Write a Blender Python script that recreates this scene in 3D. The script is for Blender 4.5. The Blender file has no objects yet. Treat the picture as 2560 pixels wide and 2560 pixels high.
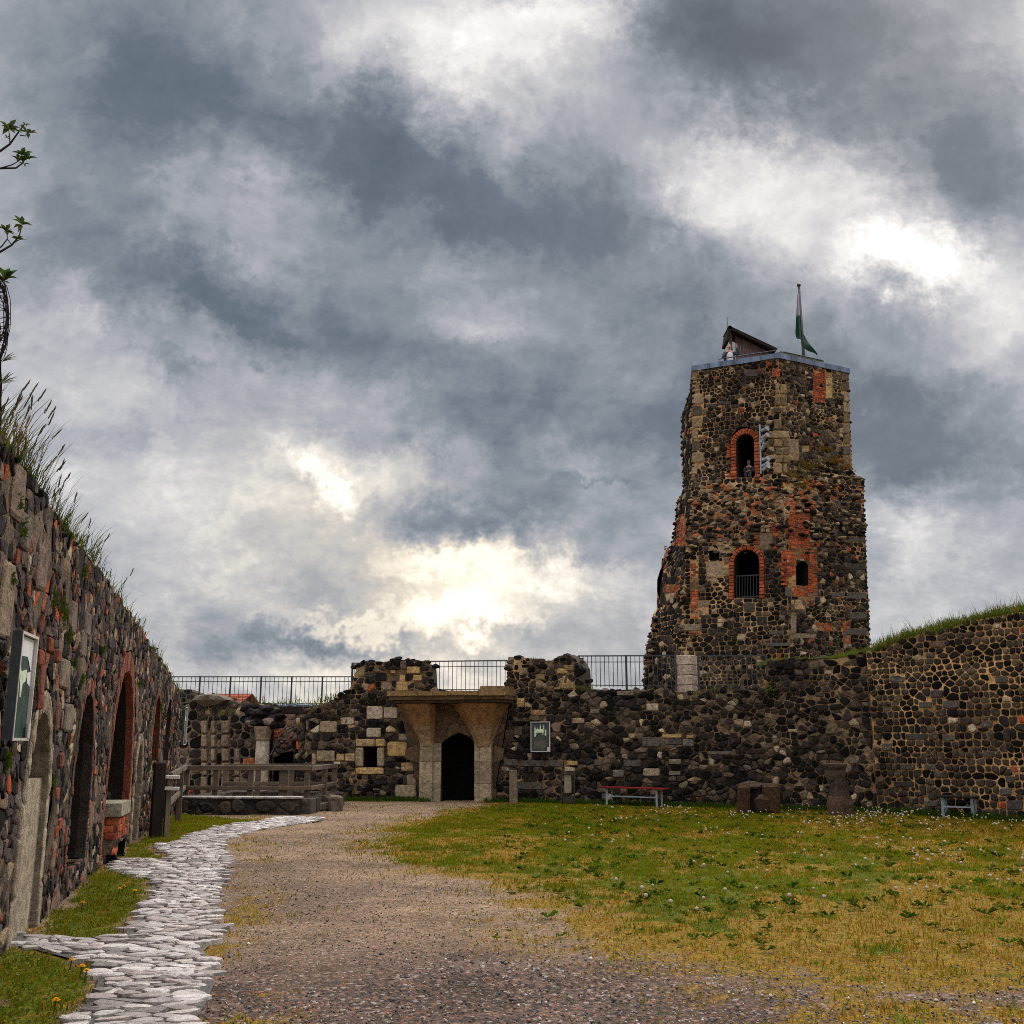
import bpy, bmesh, math, random
import numpy as np
from mathutils import Vector, Matrix, noise, geometry
PI = math.pi
rad = math.radians
SC = bpy.context.scene
COL = SC.collection
R = random.Random(11)

# ------------------------------------------------------------------ camera
FPX, HOR, EYE = 2600.0, 575.0, 1.65          # focal length and horizon offset for a 2560 px frame
TH = math.atan(HOR / FPX)
CT, ST = math.cos(TH), math.sin(TH)
cam = bpy.data.cameras.new('camera')
cam.sensor_width = 36.0
cam.lens = FPX / 2560.0 * 36.0
cam.clip_start, cam.clip_end = 0.1, 3000.0
camo = bpy.data.objects.new('camera', cam)
COL.objects.link(camo)
camo.location = (0, 0, EYE)
camo.rotation_euler = (PI / 2 + TH, 0, 0)
SC.camera = camo


def ray(px, py):
    x, u = px - 1280.0, 1280.0 - py
    return x, FPX * CT - u * ST, FPX * ST + u * CT


def at(px, py, D):
    x, F, Z = ray(px, py)
    t = D / F
    return Vector((x * t, D, EYE + Z * t))


def gnd(px, py, z=0.0):
    x, F, Z = ray(px, py)
    t = (z - EYE) / Z
    return Vector((x * t, F * t, z))


def lin(r, g, b):
    def c(v):
        v /= 255.0
        return v / 12.92 if v <= 0.04045 else ((v + 0.055) / 1.055) ** 2.4
    return (c(r), c(g), c(b))


# ------------------------------------------------------------------ materials
def new_mat(name):
    m = bpy.data.materials.new(name)
    m.use_nodes = True
    nt = m.node_tree
    b = nt.nodes['Principled BSDF']
    return m, nt, b


def nd(nt, typ, **kw):
    n = nt.nodes.new(typ)
    for k, v in kw.items():
        setattr(n, k, v)
    return n


def noise_node(nt, vec, scale, detail=4, rough=0.6, dist=0.0, dim='3D'):
    n = nd(nt, 'ShaderNodeTexNoise')
    n.noise_dimensions = dim
    n.inputs['Scale'].default_value = scale
    n.inputs['Detail'].default_value = detail
    n.inputs['Roughness'].default_value = rough
    n.inputs['Distortion'].default_value = dist
    nt.links.new(vec, n.inputs['Vector'])
    return n


def ramp(nt, fac, stops):
    r = nd(nt, 'ShaderNodeValToRGB')
    els = r.color_ramp.elements
    while len(els) < len(stops):
        els.new(0.5)
    for e, (p, c) in zip(els, stops):
        e.position = p
        e.color = (c[0], c[1], c[2], 1) if not isinstance(c, (int, float)) else (c, c, c, 1)
    nt.links.new(fac, r.inputs['Fac'])
    return r


def mixc(nt, fac, a, b, mode='MIX'):
    m = nd(nt, 'ShaderNodeMix', data_type='RGBA', blend_type=mode)
    for sock, v in ((m.inputs[0], fac), (m.inputs[6], a), (m.inputs[7], b)):
        if isinstance(v, (int, float)):
            sock.default_value = v
        elif isinstance(v, tuple):
            sock.default_value = (v[0], v[1], v[2], 1)
        else:
            nt.links.new(v, sock)
    return m.outputs[2]


def math_n(nt, op, a, b=None, c=None):
    m = nd(nt, 'ShaderNodeMath', operation=op)
    for i, v in enumerate((a, b, c)):
        if v is None:
            continue
        if isinstance(v, (int, float)):
            m.inputs[i].default_value = v
        else:
            nt.links.new(v, m.inputs[i])
    return m.outputs[0]


def bump(nt, bsdf, h, strength, dist):
    b = nd(nt, 'ShaderNodeBump')
    b.inputs['Strength'].default_value = strength
    b.inputs['Distance'].default_value = dist
    nt.links.new(h, b.inputs['Height'])
    nt.links.new(b.outputs[0], bsdf.inputs['Normal'])


def simple(name, col, rough=0.8, var=0.25, scale=8.0, bmp=0.0, metal=0.0, stretch=None, fine=40.0, spec=0.5):
    m, nt, b = new_mat(name)
    tc = nd(nt, 'ShaderNodeTexCoord')
    vec = tc.outputs['Object']
    if stretch:
        mp = nd(nt, 'ShaderNodeMapping')
        mp.inputs['Scale'].default_value = stretch
        nt.links.new(vec, mp.inputs['Vector'])
        vec = mp.outputs[0]
    n1 = noise_node(nt, vec, scale, 5, 0.65)
    lo = tuple(max(0, c * (1 - var)) for c in col)
    hi = tuple(c * (1 + var) for c in col)
    r = ramp(nt, n1.outputs[0], [(0.3, lo), (0.7, hi)])
    nt.links.new(r.outputs[0], b.inputs['Base Color'])
    b.inputs['Roughness'].default_value = rough
    b.inputs['Metallic'].default_value = metal
    b.inputs['Specular IOR Level'].default_value = spec
    if bmp:
        n2 = noise_node(nt, vec, fine, 5, 0.7)
        bump(nt, b, n2.outputs[0], bmp, 0.02)
    return m


def masonry_mat(name, moss=0.3, lich=0.22, rough=0.95, speck=1.0):
    m, nt, b = new_mat(name)
    tc = nd(nt, 'ShaderNodeTexCoord')
    v = tc.outputs['Object']
    at_ = nd(nt, 'ShaderNodeAttribute', attribute_name='Col')
    n1 = noise_node(nt, v, 9.0, 6, 0.7)
    n2 = noise_node(nt, v, 46.0, 4, 0.75)
    n3 = noise_node(nt, v, 1.3, 5, 0.65)
    f1 = ramp(nt, n1.outputs[0], [(0.28, 0.42), (0.72, 1.7)])
    c = mixc(nt, 1.0, at_.outputs['Color'], f1.outputs[0], 'MULTIPLY')
    f2 = ramp(nt, n2.outputs[0], [(0.3, 1 - 0.5 * speck), (0.7, 1 + 0.55 * speck)])
    c = mixc(nt, 1.0, c, f2.outputs[0], 'MULTIPLY')
    # pale lichen specks and stains
    n4 = noise_node(nt, v, 21.0, 5, 0.7, 0.6)
    l1 = ramp(nt, n4.outputs[0], [(0.6, 0.0), (0.68, 1.0)])
    l2 = ramp(nt, n3.outputs[0], [(0.45, 0.0), (0.62, 1.0)])
    bw_ = nd(nt, 'ShaderNodeRGBToBW')
    nt.links.new(at_.outputs['Color'], bw_.inputs[0])
    pale = ramp(nt, bw_.outputs[0], [(0.02, 0.0), (0.07, 1.0)])     # growth sits on mortar and pale stone, not on bare basalt
    lf = math_n(nt, 'MULTIPLY', math_n(nt, 'MULTIPLY', math_n(nt, 'MULTIPLY', l1.outputs[0], l2.outputs[0]), lich), pale.outputs[0])
    c = mixc(nt, lf, c, (0.27, 0.245, 0.2))
    # ochre / moss patches
    n5 = noise_node(nt, v, 2.1, 6, 0.7)
    m1 = ramp(nt, n5.outputs[0], [(0.58, 0.0), (0.7, 1.0)])
    mf = math_n(nt, 'MULTIPLY', math_n(nt, 'MULTIPLY', m1.outputs[0], moss), pale.outputs[0])
    c = mixc(nt, mf, c, (0.075, 0.07, 0.022))
    nt.links.new(c, b.inputs['Base Color'])
    b.inputs['Roughness'].default_value = rough
    b.inputs['Specular IOR Level'].default_value = 0.12
    h = math_n(nt, 'ADD', math_n(nt, 'MULTIPLY', n1.outputs[0], 1.0), math_n(nt, 'MULTIPLY', n2.outputs[0], 0.5))
    bump(nt, b, h, 0.9, 0.05)
    return m


MAT = {}
MAT['masonry'] = masonry_mat('basalt_masonry')
MAT['masonry_clean'] = masonry_mat('sandstone_masonry', 0.15, 0.3, 0.95, 0.45)
MAT['metal'] = simple('dark_painted_steel', (0.02, 0.021, 0.024), 0.5, 0.3, 6)
MAT['galv'] = simple('galvanised_steel', (0.24, 0.27, 0.31), 0.5, 0.2, 12, 0.1, 0.2)
MAT['wood'] = simple('weathered_oak', (0.14, 0.105, 0.075), 0.85, 0.55, 6, 0.7, 0, (1, 1, 0.35), 30)
MAT['woodgrey'] = simple('grey_weathered_timber', (0.085, 0.058, 0.037), 0.9, 0.5, 5, 0.7, 0, (0.4, 1, 1), 30)
MAT['woodred'] = simple('purple_brown_planks', (0.1, 0.06, 0.055), 0.8, 0.6, 9, 0.6, 0, (1, 1, 0.12), 40)
MAT['wooddark'] = simple('dark_timber', (0.02, 0.014, 0.011), 0.9, 0.4, 7, 0.6, 0, (1, 1, 0.3), spec=0.15)
MAT['redseat'] = simple('red_stained_slats', (0.13, 0.014, 0.01), 0.9, 0.35, 7, 0.3, 0, (0.3, 1, 1), spec=0.1)
MAT['lead'] = simple('blue_grey_lead', (0.1, 0.135, 0.21), 0.5, 0.7, 2.6, 0.2, 0.2, (1, 1, 0.3))
MAT['frame'] = simple('pale_aluminium', (0.52, 0.48, 0.44), 0.4, 0.08, 10, 0.0, 0.2)
MAT['frameside'] = simple('brown_board_edge', (0.14, 0.08, 0.07), 0.6, 0.2, 10)
MAT['picture'] = simple('dark_print', (0.045, 0.055, 0.055), 0.55, 0.35, 14, spec=0.2)
MAT['palesky'] = simple('pale_sky_print', (0.55, 0.57, 0.55), 0.5, 0.08, 6, spec=0.2)
MAT['greenprint'] = simple('deep_green_print', (0.02, 0.042, 0.036), 0.5, 0.5, 9, spec=0.2)
MAT['pale'] = simple('pale_green_print', (0.5, 0.6, 0.4), 0.35, 0.3, 20)
MAT['darkprint'] = simple('black_print', (0.03, 0.04, 0.03), 0.35, 0.3, 20)
MAT['tile'] = simple('red_roof_tiles', (0.3, 0.065, 0.026), 0.8, 0.3, 10, 0.3)
MAT['dark'] = simple('near_black_stone', (0.012, 0.011, 0.01), 0.95, 0.3, 5)  # plain near-black stone colour
MAT['binpanel'] = simple('brown_bin_steel', (0.2, 0.155, 0.1), 0.6, 0.3, 9)
MAT['skin'] = simple('skin', (0.45, 0.24, 0.17), 0.6, 0.05)
MAT['hair'] = simple('brown_hair', (0.05, 0.028, 0.018), 0.7, 0.3, 30)
MAT['shirt'] = simple('pale_shirt', (0.6, 0.6, 0.63), 0.85, 0.1)
MAT['jacket'] = simple('dark_jacket', (0.035, 0.04, 0.055), 0.85, 0.2)
MAT['trousers'] = simple('dark_trousers', (0.03, 0.03, 0.035), 0.85, 0.2)
MAT['phone'] = simple('black_plastic', (0.01, 0.01, 0.01), 0.3, 0.05)
MAT['lampwhite'] = simple('silver_lamp_body', (0.26, 0.28, 0.31), 0.3, 0.1, 10, 0, 0.4)
MAT['rust'] = simple('rusty_iron', (0.022, 0.013, 0.011), 0.7, 0.4, 10)


def foliage_mat(name, trans=0.35):
    m, nt, b = new_mat(name)
    a = nd(nt, 'ShaderNodeAttribute', attribute_name='Col')
    nt.links.new(a.outputs['Color'], b.inputs['Base Color'])
    b.inputs['Roughness'].default_value = 0.85
    b.inputs['Specular IOR Level'].default_value = 0.05
    tr = nd(nt, 'ShaderNodeBsdfTranslucent')
    nt.links.new(a.outputs['Color'], tr.inputs['Color'])
    mx = nd(nt, 'ShaderNodeMixShader')
    mx.inputs[0].default_value = trans
    nt.links.new(b.outputs[0], mx.inputs[1])
    nt.links.new(tr.outputs[0], mx.inputs[2])
    nt.links.new(mx.outputs[0], nt.nodes['Material Output'].inputs['Surface'])
    return m


MAT['foliage'] = foliage_mat('grass_and_leaves')
m_, nt_, b_ = new_mat('flag_cloth')
a_ = nd(nt_, 'ShaderNodeAttribute', attribute_name='Col')
nt_.links.new(a_.outputs['Color'], b_.inputs['Base Color'])
b_.inputs['Roughness'].default_value = 0.8
MAT['flag'] = m_


# ------------------------------------------------------------------ objects
def thing(name, label, cat, loc, group=None):
    o = bpy.data.objects.new(name, None)
    o.empty_display_size = 0.2
    COL.objects.link(o)
    o.location = loc
    tag(o, label, cat, group, 'thing')
    return o


def tag(o, label=None, cat=None, group=None, kind=None):
    if label:
        o['label'] = label
    if cat:
        o['category'] = cat
    if group:
        o['group'] = group
    if kind:
        o['kind'] = kind
    return o


def link(name, me, parent=None):
    o = bpy.data.objects.new(name, me)
    COL.objects.link(o)
    if parent is not None:
        o.parent = parent
        if parent.type == 'EMPTY':
            o.matrix_parent_inverse = Matrix.Translation(-parent.location)
        else:                                    # a sub-part: its part may carry an origin offset
            o.matrix_parent_inverse = Matrix.Translation(-parent.location) if parent.parent is None else Matrix()
    return o


def copy_tree(o, parent=None):
    c = o.copy()
    COL.objects.link(c)
    if parent is not None:
        c.parent = parent
        c.matrix_parent_inverse = o.matrix_parent_inverse.copy()
    for ch in list(o.children):
        copy_tree(ch, c)
    return c


class MB:
    def __init__(s):
        s.V, s.F, s.C = [], [], []

    def add(s, vs, fs, col=(0.5, 0.5, 0.5)):
        b = len(s.V)
        s.V.extend(tuple(v) for v in vs)
        s.F.extend([tuple(b + i for i in f) for f in fs])
        if isinstance(col, list):
            s.C.extend(col)
        else:
            s.C.extend([col] * len(vs))

    def box(s, c, size, rz=0.0, col=(0.5, 0.5, 0.5), M=None, bev=0.0, jit=0.0):
        hx, hy, hz = size[0] / 2, size[1] / 2, size[2] / 2
        if bev <= 0:
            pts = [(x, y, z) for z in (-hz, hz) for x, y in ((-hx, -hy), (hx, -hy), (hx, hy), (-hx, hy))]
            fs = [(0, 3, 2, 1), (4, 5, 6, 7), (0, 1, 5, 4), (1, 2, 6, 5), (2, 3, 7, 6), (3, 0, 4, 7)]
        else:                                    # chamfered box: 24 vertices
            bm = bmesh.new()
            bmesh.ops.create_cube(bm, size=1.0)
            for v in bm.verts:
                v.co = Vector((v.co.x * size[0], v.co.y * size[1], v.co.z * size[2]))
            bmesh.ops.bevel(bm, geom=bm.edges[:], offset=bev, segments=1, affect='EDGES')
            bm.verts.index_update()
            pts = [tuple(v.co) for v in bm.verts]
            fs = [tuple(v.index for v in f.verts) for f in bm.faces]
            bm.free()
        if jit:
            pts = [(p[0] + R.uniform(-jit, jit), p[1] + R.uniform(-jit, jit), p[2] + R.uniform(-jit, jit)) for p in pts]
        T = M if M is not None else Matrix.Rotation(rz, 4, 'Z')
        c = Vector(c)
        s.add([c + (T.to_3x3() @ Vector(p)) for p in pts], fs, col)

    def beam(s, p, q, w, h, col=(0.5, 0.5, 0.5), up=(0, 0, 1), bev=0.0, jit=0.0):
        p, q = Vector(p), Vector(q)
        d = (q - p)
        L = d.length
        d.normalize()
        side = d.cross(Vector(up))
        if side.length < 1e-4:
            side = d.cross(Vector((0, 1, 0)))
        side.normalize()
        u2 = side.cross(d)
        M = Matrix((d, side, u2)).transposed().to_4x4()
        s.box((p + q) / 2, (L, w, h), col=col, M=M, bev=bev, jit=jit)

    def tube(s, pts, rr, n=6, col=(0.5, 0.5, 0.5), cap=True):
        pts = [Vector(p) for p in pts]
        if isinstance(rr, (int, float)):
            rr = [rr] * len(pts)
        vs, fs = [], []
        prev = None
        for i, p in enumerate(pts):
            a = pts[max(0, i - 1)]
            b = pts[min(len(pts) - 1, i + 1)]
            t = (b - a).normalized()
            ref = prev if prev is not None else (Vector((0, 0, 1)) if abs(t.z) < 0.9 else Vector((1, 0, 0)))
            x = (ref - t * ref.dot(t))
            if x.length < 1e-5:
                x = t.orthogonal()
            x.normalize()
            prev = x
            y = t.cross(x)
            for k in range(n):
                an = 2 * PI * k / n
                vs.append(p + (x * math.cos(an) + y * math.sin(an)) * rr[i])
        for i in range(len(pts) - 1):
            for k in range(n):
                k2 = (k + 1) % n
                fs.append((i * n + k, i * n + k2, (i + 1) * n + k2, (i + 1) * n + k))
        if cap:
            fs.append(tuple(range(n - 1, -1, -1)))
            fs.append(tuple((len(pts) - 1) * n + k for k in range(n)))
        s.add(vs, fs, col)

    def lathe(s, prof, c, n=16, col=(0.5, 0.5, 0.5), jit=0.0):
        vs, fs = [], []
        c = Vector(c)
        for r, z in prof:
            for k in range(n):
                an = 2 * PI * k / n
                q = 1 + R.uniform(-jit, jit)
                vs.append(c + Vector((math.cos(an) * r * q, math.sin(an) * r * q, z)))
        for i in range(len(prof) - 1):
            for k in range(n):
                k2 = (k + 1) % n
                fs.append((i * n + k, i * n + k2, (i + 1) * n + k2, (i + 1) * n + k))
        fs.append(tuple(range(n - 1, -1, -1)))
        fs.append(tuple((len(prof) - 1) * n + k for k in range(n)))
        s.add(vs, fs, col)

    def loft(s, rings, col=(0.5, 0.5, 0.5), cap=True):
        n = len(rings[0])
        vs = [p for r in rings for p in r]
        fs = []
        for i in range(len(rings) - 1):
            for k in range(n):
                k2 = (k + 1) % n
                fs.append((i * n + k, i * n + k2, (i + 1) * n + k2, (i + 1) * n + k))
        if cap:
            fs.append(tuple(range(n - 1, -1, -1)))
            fs.append(tuple((len(rings) - 1) * n + k for k in range(n)))
        s.add(vs, fs, col)

    def rock(s, c, r, col, squash=(1, 1, 1), seed=None, rough=0.28):
        c = Vector(c)
        cuts = []
        for _ in range(9):
            n_ = Vector((R.gauss(0, 1), R.gauss(0, 1), R.gauss(0, 1))).normalized()
            cuts.append((n_, R.uniform(0.5, 0.85)))
        o = Vector((R.uniform(-99, 99), R.uniform(-99, 99), R.uniform(-99, 99)))
        vs = []
        for v in ICO_V:
            k = 1 + rough * noise.noise(v * 1.6 + o) * 0.8
            for n_, d_ in cuts:
                t = v.dot(n_)
                if t > d_:
                    k = min(k, d_ / t)
            vs.append(c + Vector((v.x * squash[0], v.y * squash[1], v.z * squash[2])) * (r * k * 1.15))
        s.add(vs, ICO_F, col)

    def build(s, name, mat, parent=None, origin=None, smooth=False):
        me = bpy.data.meshes.new(name)
        V = s.V
        if origin is not None:
            ox, oy, oz = origin
            V = [(v[0] - ox, v[1] - oy, v[2] - oz) for v in V]
        me.from_pydata(V, [], s.F)
        ca = me.color_attributes.new('Col', 'FLOAT_COLOR', 'POINT')
        arr = np.ones((len(V), 4), dtype=np.float32)
        if s.C:
            arr[:, :3] = np.array([c[:3] for c in s.C], dtype=np.float32)
        ca.data.foreach_set('color', arr.ravel())
        me.materials.append(MAT[mat] if isinstance(mat, str) else mat)
        if smooth:
            me.polygons.foreach_set('use_smooth', [True] * len(me.polygons))
        me.update()
        o = link(name, me, parent)
        if origin is not None:
            o.location = origin
        return o


_bm = bmesh.new()
bmesh.ops.create_icosphere(_bm, subdivisions=2, radius=1.0)
_bm.verts.index_update()
ICO_V = [v.co.copy() for v in _bm.verts]
ICO_F = [tuple(v.index for v in f.verts) for f in _bm.faces]
_bm.free()


# ------------------------------------------------------------------ masonry
def inside(p, poly):
    x, y = p
    r = False
    n = len(poly)
    j = n - 1
    for i in range(n):
        xi, yi = poly[i]
        xj, yj = poly[j]
        if (yi > y) != (yj > y) and x < (xj - xi) * (y - yi) / (yj - yi) + xi:
            r = not r
        j = i
    return r


def ccw(poly):
    a = sum(poly[i][0] * poly[(i + 1) % len(poly)][1] - poly[(i + 1) % len(poly)][0] * poly[i][1] for i in range(len(poly)))
    return list(poly) if a > 0 else list(reversed(poly))


def clip(poly, nx, ny, c):
    """keep points with nx*x + ny*y <= c"""
    out = []
    n = len(poly)
    for i in range(n):
        a, b = poly[i], poly[(i + 1) % n]
        da, db = nx * a[0] + ny * a[1] - c, nx * b[0] + ny * b[1] - c
        if da <= 0:
            out.append(a)
        if (da < 0 < db) or (db < 0 < da):
            t = da / (da - db)
            out.append((a[0] + (b[0] - a[0]) * t, a[1] + (b[1] - a[1]) * t))
    return out


def edges_out(poly):
    """outward half-planes of a convex ccw polygon"""
    r = []
    for i in range(len(poly)):
        a, b = poly[i], poly[(i + 1) % len(poly)]
        dx, dy = b[0] - a[0], b[1] - a[1]
        L = math.hypot(dx, dy) or 1e-9
        nx, ny = dy / L, -dx / L
        r.append((nx, ny, nx * a[0] + ny * a[1]))
    return r


def obstacle(poly):
    poly = ccw(poly)
    us, vs = [p[0] for p in poly], [p[1] for p in poly]
    return poly, edges_out(poly), (min(us), min(vs), max(us), max(vs))


def hull(pts):
    pts = sorted(set(pts))
    def half(ps):
        h = []
        for p in ps:
            while len(h) > 1 and (h[-1][0] - h[-2][0]) * (p[1] - h[-2][1]) - (h[-1][1] - h[-2][1]) * (p[0] - h[-2][0]) <= 0:
                h.pop()
            h.append(p)
        return h
    a, b = half(pts), half(pts[::-1])
    return a[:-1] + b[:-1]


def chaikin(poly, t=0.25):
    out = []
    n = len(poly)
    for i in range(n):
        a, b = poly[i], poly[(i + 1) % n]
        out.append((a[0] + (b[0] - a[0]) * t, a[1] + (b[1] - a[1]) * t))
        out.append((a[0] + (b[0] - a[0]) * (1 - t), a[1] + (b[1] - a[1]) * (1 - t)))
    return out


def centroid(poly):
    n = len(poly)
    return sum(p[0] for p in poly) / n, sum(p[1] for p in poly) / n


def put_stone(mb, P, poly, h, col, gap=0.012, rnd=0.25, iters=1, rng=R, dome=0.1, tilt=0.0, base=-0.04):
    if len(poly) < 3:
        return
    poly = ccw(poly)
    cu, cv = centroid(poly)
    q = []
    for u, v in poly:
        d = math.hypot(u - cu, v - cv)
        if d < 1e-4:
            continue
        k = max(0.3, 1 - gap / d)
        q.append((cu + (u - cu) * k, cv + (v - cv) * k))
    if len(q) < 3:
        return
    # drop very short edges
    w = [q[0]]
    for p in q[1:]:
        if math.hypot(p[0] - w[-1][0], p[1] - w[-1][1]) > 0.015:
            w.append(p)
    if len(w) < 3:
        return
    q = w
    for _ in range(iters):
        q = chaikin(q, rnd)
    n = len(q)
    su = max(p[0] for p in q) - min(p[0] for p in q)
    sv = max(p[1] for p in q) - min(p[1] for p in q)
    sz = min(su, sv)
    e = min(0.03, 0.16 * sz)
    tu, tv = rng.uniform(-tilt, tilt), rng.uniform(-tilt, tilt)
    vs, cs = [], []

    def ring(k_in, d, jit):
        for u, v in q:
            L = math.hypot(u - cu, v - cv) or 1e-6
            k = max(0.05, 1 - k_in / L)
            uu, vv = cu + (u - cu) * k, cv + (v - cv) * k
            vs.append(P(uu, vv, d + tu * (uu - cu) + tv * (vv - cv) + rng.uniform(-jit, jit)))
    ring(0.0, base, 0)
    ring(e * 0.25, h * 0.6, h * 0.10)
    ring(e * 1.3, h, h * 0.14)
    vs.append(P(cu, cv, h * (1 + dome) + rng.uniform(-h, h) * 0.15))
    fs = []
    for r in range(2):
        for k in range(n):
            k2 = (k + 1) % n
            fs.append((r * n + k, r * n + k2, (r + 1) * n + k2, (r + 1) * n + k))
    for k in range(n):
        fs.append((2 * n + k, 2 * n + (k + 1) % n, 3 * n))
    for i in range(len(vs)):
        j = rng.uniform(0.88, 1.12)
        cs.append((col[0] * j, col[1] * j, col[2] * j))
    mb.add(vs, fs, cs)


DARK = [((0.0055, 0.005, 0.005), 4), ((0.010, 0.0085, 0.0085), 4), ((0.019, 0.0155, 0.0145), 4), ((0.034, 0.026, 0.0215), 3),
        ((0.058, 0.041, 0.03), 1.8), ((0.1, 0.071, 0.047), 1.2), ((0.03, 0.021, 0.023), 1.5)]
TAN = [((0.3, 0.22, 0.135), 2), ((0.24, 0.175, 0.11), 2), ((0.34, 0.27, 0.19), 1)]
BRICK = [((0.3, 0.06, 0.022), 3), ((0.23, 0.055, 0.027), 2), ((0.36, 0.085, 0.03), 2), ((0.16, 0.045, 0.027), 1.5), ((0.12, 0.05, 0.035), 1)]


def pick(pal, rng):
    t = sum(w for _, w in pal) * rng.random()
    for c, w in pal:
        t -= w
        if t <= 0:
            break
    j = rng.uniform(0.8, 1.25)
    return (c[0] * j, c[1] * j, c[2] * j)


def panel(mb, P, outline, holes=(), blocks=(), bricks=(), size=(0.26, 0.2), pal=DARK, mortar=(0.34, 0.25, 0.15), mdark=(0.07, 0.055, 0.04),
          mscale=0.8, mbias=0.0, h=(0.015, 0.05), gap=(0.012, 0.03), seed=1, rect=None, backing=0.16, rough=0.03, drop=0.12,
          depth=0.7, reveal=(0.05, 0.04, 0.032), tan=0.04, red=0.02, rnd=0.25, iters=1, tilt=0.12, jitter=0.3, mtop=None, vj=0.2, palf=None, widths=(0.5, 0.65, 0.8, 0.95, 1.1, 1.35, 1.8), extra=0.15):
    """outline: (u,v) polygon.  holes: list of convex polygons.  blocks: (poly, colour, height).  bricks: (poly, horizontal)"""
    rng = random.Random(seed)
    outline = ccw(outline)
    us, vs_ = [p[0] for p in outline], [p[1] for p in outline]
    u0, u1, v0, v1 = min(us), max(us), min(vs_), max(vs_)
    if rect is None:
        rect = (u0 - 0.15, v0 - 0.1, u1 + 0.15, v1 + 0.3)
    hob = [obstacle(hp) for hp in holes]
    bob = [obstacle(b[0]) for b in blocks]
    kob = [obstacle(b[0]) for b in bricks]
    obs = hob + bob + kob
    # seeds in rough courses
    seeds = []
    v = v0 - size[1]
    while v < v1 + 2 * size[1]:
        rh = size[1] * rng.choice((0.6, 0.8, 0.9, 1.0, 1.1, 1.35))
        u = u0 - size[0] * rng.uniform(0.5, 1.5)
        while u < u1 + 1.5 * size[0]:
            w = size[0] * rng.choice(widths)
            if rng.random() > drop:
                seeds.append((u + w / 2 + rng.uniform(-jitter, jitter) * w * 0.5, v + rh / 2 + rng.uniform(-vj, vj) * rh))
                if rng.random() < extra:
                    seeds.append((u + w / 2 + rng.uniform(-0.5, 0.5) * w, v + rh / 2 + rng.uniform(-0.5, 0.5) * rh))
            u += w
        v += rh
    seeds = [s for s in seeds if not any(bb[0] < s[0] < bb[2] and bb[1] < s[1] < bb[3] and all(nx * s[0] + ny * s[1] < c + 0.02 for nx, ny, c in eo) for _, eo, bb in obs)]
    ay = size[0] / size[1] * 0.9                    # anisotropic metric
    cell = size[0] * 1.3
    grid = {}
    S2 = [(s[0], s[1] * ay) for s in seeds]
    for i, s in enumerate(S2):
        grid.setdefault((int(s[0] // cell), int(s[1] // cell)), []).append(i)
    for i, s in enumerate(S2):
        if not inside(seeds[i], outline):
            continue
        gx, gy = int(s[0] // cell), int(s[1] // cell)
        nb = []
        for ix in range(gx - 2, gx + 3):
            for iy in range(gy - 2, gy + 3):
                for j in grid.get((ix, iy), ()):
                    if j != i:
                        t = S2[j]
                        nb.append(((t[0] - s[0]) ** 2 + (t[1] - s[1]) ** 2, t))
        nb.sort(key=lambda a: a[0])
        m = size[0] * 1.1
        poly = [(s[0] - m, s[1] - m), (s[0] + m, s[1] - m), (s[0] + m, s[1] + m), (s[0] - m, s[1] + m)]
        for d2, t in nb[:22]:
            mr = max((p[0] - s[0]) ** 2 + (p[1] - s[1]) ** 2 for p in poly)
            if d2 > 4 * mr:
                break
            nx, ny = t[0] - s[0], t[1] - s[1]
            poly = clip(poly, nx, ny, (nx * (t[0] + s[0]) + ny * (t[1] + s[1])) / 2)
            if len(poly) < 3:
                break
        if len(poly) < 3:
            continue
        poly = [(p[0], p[1] / ay) for p in poly]
        pu = (min(p[0] for p in poly), max(p[0] for p in poly))
        pv = (min(p[1] for p in poly), max(p[1] for p in poly))
        for _, eo, bb in obs:
            if pu[1] < bb[0] or pu[0] > bb[2] or pv[1] < bb[1] or pv[0] > bb[3]:
                continue
            best = max(eo, key=lambda e: e[0] * seeds[i][0] + e[1] * seeds[i][1] - e[2])
            poly = clip(poly, -best[0], -best[1], -best[2])
            if len(poly) < 3:
                break
        if len(poly) < 3:
            continue
        for nx, ny, c in ((-1, 0, -rect[0]), (1, 0, rect[2]), (0, -1, -rect[1]), (0, 1, rect[3])):
            poly = clip(poly, nx, ny, c)
            if len(poly) < 3:
                break
        if len(poly) < 3:
            continue
        x = rng.random()
        col = pick(TAN, rng) if x < tan else (pick(BRICK, rng) if x < tan + red else pick(palf(*seeds[i]) if palf else pal, rng))
        put_stone(mb, P, poly, rng.uniform(*h), col, rng.uniform(*gap), rnd, iters, rng, tilt=tilt)
    for poly, col, bh in blocks:
        put_stone(mb, P, poly, bh, col, 0.008, 0.1, 1, rng, dome=0.05)
    for b in bricks:
        poly = ccw(b[0])
        op = obstacle(poly)
        frac = b[1] if len(b) > 1 else 1.0
        bw, bh = (b[2] if len(b) > 2 else (0.25, 0.08))
        v = op[2][1]
        row = 0
        while v < op[2][3]:
            u = op[2][0] - (row % 2) * bw / 2
            while u < op[2][2]:
                q = [(u, v), (u + bw, v), (u + bw, v + bh), (u, v + bh)]
                for nx, ny, c in op[1]:
                    q = clip(q, nx, ny, c)
                    if len(q) < 3:
                        break
                if len(q) >= 3 and rng.random() < frac:
                    put_stone(mb, P, q, rng.uniform(0.004, 0.02), pick(BRICK, rng), 0.007, 0.1, 1, rng, dome=0)
                u += bw
            v += bh
            row += 1
    # mortar backing
    pts = []
    edges = []

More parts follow.
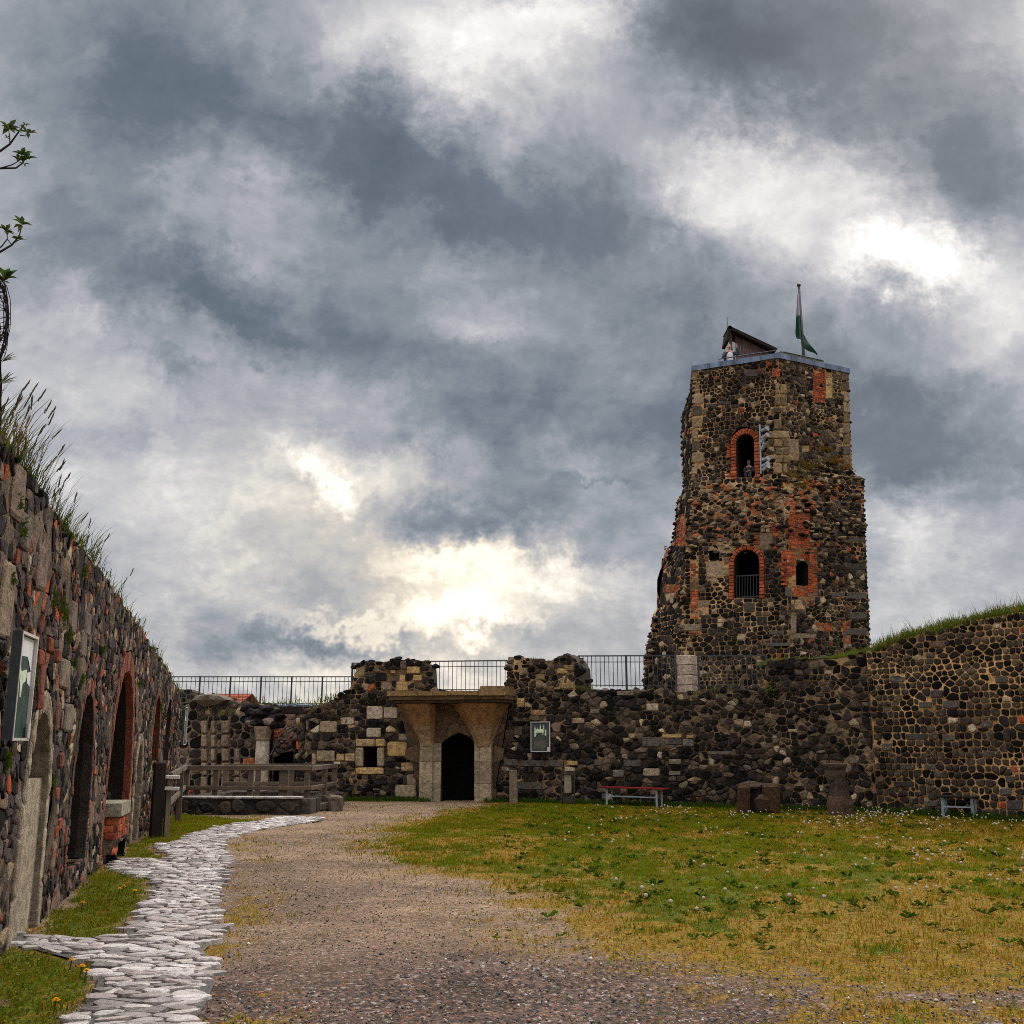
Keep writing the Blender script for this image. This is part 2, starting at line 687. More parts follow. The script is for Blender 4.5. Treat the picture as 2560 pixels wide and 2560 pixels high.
    def loop(poly, step):
        b = len(pts)
        n = len(poly)
        for i in range(n):
            a, c = poly[i], poly[(i + 1) % n]
            k = max(1, int(math.hypot(c[0] - a[0], c[1] - a[1]) / step))
            for j in range(k):
                pts.append((a[0] + (c[0] - a[0]) * j / k, a[1] + (c[1] - a[1]) * j / k))
        m = len(pts) - b
        for i in range(m):
            edges.append((b + i, b + (i + 1) % m))
        return b, m
    loop(outline, backing * 1.5)
    hl = [loop(hp[0], 0.2) for hp in hob]
    v = v0 + backing / 2
    while v < v1:
        u = u0 + backing / 2
        while u < u1:
            p = (u + rng.uniform(-0.3, 0.3) * backing, v + rng.uniform(-0.3, 0.3) * backing)
            if inside(p, outline) and not any(inside(p, hp[0]) for hp in hob):
                pts.append(p)
            u += backing
        v += backing
    cv, ce, cf, *_ = geometry.delaunay_2d_cdt([Vector(p) for p in pts], edges, [], 0, 1e-5)
    V3, C3 = [], []
    for p in cv:
        nz = noise.noise(Vector((p.x * 2.3 + seed, p.y * 2.3, 0.3))) + 0.5 * noise.noise(Vector((p.x * 6.1, p.y * 6.1 + seed, 0.7)))
        V3.append(P(p.x, p.y, nz * rough - 0.005))
        k = noise.noise(Vector((p.x * mscale + seed * 3.1, p.y * mscale, 4.2))) * 1.3 + 0.5 * noise.noise(Vector((p.x * 3.3, p.y * 3.3, seed))) + 0.5 + mbias
        k = max(0.0, min(1.0, k))
        mo = mtop[1] if mtop and p.y > mtop[0] else mortar
        C3.append(tuple(mdark[i] + (mo[i] - mdark[i]) * k for i in range(3)))
    F3 = []
    for f in cf:
        c = (sum(cv[i].x for i in f) / 3, sum(cv[i].y for i in f) / 3)
        if inside(c, outline) and not any(inside(c, hp[0]) for hp in hob):
            F3.append(tuple(f))
    mb.add(V3, F3, C3)
    # reveals
    for k, hp in enumerate(hob):
        dp = depth[k] if isinstance(depth, (list, tuple)) else depth
        if dp <= 0:
            continue
        poly = hp[0]
        n = len(poly)
        a = [P(u, v, 0.012) for u, v in poly]
        b = [P(u, v, -dp) for u, v in poly]
        mb.add(a + b, [(i, i + n, (i + 1) % n + n, (i + 1) % n) for i in range(n)] + [tuple(range(n, 2 * n))], reveal)


def voussoirs(mb, P, inner, outer, col_fn, h=0.03, rng=R, gap=0.008):
    """stones between two matching open polylines"""
    for i in range(len(inner) - 1):
        put_stone(mb, P, [inner[i], inner[i + 1], outer[i + 1], outer[i]], h + rng.uniform(-0.006, 0.01), col_fn(), gap, 0.12, 1, rng, dome=0.05)


def subdiv(pl, step):
    out = [pl[0]]
    for a, b in zip(pl, pl[1:]):
        k = max(1, round(math.hypot(b[0] - a[0], b[1] - a[1]) / step))
        for j in range(1, k + 1):
            out.append((a[0] + (b[0] - a[0]) * j / k, a[1] + (b[1] - a[1]) * j / k))
    return out


def offset_pl(pl, d):
    """offset an open polyline to its left by d"""
    out = []
    for i, p in enumerate(pl):
        a, b = pl[max(0, i - 1)], pl[min(len(pl) - 1, i + 1)]
        dx, dy = b[0] - a[0], b[1] - a[1]
        L = math.hypot(dx, dy) or 1e-9
        out.append((p[0] - dy / L * d, p[1] + dx / L * d))
    return out


class WallLine:
    """a vertical wall following a plan polyline; normal points to `side` (+1 = right of travel)"""
    def __init__(s, pts, side=1, batter=0.0):
        s.p = [Vector((a, b)) for a, b in pts]
        s.side = side
        s.batter = batter
        s.L = [0.0]
        for a, b in zip(s.p, s.p[1:]):
            s.L.append(s.L[-1] + (b - a).length)

    def frame(s, u):
        i = 0
        while i < len(s.L) - 2 and u > s.L[i + 1]:
            i += 1
        d = (s.p[i + 1] - s.p[i]).normalized()
        q = s.p[i] + d * (u - s.L[i])
        # smooth normal
        def nrm(k):
            k = max(0, min(len(s.p) - 2, k))
            e = (s.p[k + 1] - s.p[k]).normalized()
            return Vector((e.y, -e.x)) * s.side
        t = max(0.0, min(1.0, (u - s.L[i]) / (s.L[i + 1] - s.L[i])))
        n = nrm(i) if 0.25 < t < 0.75 else (nrm(i).lerp(nrm(i - 1), 0.5 - 2 * t) if t <= 0.25 else nrm(i).lerp(nrm(i + 1), 2 * t - 1.5))
        return q, n.normalized()

    def P(s, u, v, d=0.0):
        q, n = s.frame(u)
        q = q + n * (d - s.batter * v)
        return Vector((q.x, q.y, v))

    def hit(s, px, py):
        x, F, Z = ray(px, py)
        best = None
        for i in range(len(s.p) - 1):
            a, d = s.p[i], s.p[i + 1] - s.p[i]
            den = x * d.y - F * d.x
            if abs(den) < 1e-9:
                continue
            t = (a.x * d.y - a.y * d.x) / den
            k = (x * t - a.x) / d.x if abs(d.x) > abs(d.y) else (F * t - a.y) / d.y
            lo = -0.001 if i else -1.0
            hi = 1.001 if i < len(s.p) - 2 else 2.0
            if t > 0 and lo <= k <= hi:
                if best is None or t < best[0]:
                    best = (t, s.L[i] + k * d.length)
        t, u = best
        return (u, EYE + Z * t)

    def poly(s, pts):
        return [s.hit(*p) for p in pts]


def wall_body(mb, P, top, thick, v0=0.0, col=(0.06, 0.05, 0.035), ends=True):
    """top surface, back and end caps behind a front panel whose top edge is the polyline `top`"""
    vs, fs, cs = [], [], []
    for u, v in top:
        vs += [P(u, v, 0.0), P(u, v + R.uniform(-0.03, 0.05), -thick * 0.5), P(u, v + R.uniform(-0.03, 0.03), -thick), P(u, v0, -thick), P(u, v0, 0)]
    for i in range(len(top) - 1):
        a, b = 5 * i, 5 * i + 5
        for k in range(3):
            fs.append((a + k, b + k, b + k + 1, a + k + 1))
    if ends:
        for e in (0, 5 * (len(top) - 1)):
            fs.append((e, e + 1, e + 2, e + 3, e + 4))
    mb.add(vs, fs, col)
# ------------------------------------------------------------------ sky and sun
SUN_AZ, SUN_EL = rad(24), rad(38)
w = bpy.data.worlds.new('World')
SC.world = w
w.use_nodes = True
w.cycles.sampling_method = 'MANUAL'
w.cycles.sample_map_resolution = 512
nt = w.node_tree
nt.nodes.clear()
out = nd(nt, 'ShaderNodeOutputWorld')
bg = nd(nt, 'ShaderNodeBackground')
bg.inputs['Strength'].default_value = 0.1
nt.links.new(bg.outputs[0], out.inputs[0])
geo = nd(nt, 'ShaderNodeTexCoord')
vdir = geo.outputs['Generated']
sep = nd(nt, 'ShaderNodeSeparateXYZ')
nt.links.new(vdir, sep.inputs[0])
X, Y, Z = sep.outputs


def M(op, a, b=None, c=None):
    return math_n(nt, op, a, b, c)


def VM(op, a, b=None, scale=None):
    n = nd(nt, 'ShaderNodeVectorMath', operation=op)
    for i, v in enumerate((a, b)):
        if v is None:
            continue
        if isinstance(v, tuple):
            n.inputs[i].default_value = v
        else:
            nt.links.new(v, n.inputs[i])
    if scale is not None:
        n.inputs['Scale'].default_value = scale
    return n


# directions towards the courtyard's far side: slope coordinates a = x/y, b = z/y
ys = M('MAXIMUM', Y, 0.12)
a_s, b_s = M('DIVIDE', X, ys), M('DIVIDE', Z, ys)
cmb = nd(nt, 'ShaderNodeCombineXYZ')
nt.links.new(a_s, cmb.inputs[0])
nt.links.new(b_s, cmb.inputs[1])
cmb.inputs[2].default_value = 1.0
P0 = cmb.outputs[0]
# cloud layer coordinates: clouds shrink towards the horizon
zz = M('ADD', M('MAXIMUM', Z, 0.0), 0.36)
cl = nd(nt, 'ShaderNodeCombineXYZ')
nt.links.new(M('DIVIDE', X, zz), cl.inputs[0])
nt.links.new(M('DIVIDE', Y, zz), cl.inputs[1])
cl.inputs[2].default_value = 0.0
Q0 = cl.outputs[0]


def warp(vec, scale, amp, detail=3, rough=0.55, seed=0.0):
    mp = nd(nt, 'ShaderNodeMapping')
    mp.inputs['Location'].default_value = (seed, seed * 0.7, seed * 0.3)
    nt.links.new(vec, mp.inputs[0])
    n = noise_node(nt, mp.outputs[0], scale, detail, rough, 0.0, '2D')
    v = VM('SUBTRACT', n.outputs['Color'], (0.5, 0.5, 0.5)).outputs[0]
    v = VM('MULTIPLY', v, (amp, amp, 0.0)).outputs[0]
    return v


W1 = warp(P0, 4.2, 0.19, 6, 0.73, 3.0)
PW = VM('ADD', P0, W1).outputs[0]
# (x, y) of the photograph (1932 px wide), spreads, rotation in degrees, lightness change
BASE = 0.695
G = [
    (60, 60, 260, 160, 0, -0.06), (330, 130, 190, 150, 35, -0.20), (520, 250, 170, 90, 40, -0.13),
    (590, 300, 70, 110, 20, 0.10), (880, 90, 200, 80, 0, 0.15), (1060, 50, 150, 60, 0, 0.17),
    (1000, 200, 200, 80, -10, 0.05), (720, 330, 170, 90, 20, -0.20), (960, 370, 240, 110, 15, -0.24), (1090, 440, 160, 80, 20, -0.16),
    (720, 230, 120, 70, 0, -0.10), (470, 400, 150, 55, 25, 0.10), (200, 330, 160, 120, 0, -0.02),
    (330, 530, 210, 70, 22, -0.20), (580, 610, 190, 55, 15, -0.20), (780, 560, 200, 70, 10, -0.13), (100, 430, 140, 50, 15, -0.06),
    (1340, 60, 110, 150, -30, -0.24), (1480, 60, 160, 110, 0, -0.22), (1700, 190, 260, 110, 25, -0.15), (1840, 310, 130, 90, 10, -0.20),
    (1400, 270, 120, 110, -50, 0.16), (1330, 400, 60, 90, 0, 0.16), (1480, 430, 90, 60, 20, 0.18), (1690, 500, 110, 50, 0, 0.42), (1540, 340, 80, 40, 20, 0.08),
    (1600, 340, 150, 60, 25, 0.14), (1870, 560, 120, 90, 0, 0.12), (1850, 690, 160, 100, 0, -0.02),
    (1000, 790, 260, 110, 5, -0.22), (870, 690, 120, 60, 0, -0.08), (1180, 590, 160, 80, 0, -0.13), (1240, 800, 140, 120, 0, -0.12),
    (840, 618, 60, 25, 0, 0.10), (1500, 700, 200, 120, 0, -0.14), (1780, 860, 190, 85, 5, -0.24), (1700, 780, 120, 60, 0, -0.08),
    (120, 670, 170, 110, 0, 0.07), (340, 715, 55, 45, 15, -0.14), (345, 690, 30, 25, 0, -0.06), (520, 712, 14, 16, 0, -0.10), (190, 860, 90, 30, 5, -0.09),
    (430, 930, 260, 140, 0, 0.06), (1720, 1060, 140, 90, 0, 0.04), (620, 935, 38, 26, 15, 0.30), (720, 890, 110, 35, 0, 0.14), (840, 965, 160, 30, 5, -0.14),
    (850, 1060, 110, 28, 5, 0.33), (990, 1105, 120, 30, 0, 0.25), (890, 1160, 110, 26, 8, 0.45), (1110, 945, 60, 10, 3, -0.12),
    (1060, 1000, 110, 35, 0, -0.10), (1130, 1060, 70, 30, 0, -0.07), (620, 1172, 120, 17, 0, 0.20), (540, 1216, 130, 20, 0, -0.17), (770, 1196, 110, 18, 0, 0.13), (700, 1226, 120, 12, 0, -0.08),
    (1000, 1195, 130, 22, 0, -0.07), (860, 1280, 150, 30, 0, 0.10), (560, 1295, 160, 25, 0, 0.16), (1700, 1080, 150, 100, 0, 0.05), (1160, 1150, 60, 40, 0, 0.05), (400, 1150, 150, 50, 0, -0.03),
]
acc = None
for gx, gy, sx, sy, rot, amp in G:
    px, py = gx * 2560 / 1932, gy * 2560 / 1932
    x, F, Zr = ray(px, py)
    ca, cb = x / F, Zr / F
    x2, F2, Z2 = ray(px + 10, py)
    x3, F3, Z3 = ray(px, py - 10)
    ka = (x2 / F2 - ca) / 10 * 2560 / 1932 * 1.25
    kb = (Z3 / F3 - cb) / 10 * 2560 / 1932 * 1.25
    r = -rad(rot)
    sa, sb = sx * ka, sy * kb
    ux, uy = math.cos(r) / sa, math.sin(r) / sa
    vx, vy = -math.sin(r) / sb, math.cos(r) / sb
    du = VM('DOT_PRODUCT', PW, (ux, uy, -(ux * ca + uy * cb))).outputs['Value']
    dv = VM('DOT_PRODUCT', PW, (vx, vy, -(vx * ca + vy * cb))).outputs['Value']
    d2 = M('MULTIPLY_ADD', du, du, M('MULTIPLY', dv, dv))
    g = M('POWER', 0.36788, d2)
    acc = M('MULTIPLY_ADD', g, amp, acc if acc is not None else 0.0)
# fine cloud texture, carried by a second, smaller warp
W2 = warp(Q0, 1.4, 0.34, 2, 0.5, 9.0)
QW = VM('ADD', Q0, W2).outputs[0]
n1 = noise_node(nt, QW, 2.1, 7, 0.68, 0.0, '2D')
n2 = noise_node(nt, VM('ADD', Q0, VM('MULTIPLY', W2, (0.3, 0.3, 0.0)).outputs[0]).outputs[0], 5.0, 5, 0.68, 0.0, '2D')
# billows: creased noise gives the lumpy edges of cumulus
PB = VM('ADD', PW, warp(P0, 9.0, 0.05, 3, 0.6, 5.0)).outputs[0]
bn = noise_node(nt, PB, 6.2, 4, 0.55, 0.0, '2D')
b5 = M('SUBTRACT', bn.outputs[0], 0.5)
bil = M('SQRT', M('MULTIPLY_ADD', b5, b5, 0.0015))
fine = M('ADD', M('MULTIPLY', M('SUBTRACT', n1.outputs[0], 0.5), 0.58), M('MULTIPLY', M('SUBTRACT', n2.outputs[0], 0.5), 0.26))
fine = M('ADD', fine, M('MULTIPLY', M('SUBTRACT', bil, 0.1), 0.55))
# the unseen sky behind the viewer is brightened, added to light the walls
front = ramp(nt, Y, [(0.1, 0.0), (0.42, 1.0)])
Lf = M('ADD', M('MULTIPLY_ADD', acc, 1.12, BASE), fine)
Lb = M('ADD', M('MULTIPLY', fine, 1.4), 0.80)
L = M('ADD', M('MULTIPLY', Lf, front.outputs[0]), M('MULTIPLY', Lb, M('SUBTRACT', 1.0, front.outputs[0])))
cr = ramp(nt, L, [(0.12, lin(72, 83, 95)), (0.38, lin(103, 113, 124)), (0.53, lin(138, 145, 153)), (0.65, lin(170, 172, 179)),
                  (0.78, lin(204, 203, 205)), (0.90, lin(240, 237, 232)), (1.0, lin(255, 253, 249))])
# warm tint low in the sky around the glow, blue-grey very low on the left
lowx = VM('DOT_PRODUCT', PW, (1 / 0.2, 0, 0.1 / 0.2)).outputs['Value']
lowy = VM('DOT_PRODUCT', PW, (0, 1 / 0.13, -0.15 / 0.13)).outputs['Value']
warmth = M('MULTIPLY', M('POWER', 0.36788, M('MULTIPLY_ADD', lowx, lowx, M('MULTIPLY', lowy, lowy))), front.outputs[0])
warmth = M('MULTIPLY', warmth, ramp(nt, L, [(0.55, 0.0), (0.8, 1.0)]).outputs[0])
cloud = mixc(nt, M('MULTIPLY', warmth, 0.7), cr.outputs[0], mixc(nt, 1.0, cr.outputs[0], (1.06, 0.93, 0.72), 'MULTIPLY'))
gain = M('ADD', M('MULTIPLY', M('MAXIMUM', M('SUBTRACT', L, 0.95), 0.0), 1.5), 1.0)
zen = ramp(nt, Z, [(0.68, 0.0), (0.86, 1.0)])        # unseen overhead sky boosted, added to light the ground from above
back_gain = M('ADD', M('ADD', M('MULTIPLY', M('SUBTRACT', 1.0, front.outputs[0]), 0.35), M('MULTIPLY', zen.outputs[0], 4.2)), 1.0)
SKYGAIN = 7.1
vs_ = nd(nt, 'ShaderNodeVectorMath', operation='SCALE')
nt.links.new(cloud, vs_.inputs[0])
nt.links.new(M('MULTIPLY', M('MULTIPLY', gain, back_gain), SKYGAIN), vs_.inputs['Scale'])
sky = nd(nt, 'ShaderNodeTexSky', sky_type='NISHITA', sun_disc=False)
sky.sun_elevation, sky.sun_rotation = SUN_EL, SUN_AZ
# thin places of the cloud deck let a little of the clear sky through
fin = mixc(nt, 0.04, vs_.outputs[0], sky.outputs[0])
nt.links.new(fin, bg.inputs['Color'])

sun = bpy.data.lights.new('sun', 'SUN')
sun.energy = 2.0
sun.angle = rad(14)
sun.color = (1.0, 0.94, 0.86)
suno = bpy.data.objects.new('sun', sun)
COL.objects.link(suno)
sd = Vector((math.sin(SUN_AZ) * math.cos(SUN_EL), math.cos(SUN_AZ) * math.cos(SUN_EL), math.sin(SUN_EL)))
suno.rotation_euler = sd.to_track_quat('Z', 'Y').to_euler()
suno.location = (0, 0, 60)
SC.view_settings.view_transform = 'Standard'
SC.view_settings.look = 'None'
SC.view_settings.exposure = 0.5
SC.view_settings.gamma = 1.0
SC.cycles.use_denoising = False
SC.cycles.filter_width = 0.95
SC.cycles.max_bounces = 6
SC.cycles.diffuse_bounces = 3
SC.cycles.glossy_bounces = 2
SC.cycles.transmission_bounces = 2
SC.cycles.transparent_max_bounces = 4
# ------------------------------------------------------------------ left ruined wall
LW = WallLine([(-2.75, 3.0), (-3.45, 6.0), (-4.13, 9.1), (-4.75, 11.5), (-5.62, 14.9), (-6.8, 20.0), (-7.55, 23.5), (-7.9, 25.3)], 1)


def lw_u(D):
    for i in range(len(LW.p) - 1):
        if LW.p[i].y <= D <= LW.p[i + 1].y:
            return LW.L[i] + (D - LW.p[i].y) / (LW.p[i + 1].y - LW.p[i].y) * (LW.L[i + 1] - LW.L[i])
    return LW.L[-1] if D > 25 else 0.0


lw_top_key = [(3, 3.85), (5, 3.86), (7, 3.84), (8.5, 3.76), (10, 3.66), (12, 3.68), (15, 3.6), (18, 3.45), (20, 3.25), (21.5, 3.2), (23, 3.02), (24.3, 2.85), (25.3, 2.45)]
lw_top = subdiv([(lw_u(d), z) for d, z in lw_top_key], 0.3)
lw_top = [(u, v + 0.09 * noise.noise(Vector((u * 1.7, 3, 0))) + 0.05 * noise.noise(Vector((u * 5, 7, 0)))) for u, v in lw_top]
lw_out = [(0, -0.15)] + [(LW.L[-1], -0.15)] + list(reversed(lw_top))
h1 = hull(LW.poly([(63, 2340), (65, 1946), (71, 1874), (84, 1818), (99, 1788), (111, 1780), (117, 1788), (120, 1818), (119, 1946), (72, 2330)]))
z_gate = 1.42


def arch(cu, v0, v1, w, n=7, k=1.0):
    """pointed arch opening: centre, base, apex, width"""
    hs = w * 0.5
    rise = min(v1 - v0, w * 0.95 * k)
    sp = v1 - rise
    pts = [(cu - hs, v0), (cu + hs, v0)]
    for i in range(n + 1):
        t = i / n
        pts.append((cu + hs * math.cos(t * PI / 2) ** 0.8, sp + rise * math.sin(t * PI / 2)))
    for i in range(n - 1, -1, -1):
        t = i / n
        pts.append((cu - hs * math.cos(t * PI / 2) ** 0.8, sp + rise * math.sin(t * PI / 2)))
    return pts


def span(pxa, pya, pxb, pyb):
    a, b = LW.hit(pxa, pya), LW.hit(pxb, pyb)
    return (a[0] + b[0]) / 2, abs(b[0] - a[0])


c1, w1 = span(64, 1946, 119, 1946)
a1 = arch(c1, -0.12, LW.hit(108, 1780)[1], w1)
c2, w2 = span(182, 1950, 226, 1950)
a2 = arch(c2, 0.28, LW.hit(226, 1728)[1] - 0.02, w2, 5)
c3, w3 = span(280, 1790, 338, 1790)
a3 = arch(c3, 0.1, LW.hit(320, 1677)[1], w3)
c4, w4 = span(336, 1940, 351, 1940)
a4 = arch(c4, -0.12, LW.hit(346, 1862)[1], max(0.6, w4))
c5, w5 = span(386, 1775, 402, 1775)
a5 = arch(c5, LW.hit(394, 1900)[1], LW.hit(394, 1737)[1], max(0.7, w5), 5)
c6, w6 = span(415, 1790, 426, 1790)
a6 = arch(c6, LW.hit(420, 1900)[1], LW.hit(421, 1745)[1], max(0.6, min(w6, 1.0)), 5)
LWPAL = DARK + [((0.12, 0.078, 0.056), 3.5), ((0.075, 0.058, 0.054), 4), ((0.05, 0.038, 0.037), 4), ((0.2, 0.135, 0.09), 1.4), ((0.11, 0.093, 0.08), 2), ((0.19, 0.06, 0.032), 2)]


def lwrect(p1, p2, p3, p4):
    return hull(LW.poly([p1, p2, p3, p4]))


lw_blocks = []
for px, py, wu, hv, c in [(168, 1795, 0.55, 0.3, (0.2, 0.165, 0.13)), (215, 1560, 0.5, 0.28, (0.17, 0.13, 0.105)), (180, 1545, 0.4, 0.35, (0.2, 0.14, 0.1)), (158, 1685, 0.6, 0.3, (0.22, 0.17, 0.12)),
                          (140, 1790, 0.25, 0.3, (0.17, 0.08, 0.06)), (96, 1755, 0.25, 0.15, (0.22, 0.06, 0.03)), (110, 1870, 0.0, 0.0, None), (205, 1610, 0.45, 0.3, (0.18, 0.14, 0.11)),
                          (123, 1612, 0.25, 0.14, (0.25, 0.07, 0.035)), (98, 1645, 0.28, 0.15, (0.26, 0.07, 0.035)), (142, 1640, 0.22, 0.13, (0.25, 0.08, 0.04)), (100, 1700, 0.25, 0.3, (0.22, 0.075, 0.045)),
                          (40, 1230, 0.4, 0.45, (0.24, 0.17, 0.12)), (100, 1420, 0.35, 0.4, (0.22, 0.15, 0.11)), (10, 1500, 0.4, 0.6, (0.3, 0.22, 0.15)), (60, 1330, 0.35, 0.3, (0.16, 0.13, 0.11)),
                          (136, 2080, 0.22, 0.12, (0.28, 0.07, 0.03)), (146, 2060, 0.25, 0.12, (0.3, 0.08, 0.035)), (128, 2130, 0.22, 0.12, (0.26, 0.07, 0.04)), (138, 1985, 0.22, 0.14, (0.24, 0.075, 0.045)),
                          (150, 1900, 0.25, 0.16, (0.2, 0.07, 0.05)), (128, 2140, 0.22, 0.3, (0.25, 0.16, 0.11)), (165, 1720, 0.25, 0.2, (0.16, 0.1, 0.085)), (120, 1985, 0.0, 0, None)]:
    if c is None:
        continue
    u, v = LW.hit(px, py)
    c = tuple(q * 0.72 for q in c)
    lw_blocks.append(([(u - wu / 2, v - hv / 2), (u + wu / 2, v - hv / 2), (u + wu / 2, v + hv / 2), (u - wu / 2, v + hv / 2)], c, 0.03))


def frame_obstacle(a, t, v0):
    """outer outline of a surround, as a convex block the rubble keeps clear of"""
    cu = sum(p[0] for p in a) / len(a)
    return hull([(cu + (p[0] - cu) * (1 + t / (max(q[0] for q in a) - cu)), p[1] + (t * 1.35 if p[1] > v0 + 0.3 else 0)) for p in a])


o1, o3, o4 = frame_obstacle(a1, 0.16, 0), frame_obstacle(a3, 0.24, 0.1), frame_obstacle(a4, 0.16, 0)
o2, o5 = frame_obstacle(a2, 0.15, 0.3), frame_obstacle(a5, 0.13, 1.0)
mb = MB()
panel(mb, LW.P, lw_out, holes=[o1, o2, o3, o4, o5, a6], blocks=lw_blocks, size=(0.17, 0.135), pal=LWPAL, mortar=(0.16, 0.11, 0.075), mdark=(0.02, 0.016, 0.013),
      h=(0.002, 0.02), gap=(0.004, 0.012), seed=5, depth=[0, 0, 0, 0, 0, 1.2], reveal=(0.03, 0.025, 0.02), tan=0.08, red=0.04, tilt=0.14, rnd=0.15, vj=0.35, extra=0.5, rough=0.05, mscale=1.2, mbias=-0.1, rect=(0, -0.2, LW.L[-1], 9))
wall_body(mb, LW.P, lw_top, 2.6)
for i, (u, v) in enumerate(lw_top):
    for k in range(3):
        mb.rock(LW.P(u + R.uniform(-0.15, 0.15), v + R.uniform(-0.09, 0.03), -R.uniform(0.0, 0.6)), R.uniform(0.04, 0.09), pick(LWPAL, R), (1.4, 1, 0.55))
T = thing('ruined_wall', 'tall ragged basalt wall with pointed niches and grass on its crest, beside the cobbled path', 'wall', (-5.2, 13, 0))
mb.build('masonry', 'masonry', T)


def surround(name, a, t, wallo, palette, depth, step=0.3, h=0.04, back=None, parent=T, mat='masonry_clean', vmin=None):
    """dressed stones round an arched opening, with a reveal and a back wall"""
    m = MB()
    pl = a[1:] + [a[0]]                       # from right base over the apex to left base
    pl = subdiv(pl, step)
    outer = []
    o = ccw(wallo)
    cu = sum(p[0] for p in a) / len(a)
    top = max(p[1] for p in a)
    for u, v in pl:
        k = t * 0.93
        ang = math.atan2(max(0.0, v - (top - (max(q[0] for q in a) - cu) * 1.9)), (u - cu) if abs(u - cu) > 1e-6 else 1e-6)
        if v < top - (max(q[0] for q in a) - cu) * 1.9:
            outer.append((u + (k if u > cu else -k), v))
        else:
            outer.append((u + math.cos(ang) * k, v + math.sin(ang) * k * 1.35))
    voussoirs(m, wallo_P, pl, outer, palette, h)
    # mortar bed under the dressed stones, a dressed edge, then the reveal coloured near black for its shade
    n = len(pl)
    edge_d = 0.1 if depth > 1 else depth
    vs = [wallo_P(u, v, 0.008) for u, v in outer] + [wallo_P(u, v, 0.008) for u, v in pl] + [wallo_P(u, v, -edge_d) for u, v in pl]
    fs = []
    for i in range(n - 1):
        fs.append((i, i + 1, n + i + 1, n + i))
        fs.append((n + i, n + i + 1, 2 * n + i + 1, 2 * n + i))
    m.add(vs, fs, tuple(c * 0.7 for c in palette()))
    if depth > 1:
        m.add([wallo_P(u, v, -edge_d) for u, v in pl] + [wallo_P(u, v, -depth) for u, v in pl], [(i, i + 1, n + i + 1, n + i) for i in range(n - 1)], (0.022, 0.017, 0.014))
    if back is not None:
        m.add([wallo_P(u, v, -depth) for u, v in pl], [tuple(range(n))], back)  # back face coloured dark for the shade inside the opening
    return m.build(name, mat, parent)


wallo_P = LW.P
def shade(c, lo=0.75, hi=1.25):
    j = R.uniform(lo, hi)
    return tuple(x * j for x in c)


sand = lambda: shade((0.27, 0.215, 0.155))
brk = lambda: shade((0.3, 0.07, 0.028), 0.6, 1.25)
brk2 = lambda: shade(R.choice(((0.25, 0.08, 0.045), (0.2, 0.075, 0.048), (0.16, 0.075, 0.055))), 0.6, 1.2)
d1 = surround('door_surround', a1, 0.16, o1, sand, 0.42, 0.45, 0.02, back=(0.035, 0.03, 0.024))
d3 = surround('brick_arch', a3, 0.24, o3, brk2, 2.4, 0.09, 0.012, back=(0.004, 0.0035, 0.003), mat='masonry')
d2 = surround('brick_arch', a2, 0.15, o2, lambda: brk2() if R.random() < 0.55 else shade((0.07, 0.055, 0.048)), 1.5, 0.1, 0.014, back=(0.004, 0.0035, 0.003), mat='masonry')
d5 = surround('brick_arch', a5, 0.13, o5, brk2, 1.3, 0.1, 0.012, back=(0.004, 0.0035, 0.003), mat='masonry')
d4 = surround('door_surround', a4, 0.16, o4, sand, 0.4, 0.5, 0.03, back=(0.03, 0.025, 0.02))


def slab(c, wd, v0, v1, dback, thick, col, name, parent):
    m = MB()
    P = LW.P
    poly = [(c - wd / 2, v0), (c + wd / 2, v0), (c + wd / 2, v1), (c - wd / 2, v1)]
    n = 4
    vs = [P(u, v, dback + thick) for u, v in poly] + [P(u, v, dback) for u, v in poly]
    m.add(vs, [(0, 1, 2, 3), (7, 6, 5, 4), (0, 4, 5, 1), (1, 5, 6, 2), (2, 6, 7, 3), (3, 7, 4, 0)], col)
    return m.build(name, 'masonry_clean', parent)


zg = LW.hit(90, 1949)[1]
slab(c1, w1 - 0.01, -0.1, zg, -0.4, 0.36, (0.29, 0.235, 0.17), 'blocking_slab', T)
zg4 = LW.hit(343, 1956)[1]
slab(c4, max(0.6, w4) - 0.02, -0.1, zg4, -0.38, 0.2, (0.24, 0.2, 0.15), 'blocking_slab', T)
# masonry inside the big brick niche: ledges, brick bands and the brick pedestal in front of it
m = MB()
zb = [LW.hit(310, y)[1] for y in (2013, 1985, 1945, 1905, 1880, 1848, 1815)]
for k in range(len(zb) - 1):
    c = [(0.05, 0.04, 0.035), (0.035, 0.03, 0.028), (0.13, 0.05, 0.03), (0.06, 0.05, 0.04), (0.035, 0.03, 0.027), (0.2, 0.06, 0.03)][k]
    dd = [-0.3, -0.45, -0.6, -0.75, -1.2, -1.1][k]
    panel(m, lambda u, v, d, dd=dd: LW.P(u, v, d + dd), [(c3 - w3 / 2, zb[k]), (c3 + w3 / 2, zb[k]), (c3 + w3 / 2, zb[k + 1]), (c3 - w3 / 2, zb[k + 1])], size=(0.2, 0.1),
          pal=[(c, 1)], mortar=(0.1, 0.07, 0.05), h=(0.02, 0.05), gap=(0.004, 0.012), seed=30 + k, tan=0, red=0.1)
    P = LW.P
    m.add([P(c3 - w3 / 2, zb[k + 1], dd), P(c3 + w3 / 2, zb[k + 1], dd), P(c3 + w3 / 2, zb[k + 1], -2.4), P(c3 - w3 / 2, zb[k + 1], -2.4)], [(0, 1, 2, 3)], (0.12, 0.1, 0.08))
m.build('niche_ledge', 'masonry', T)
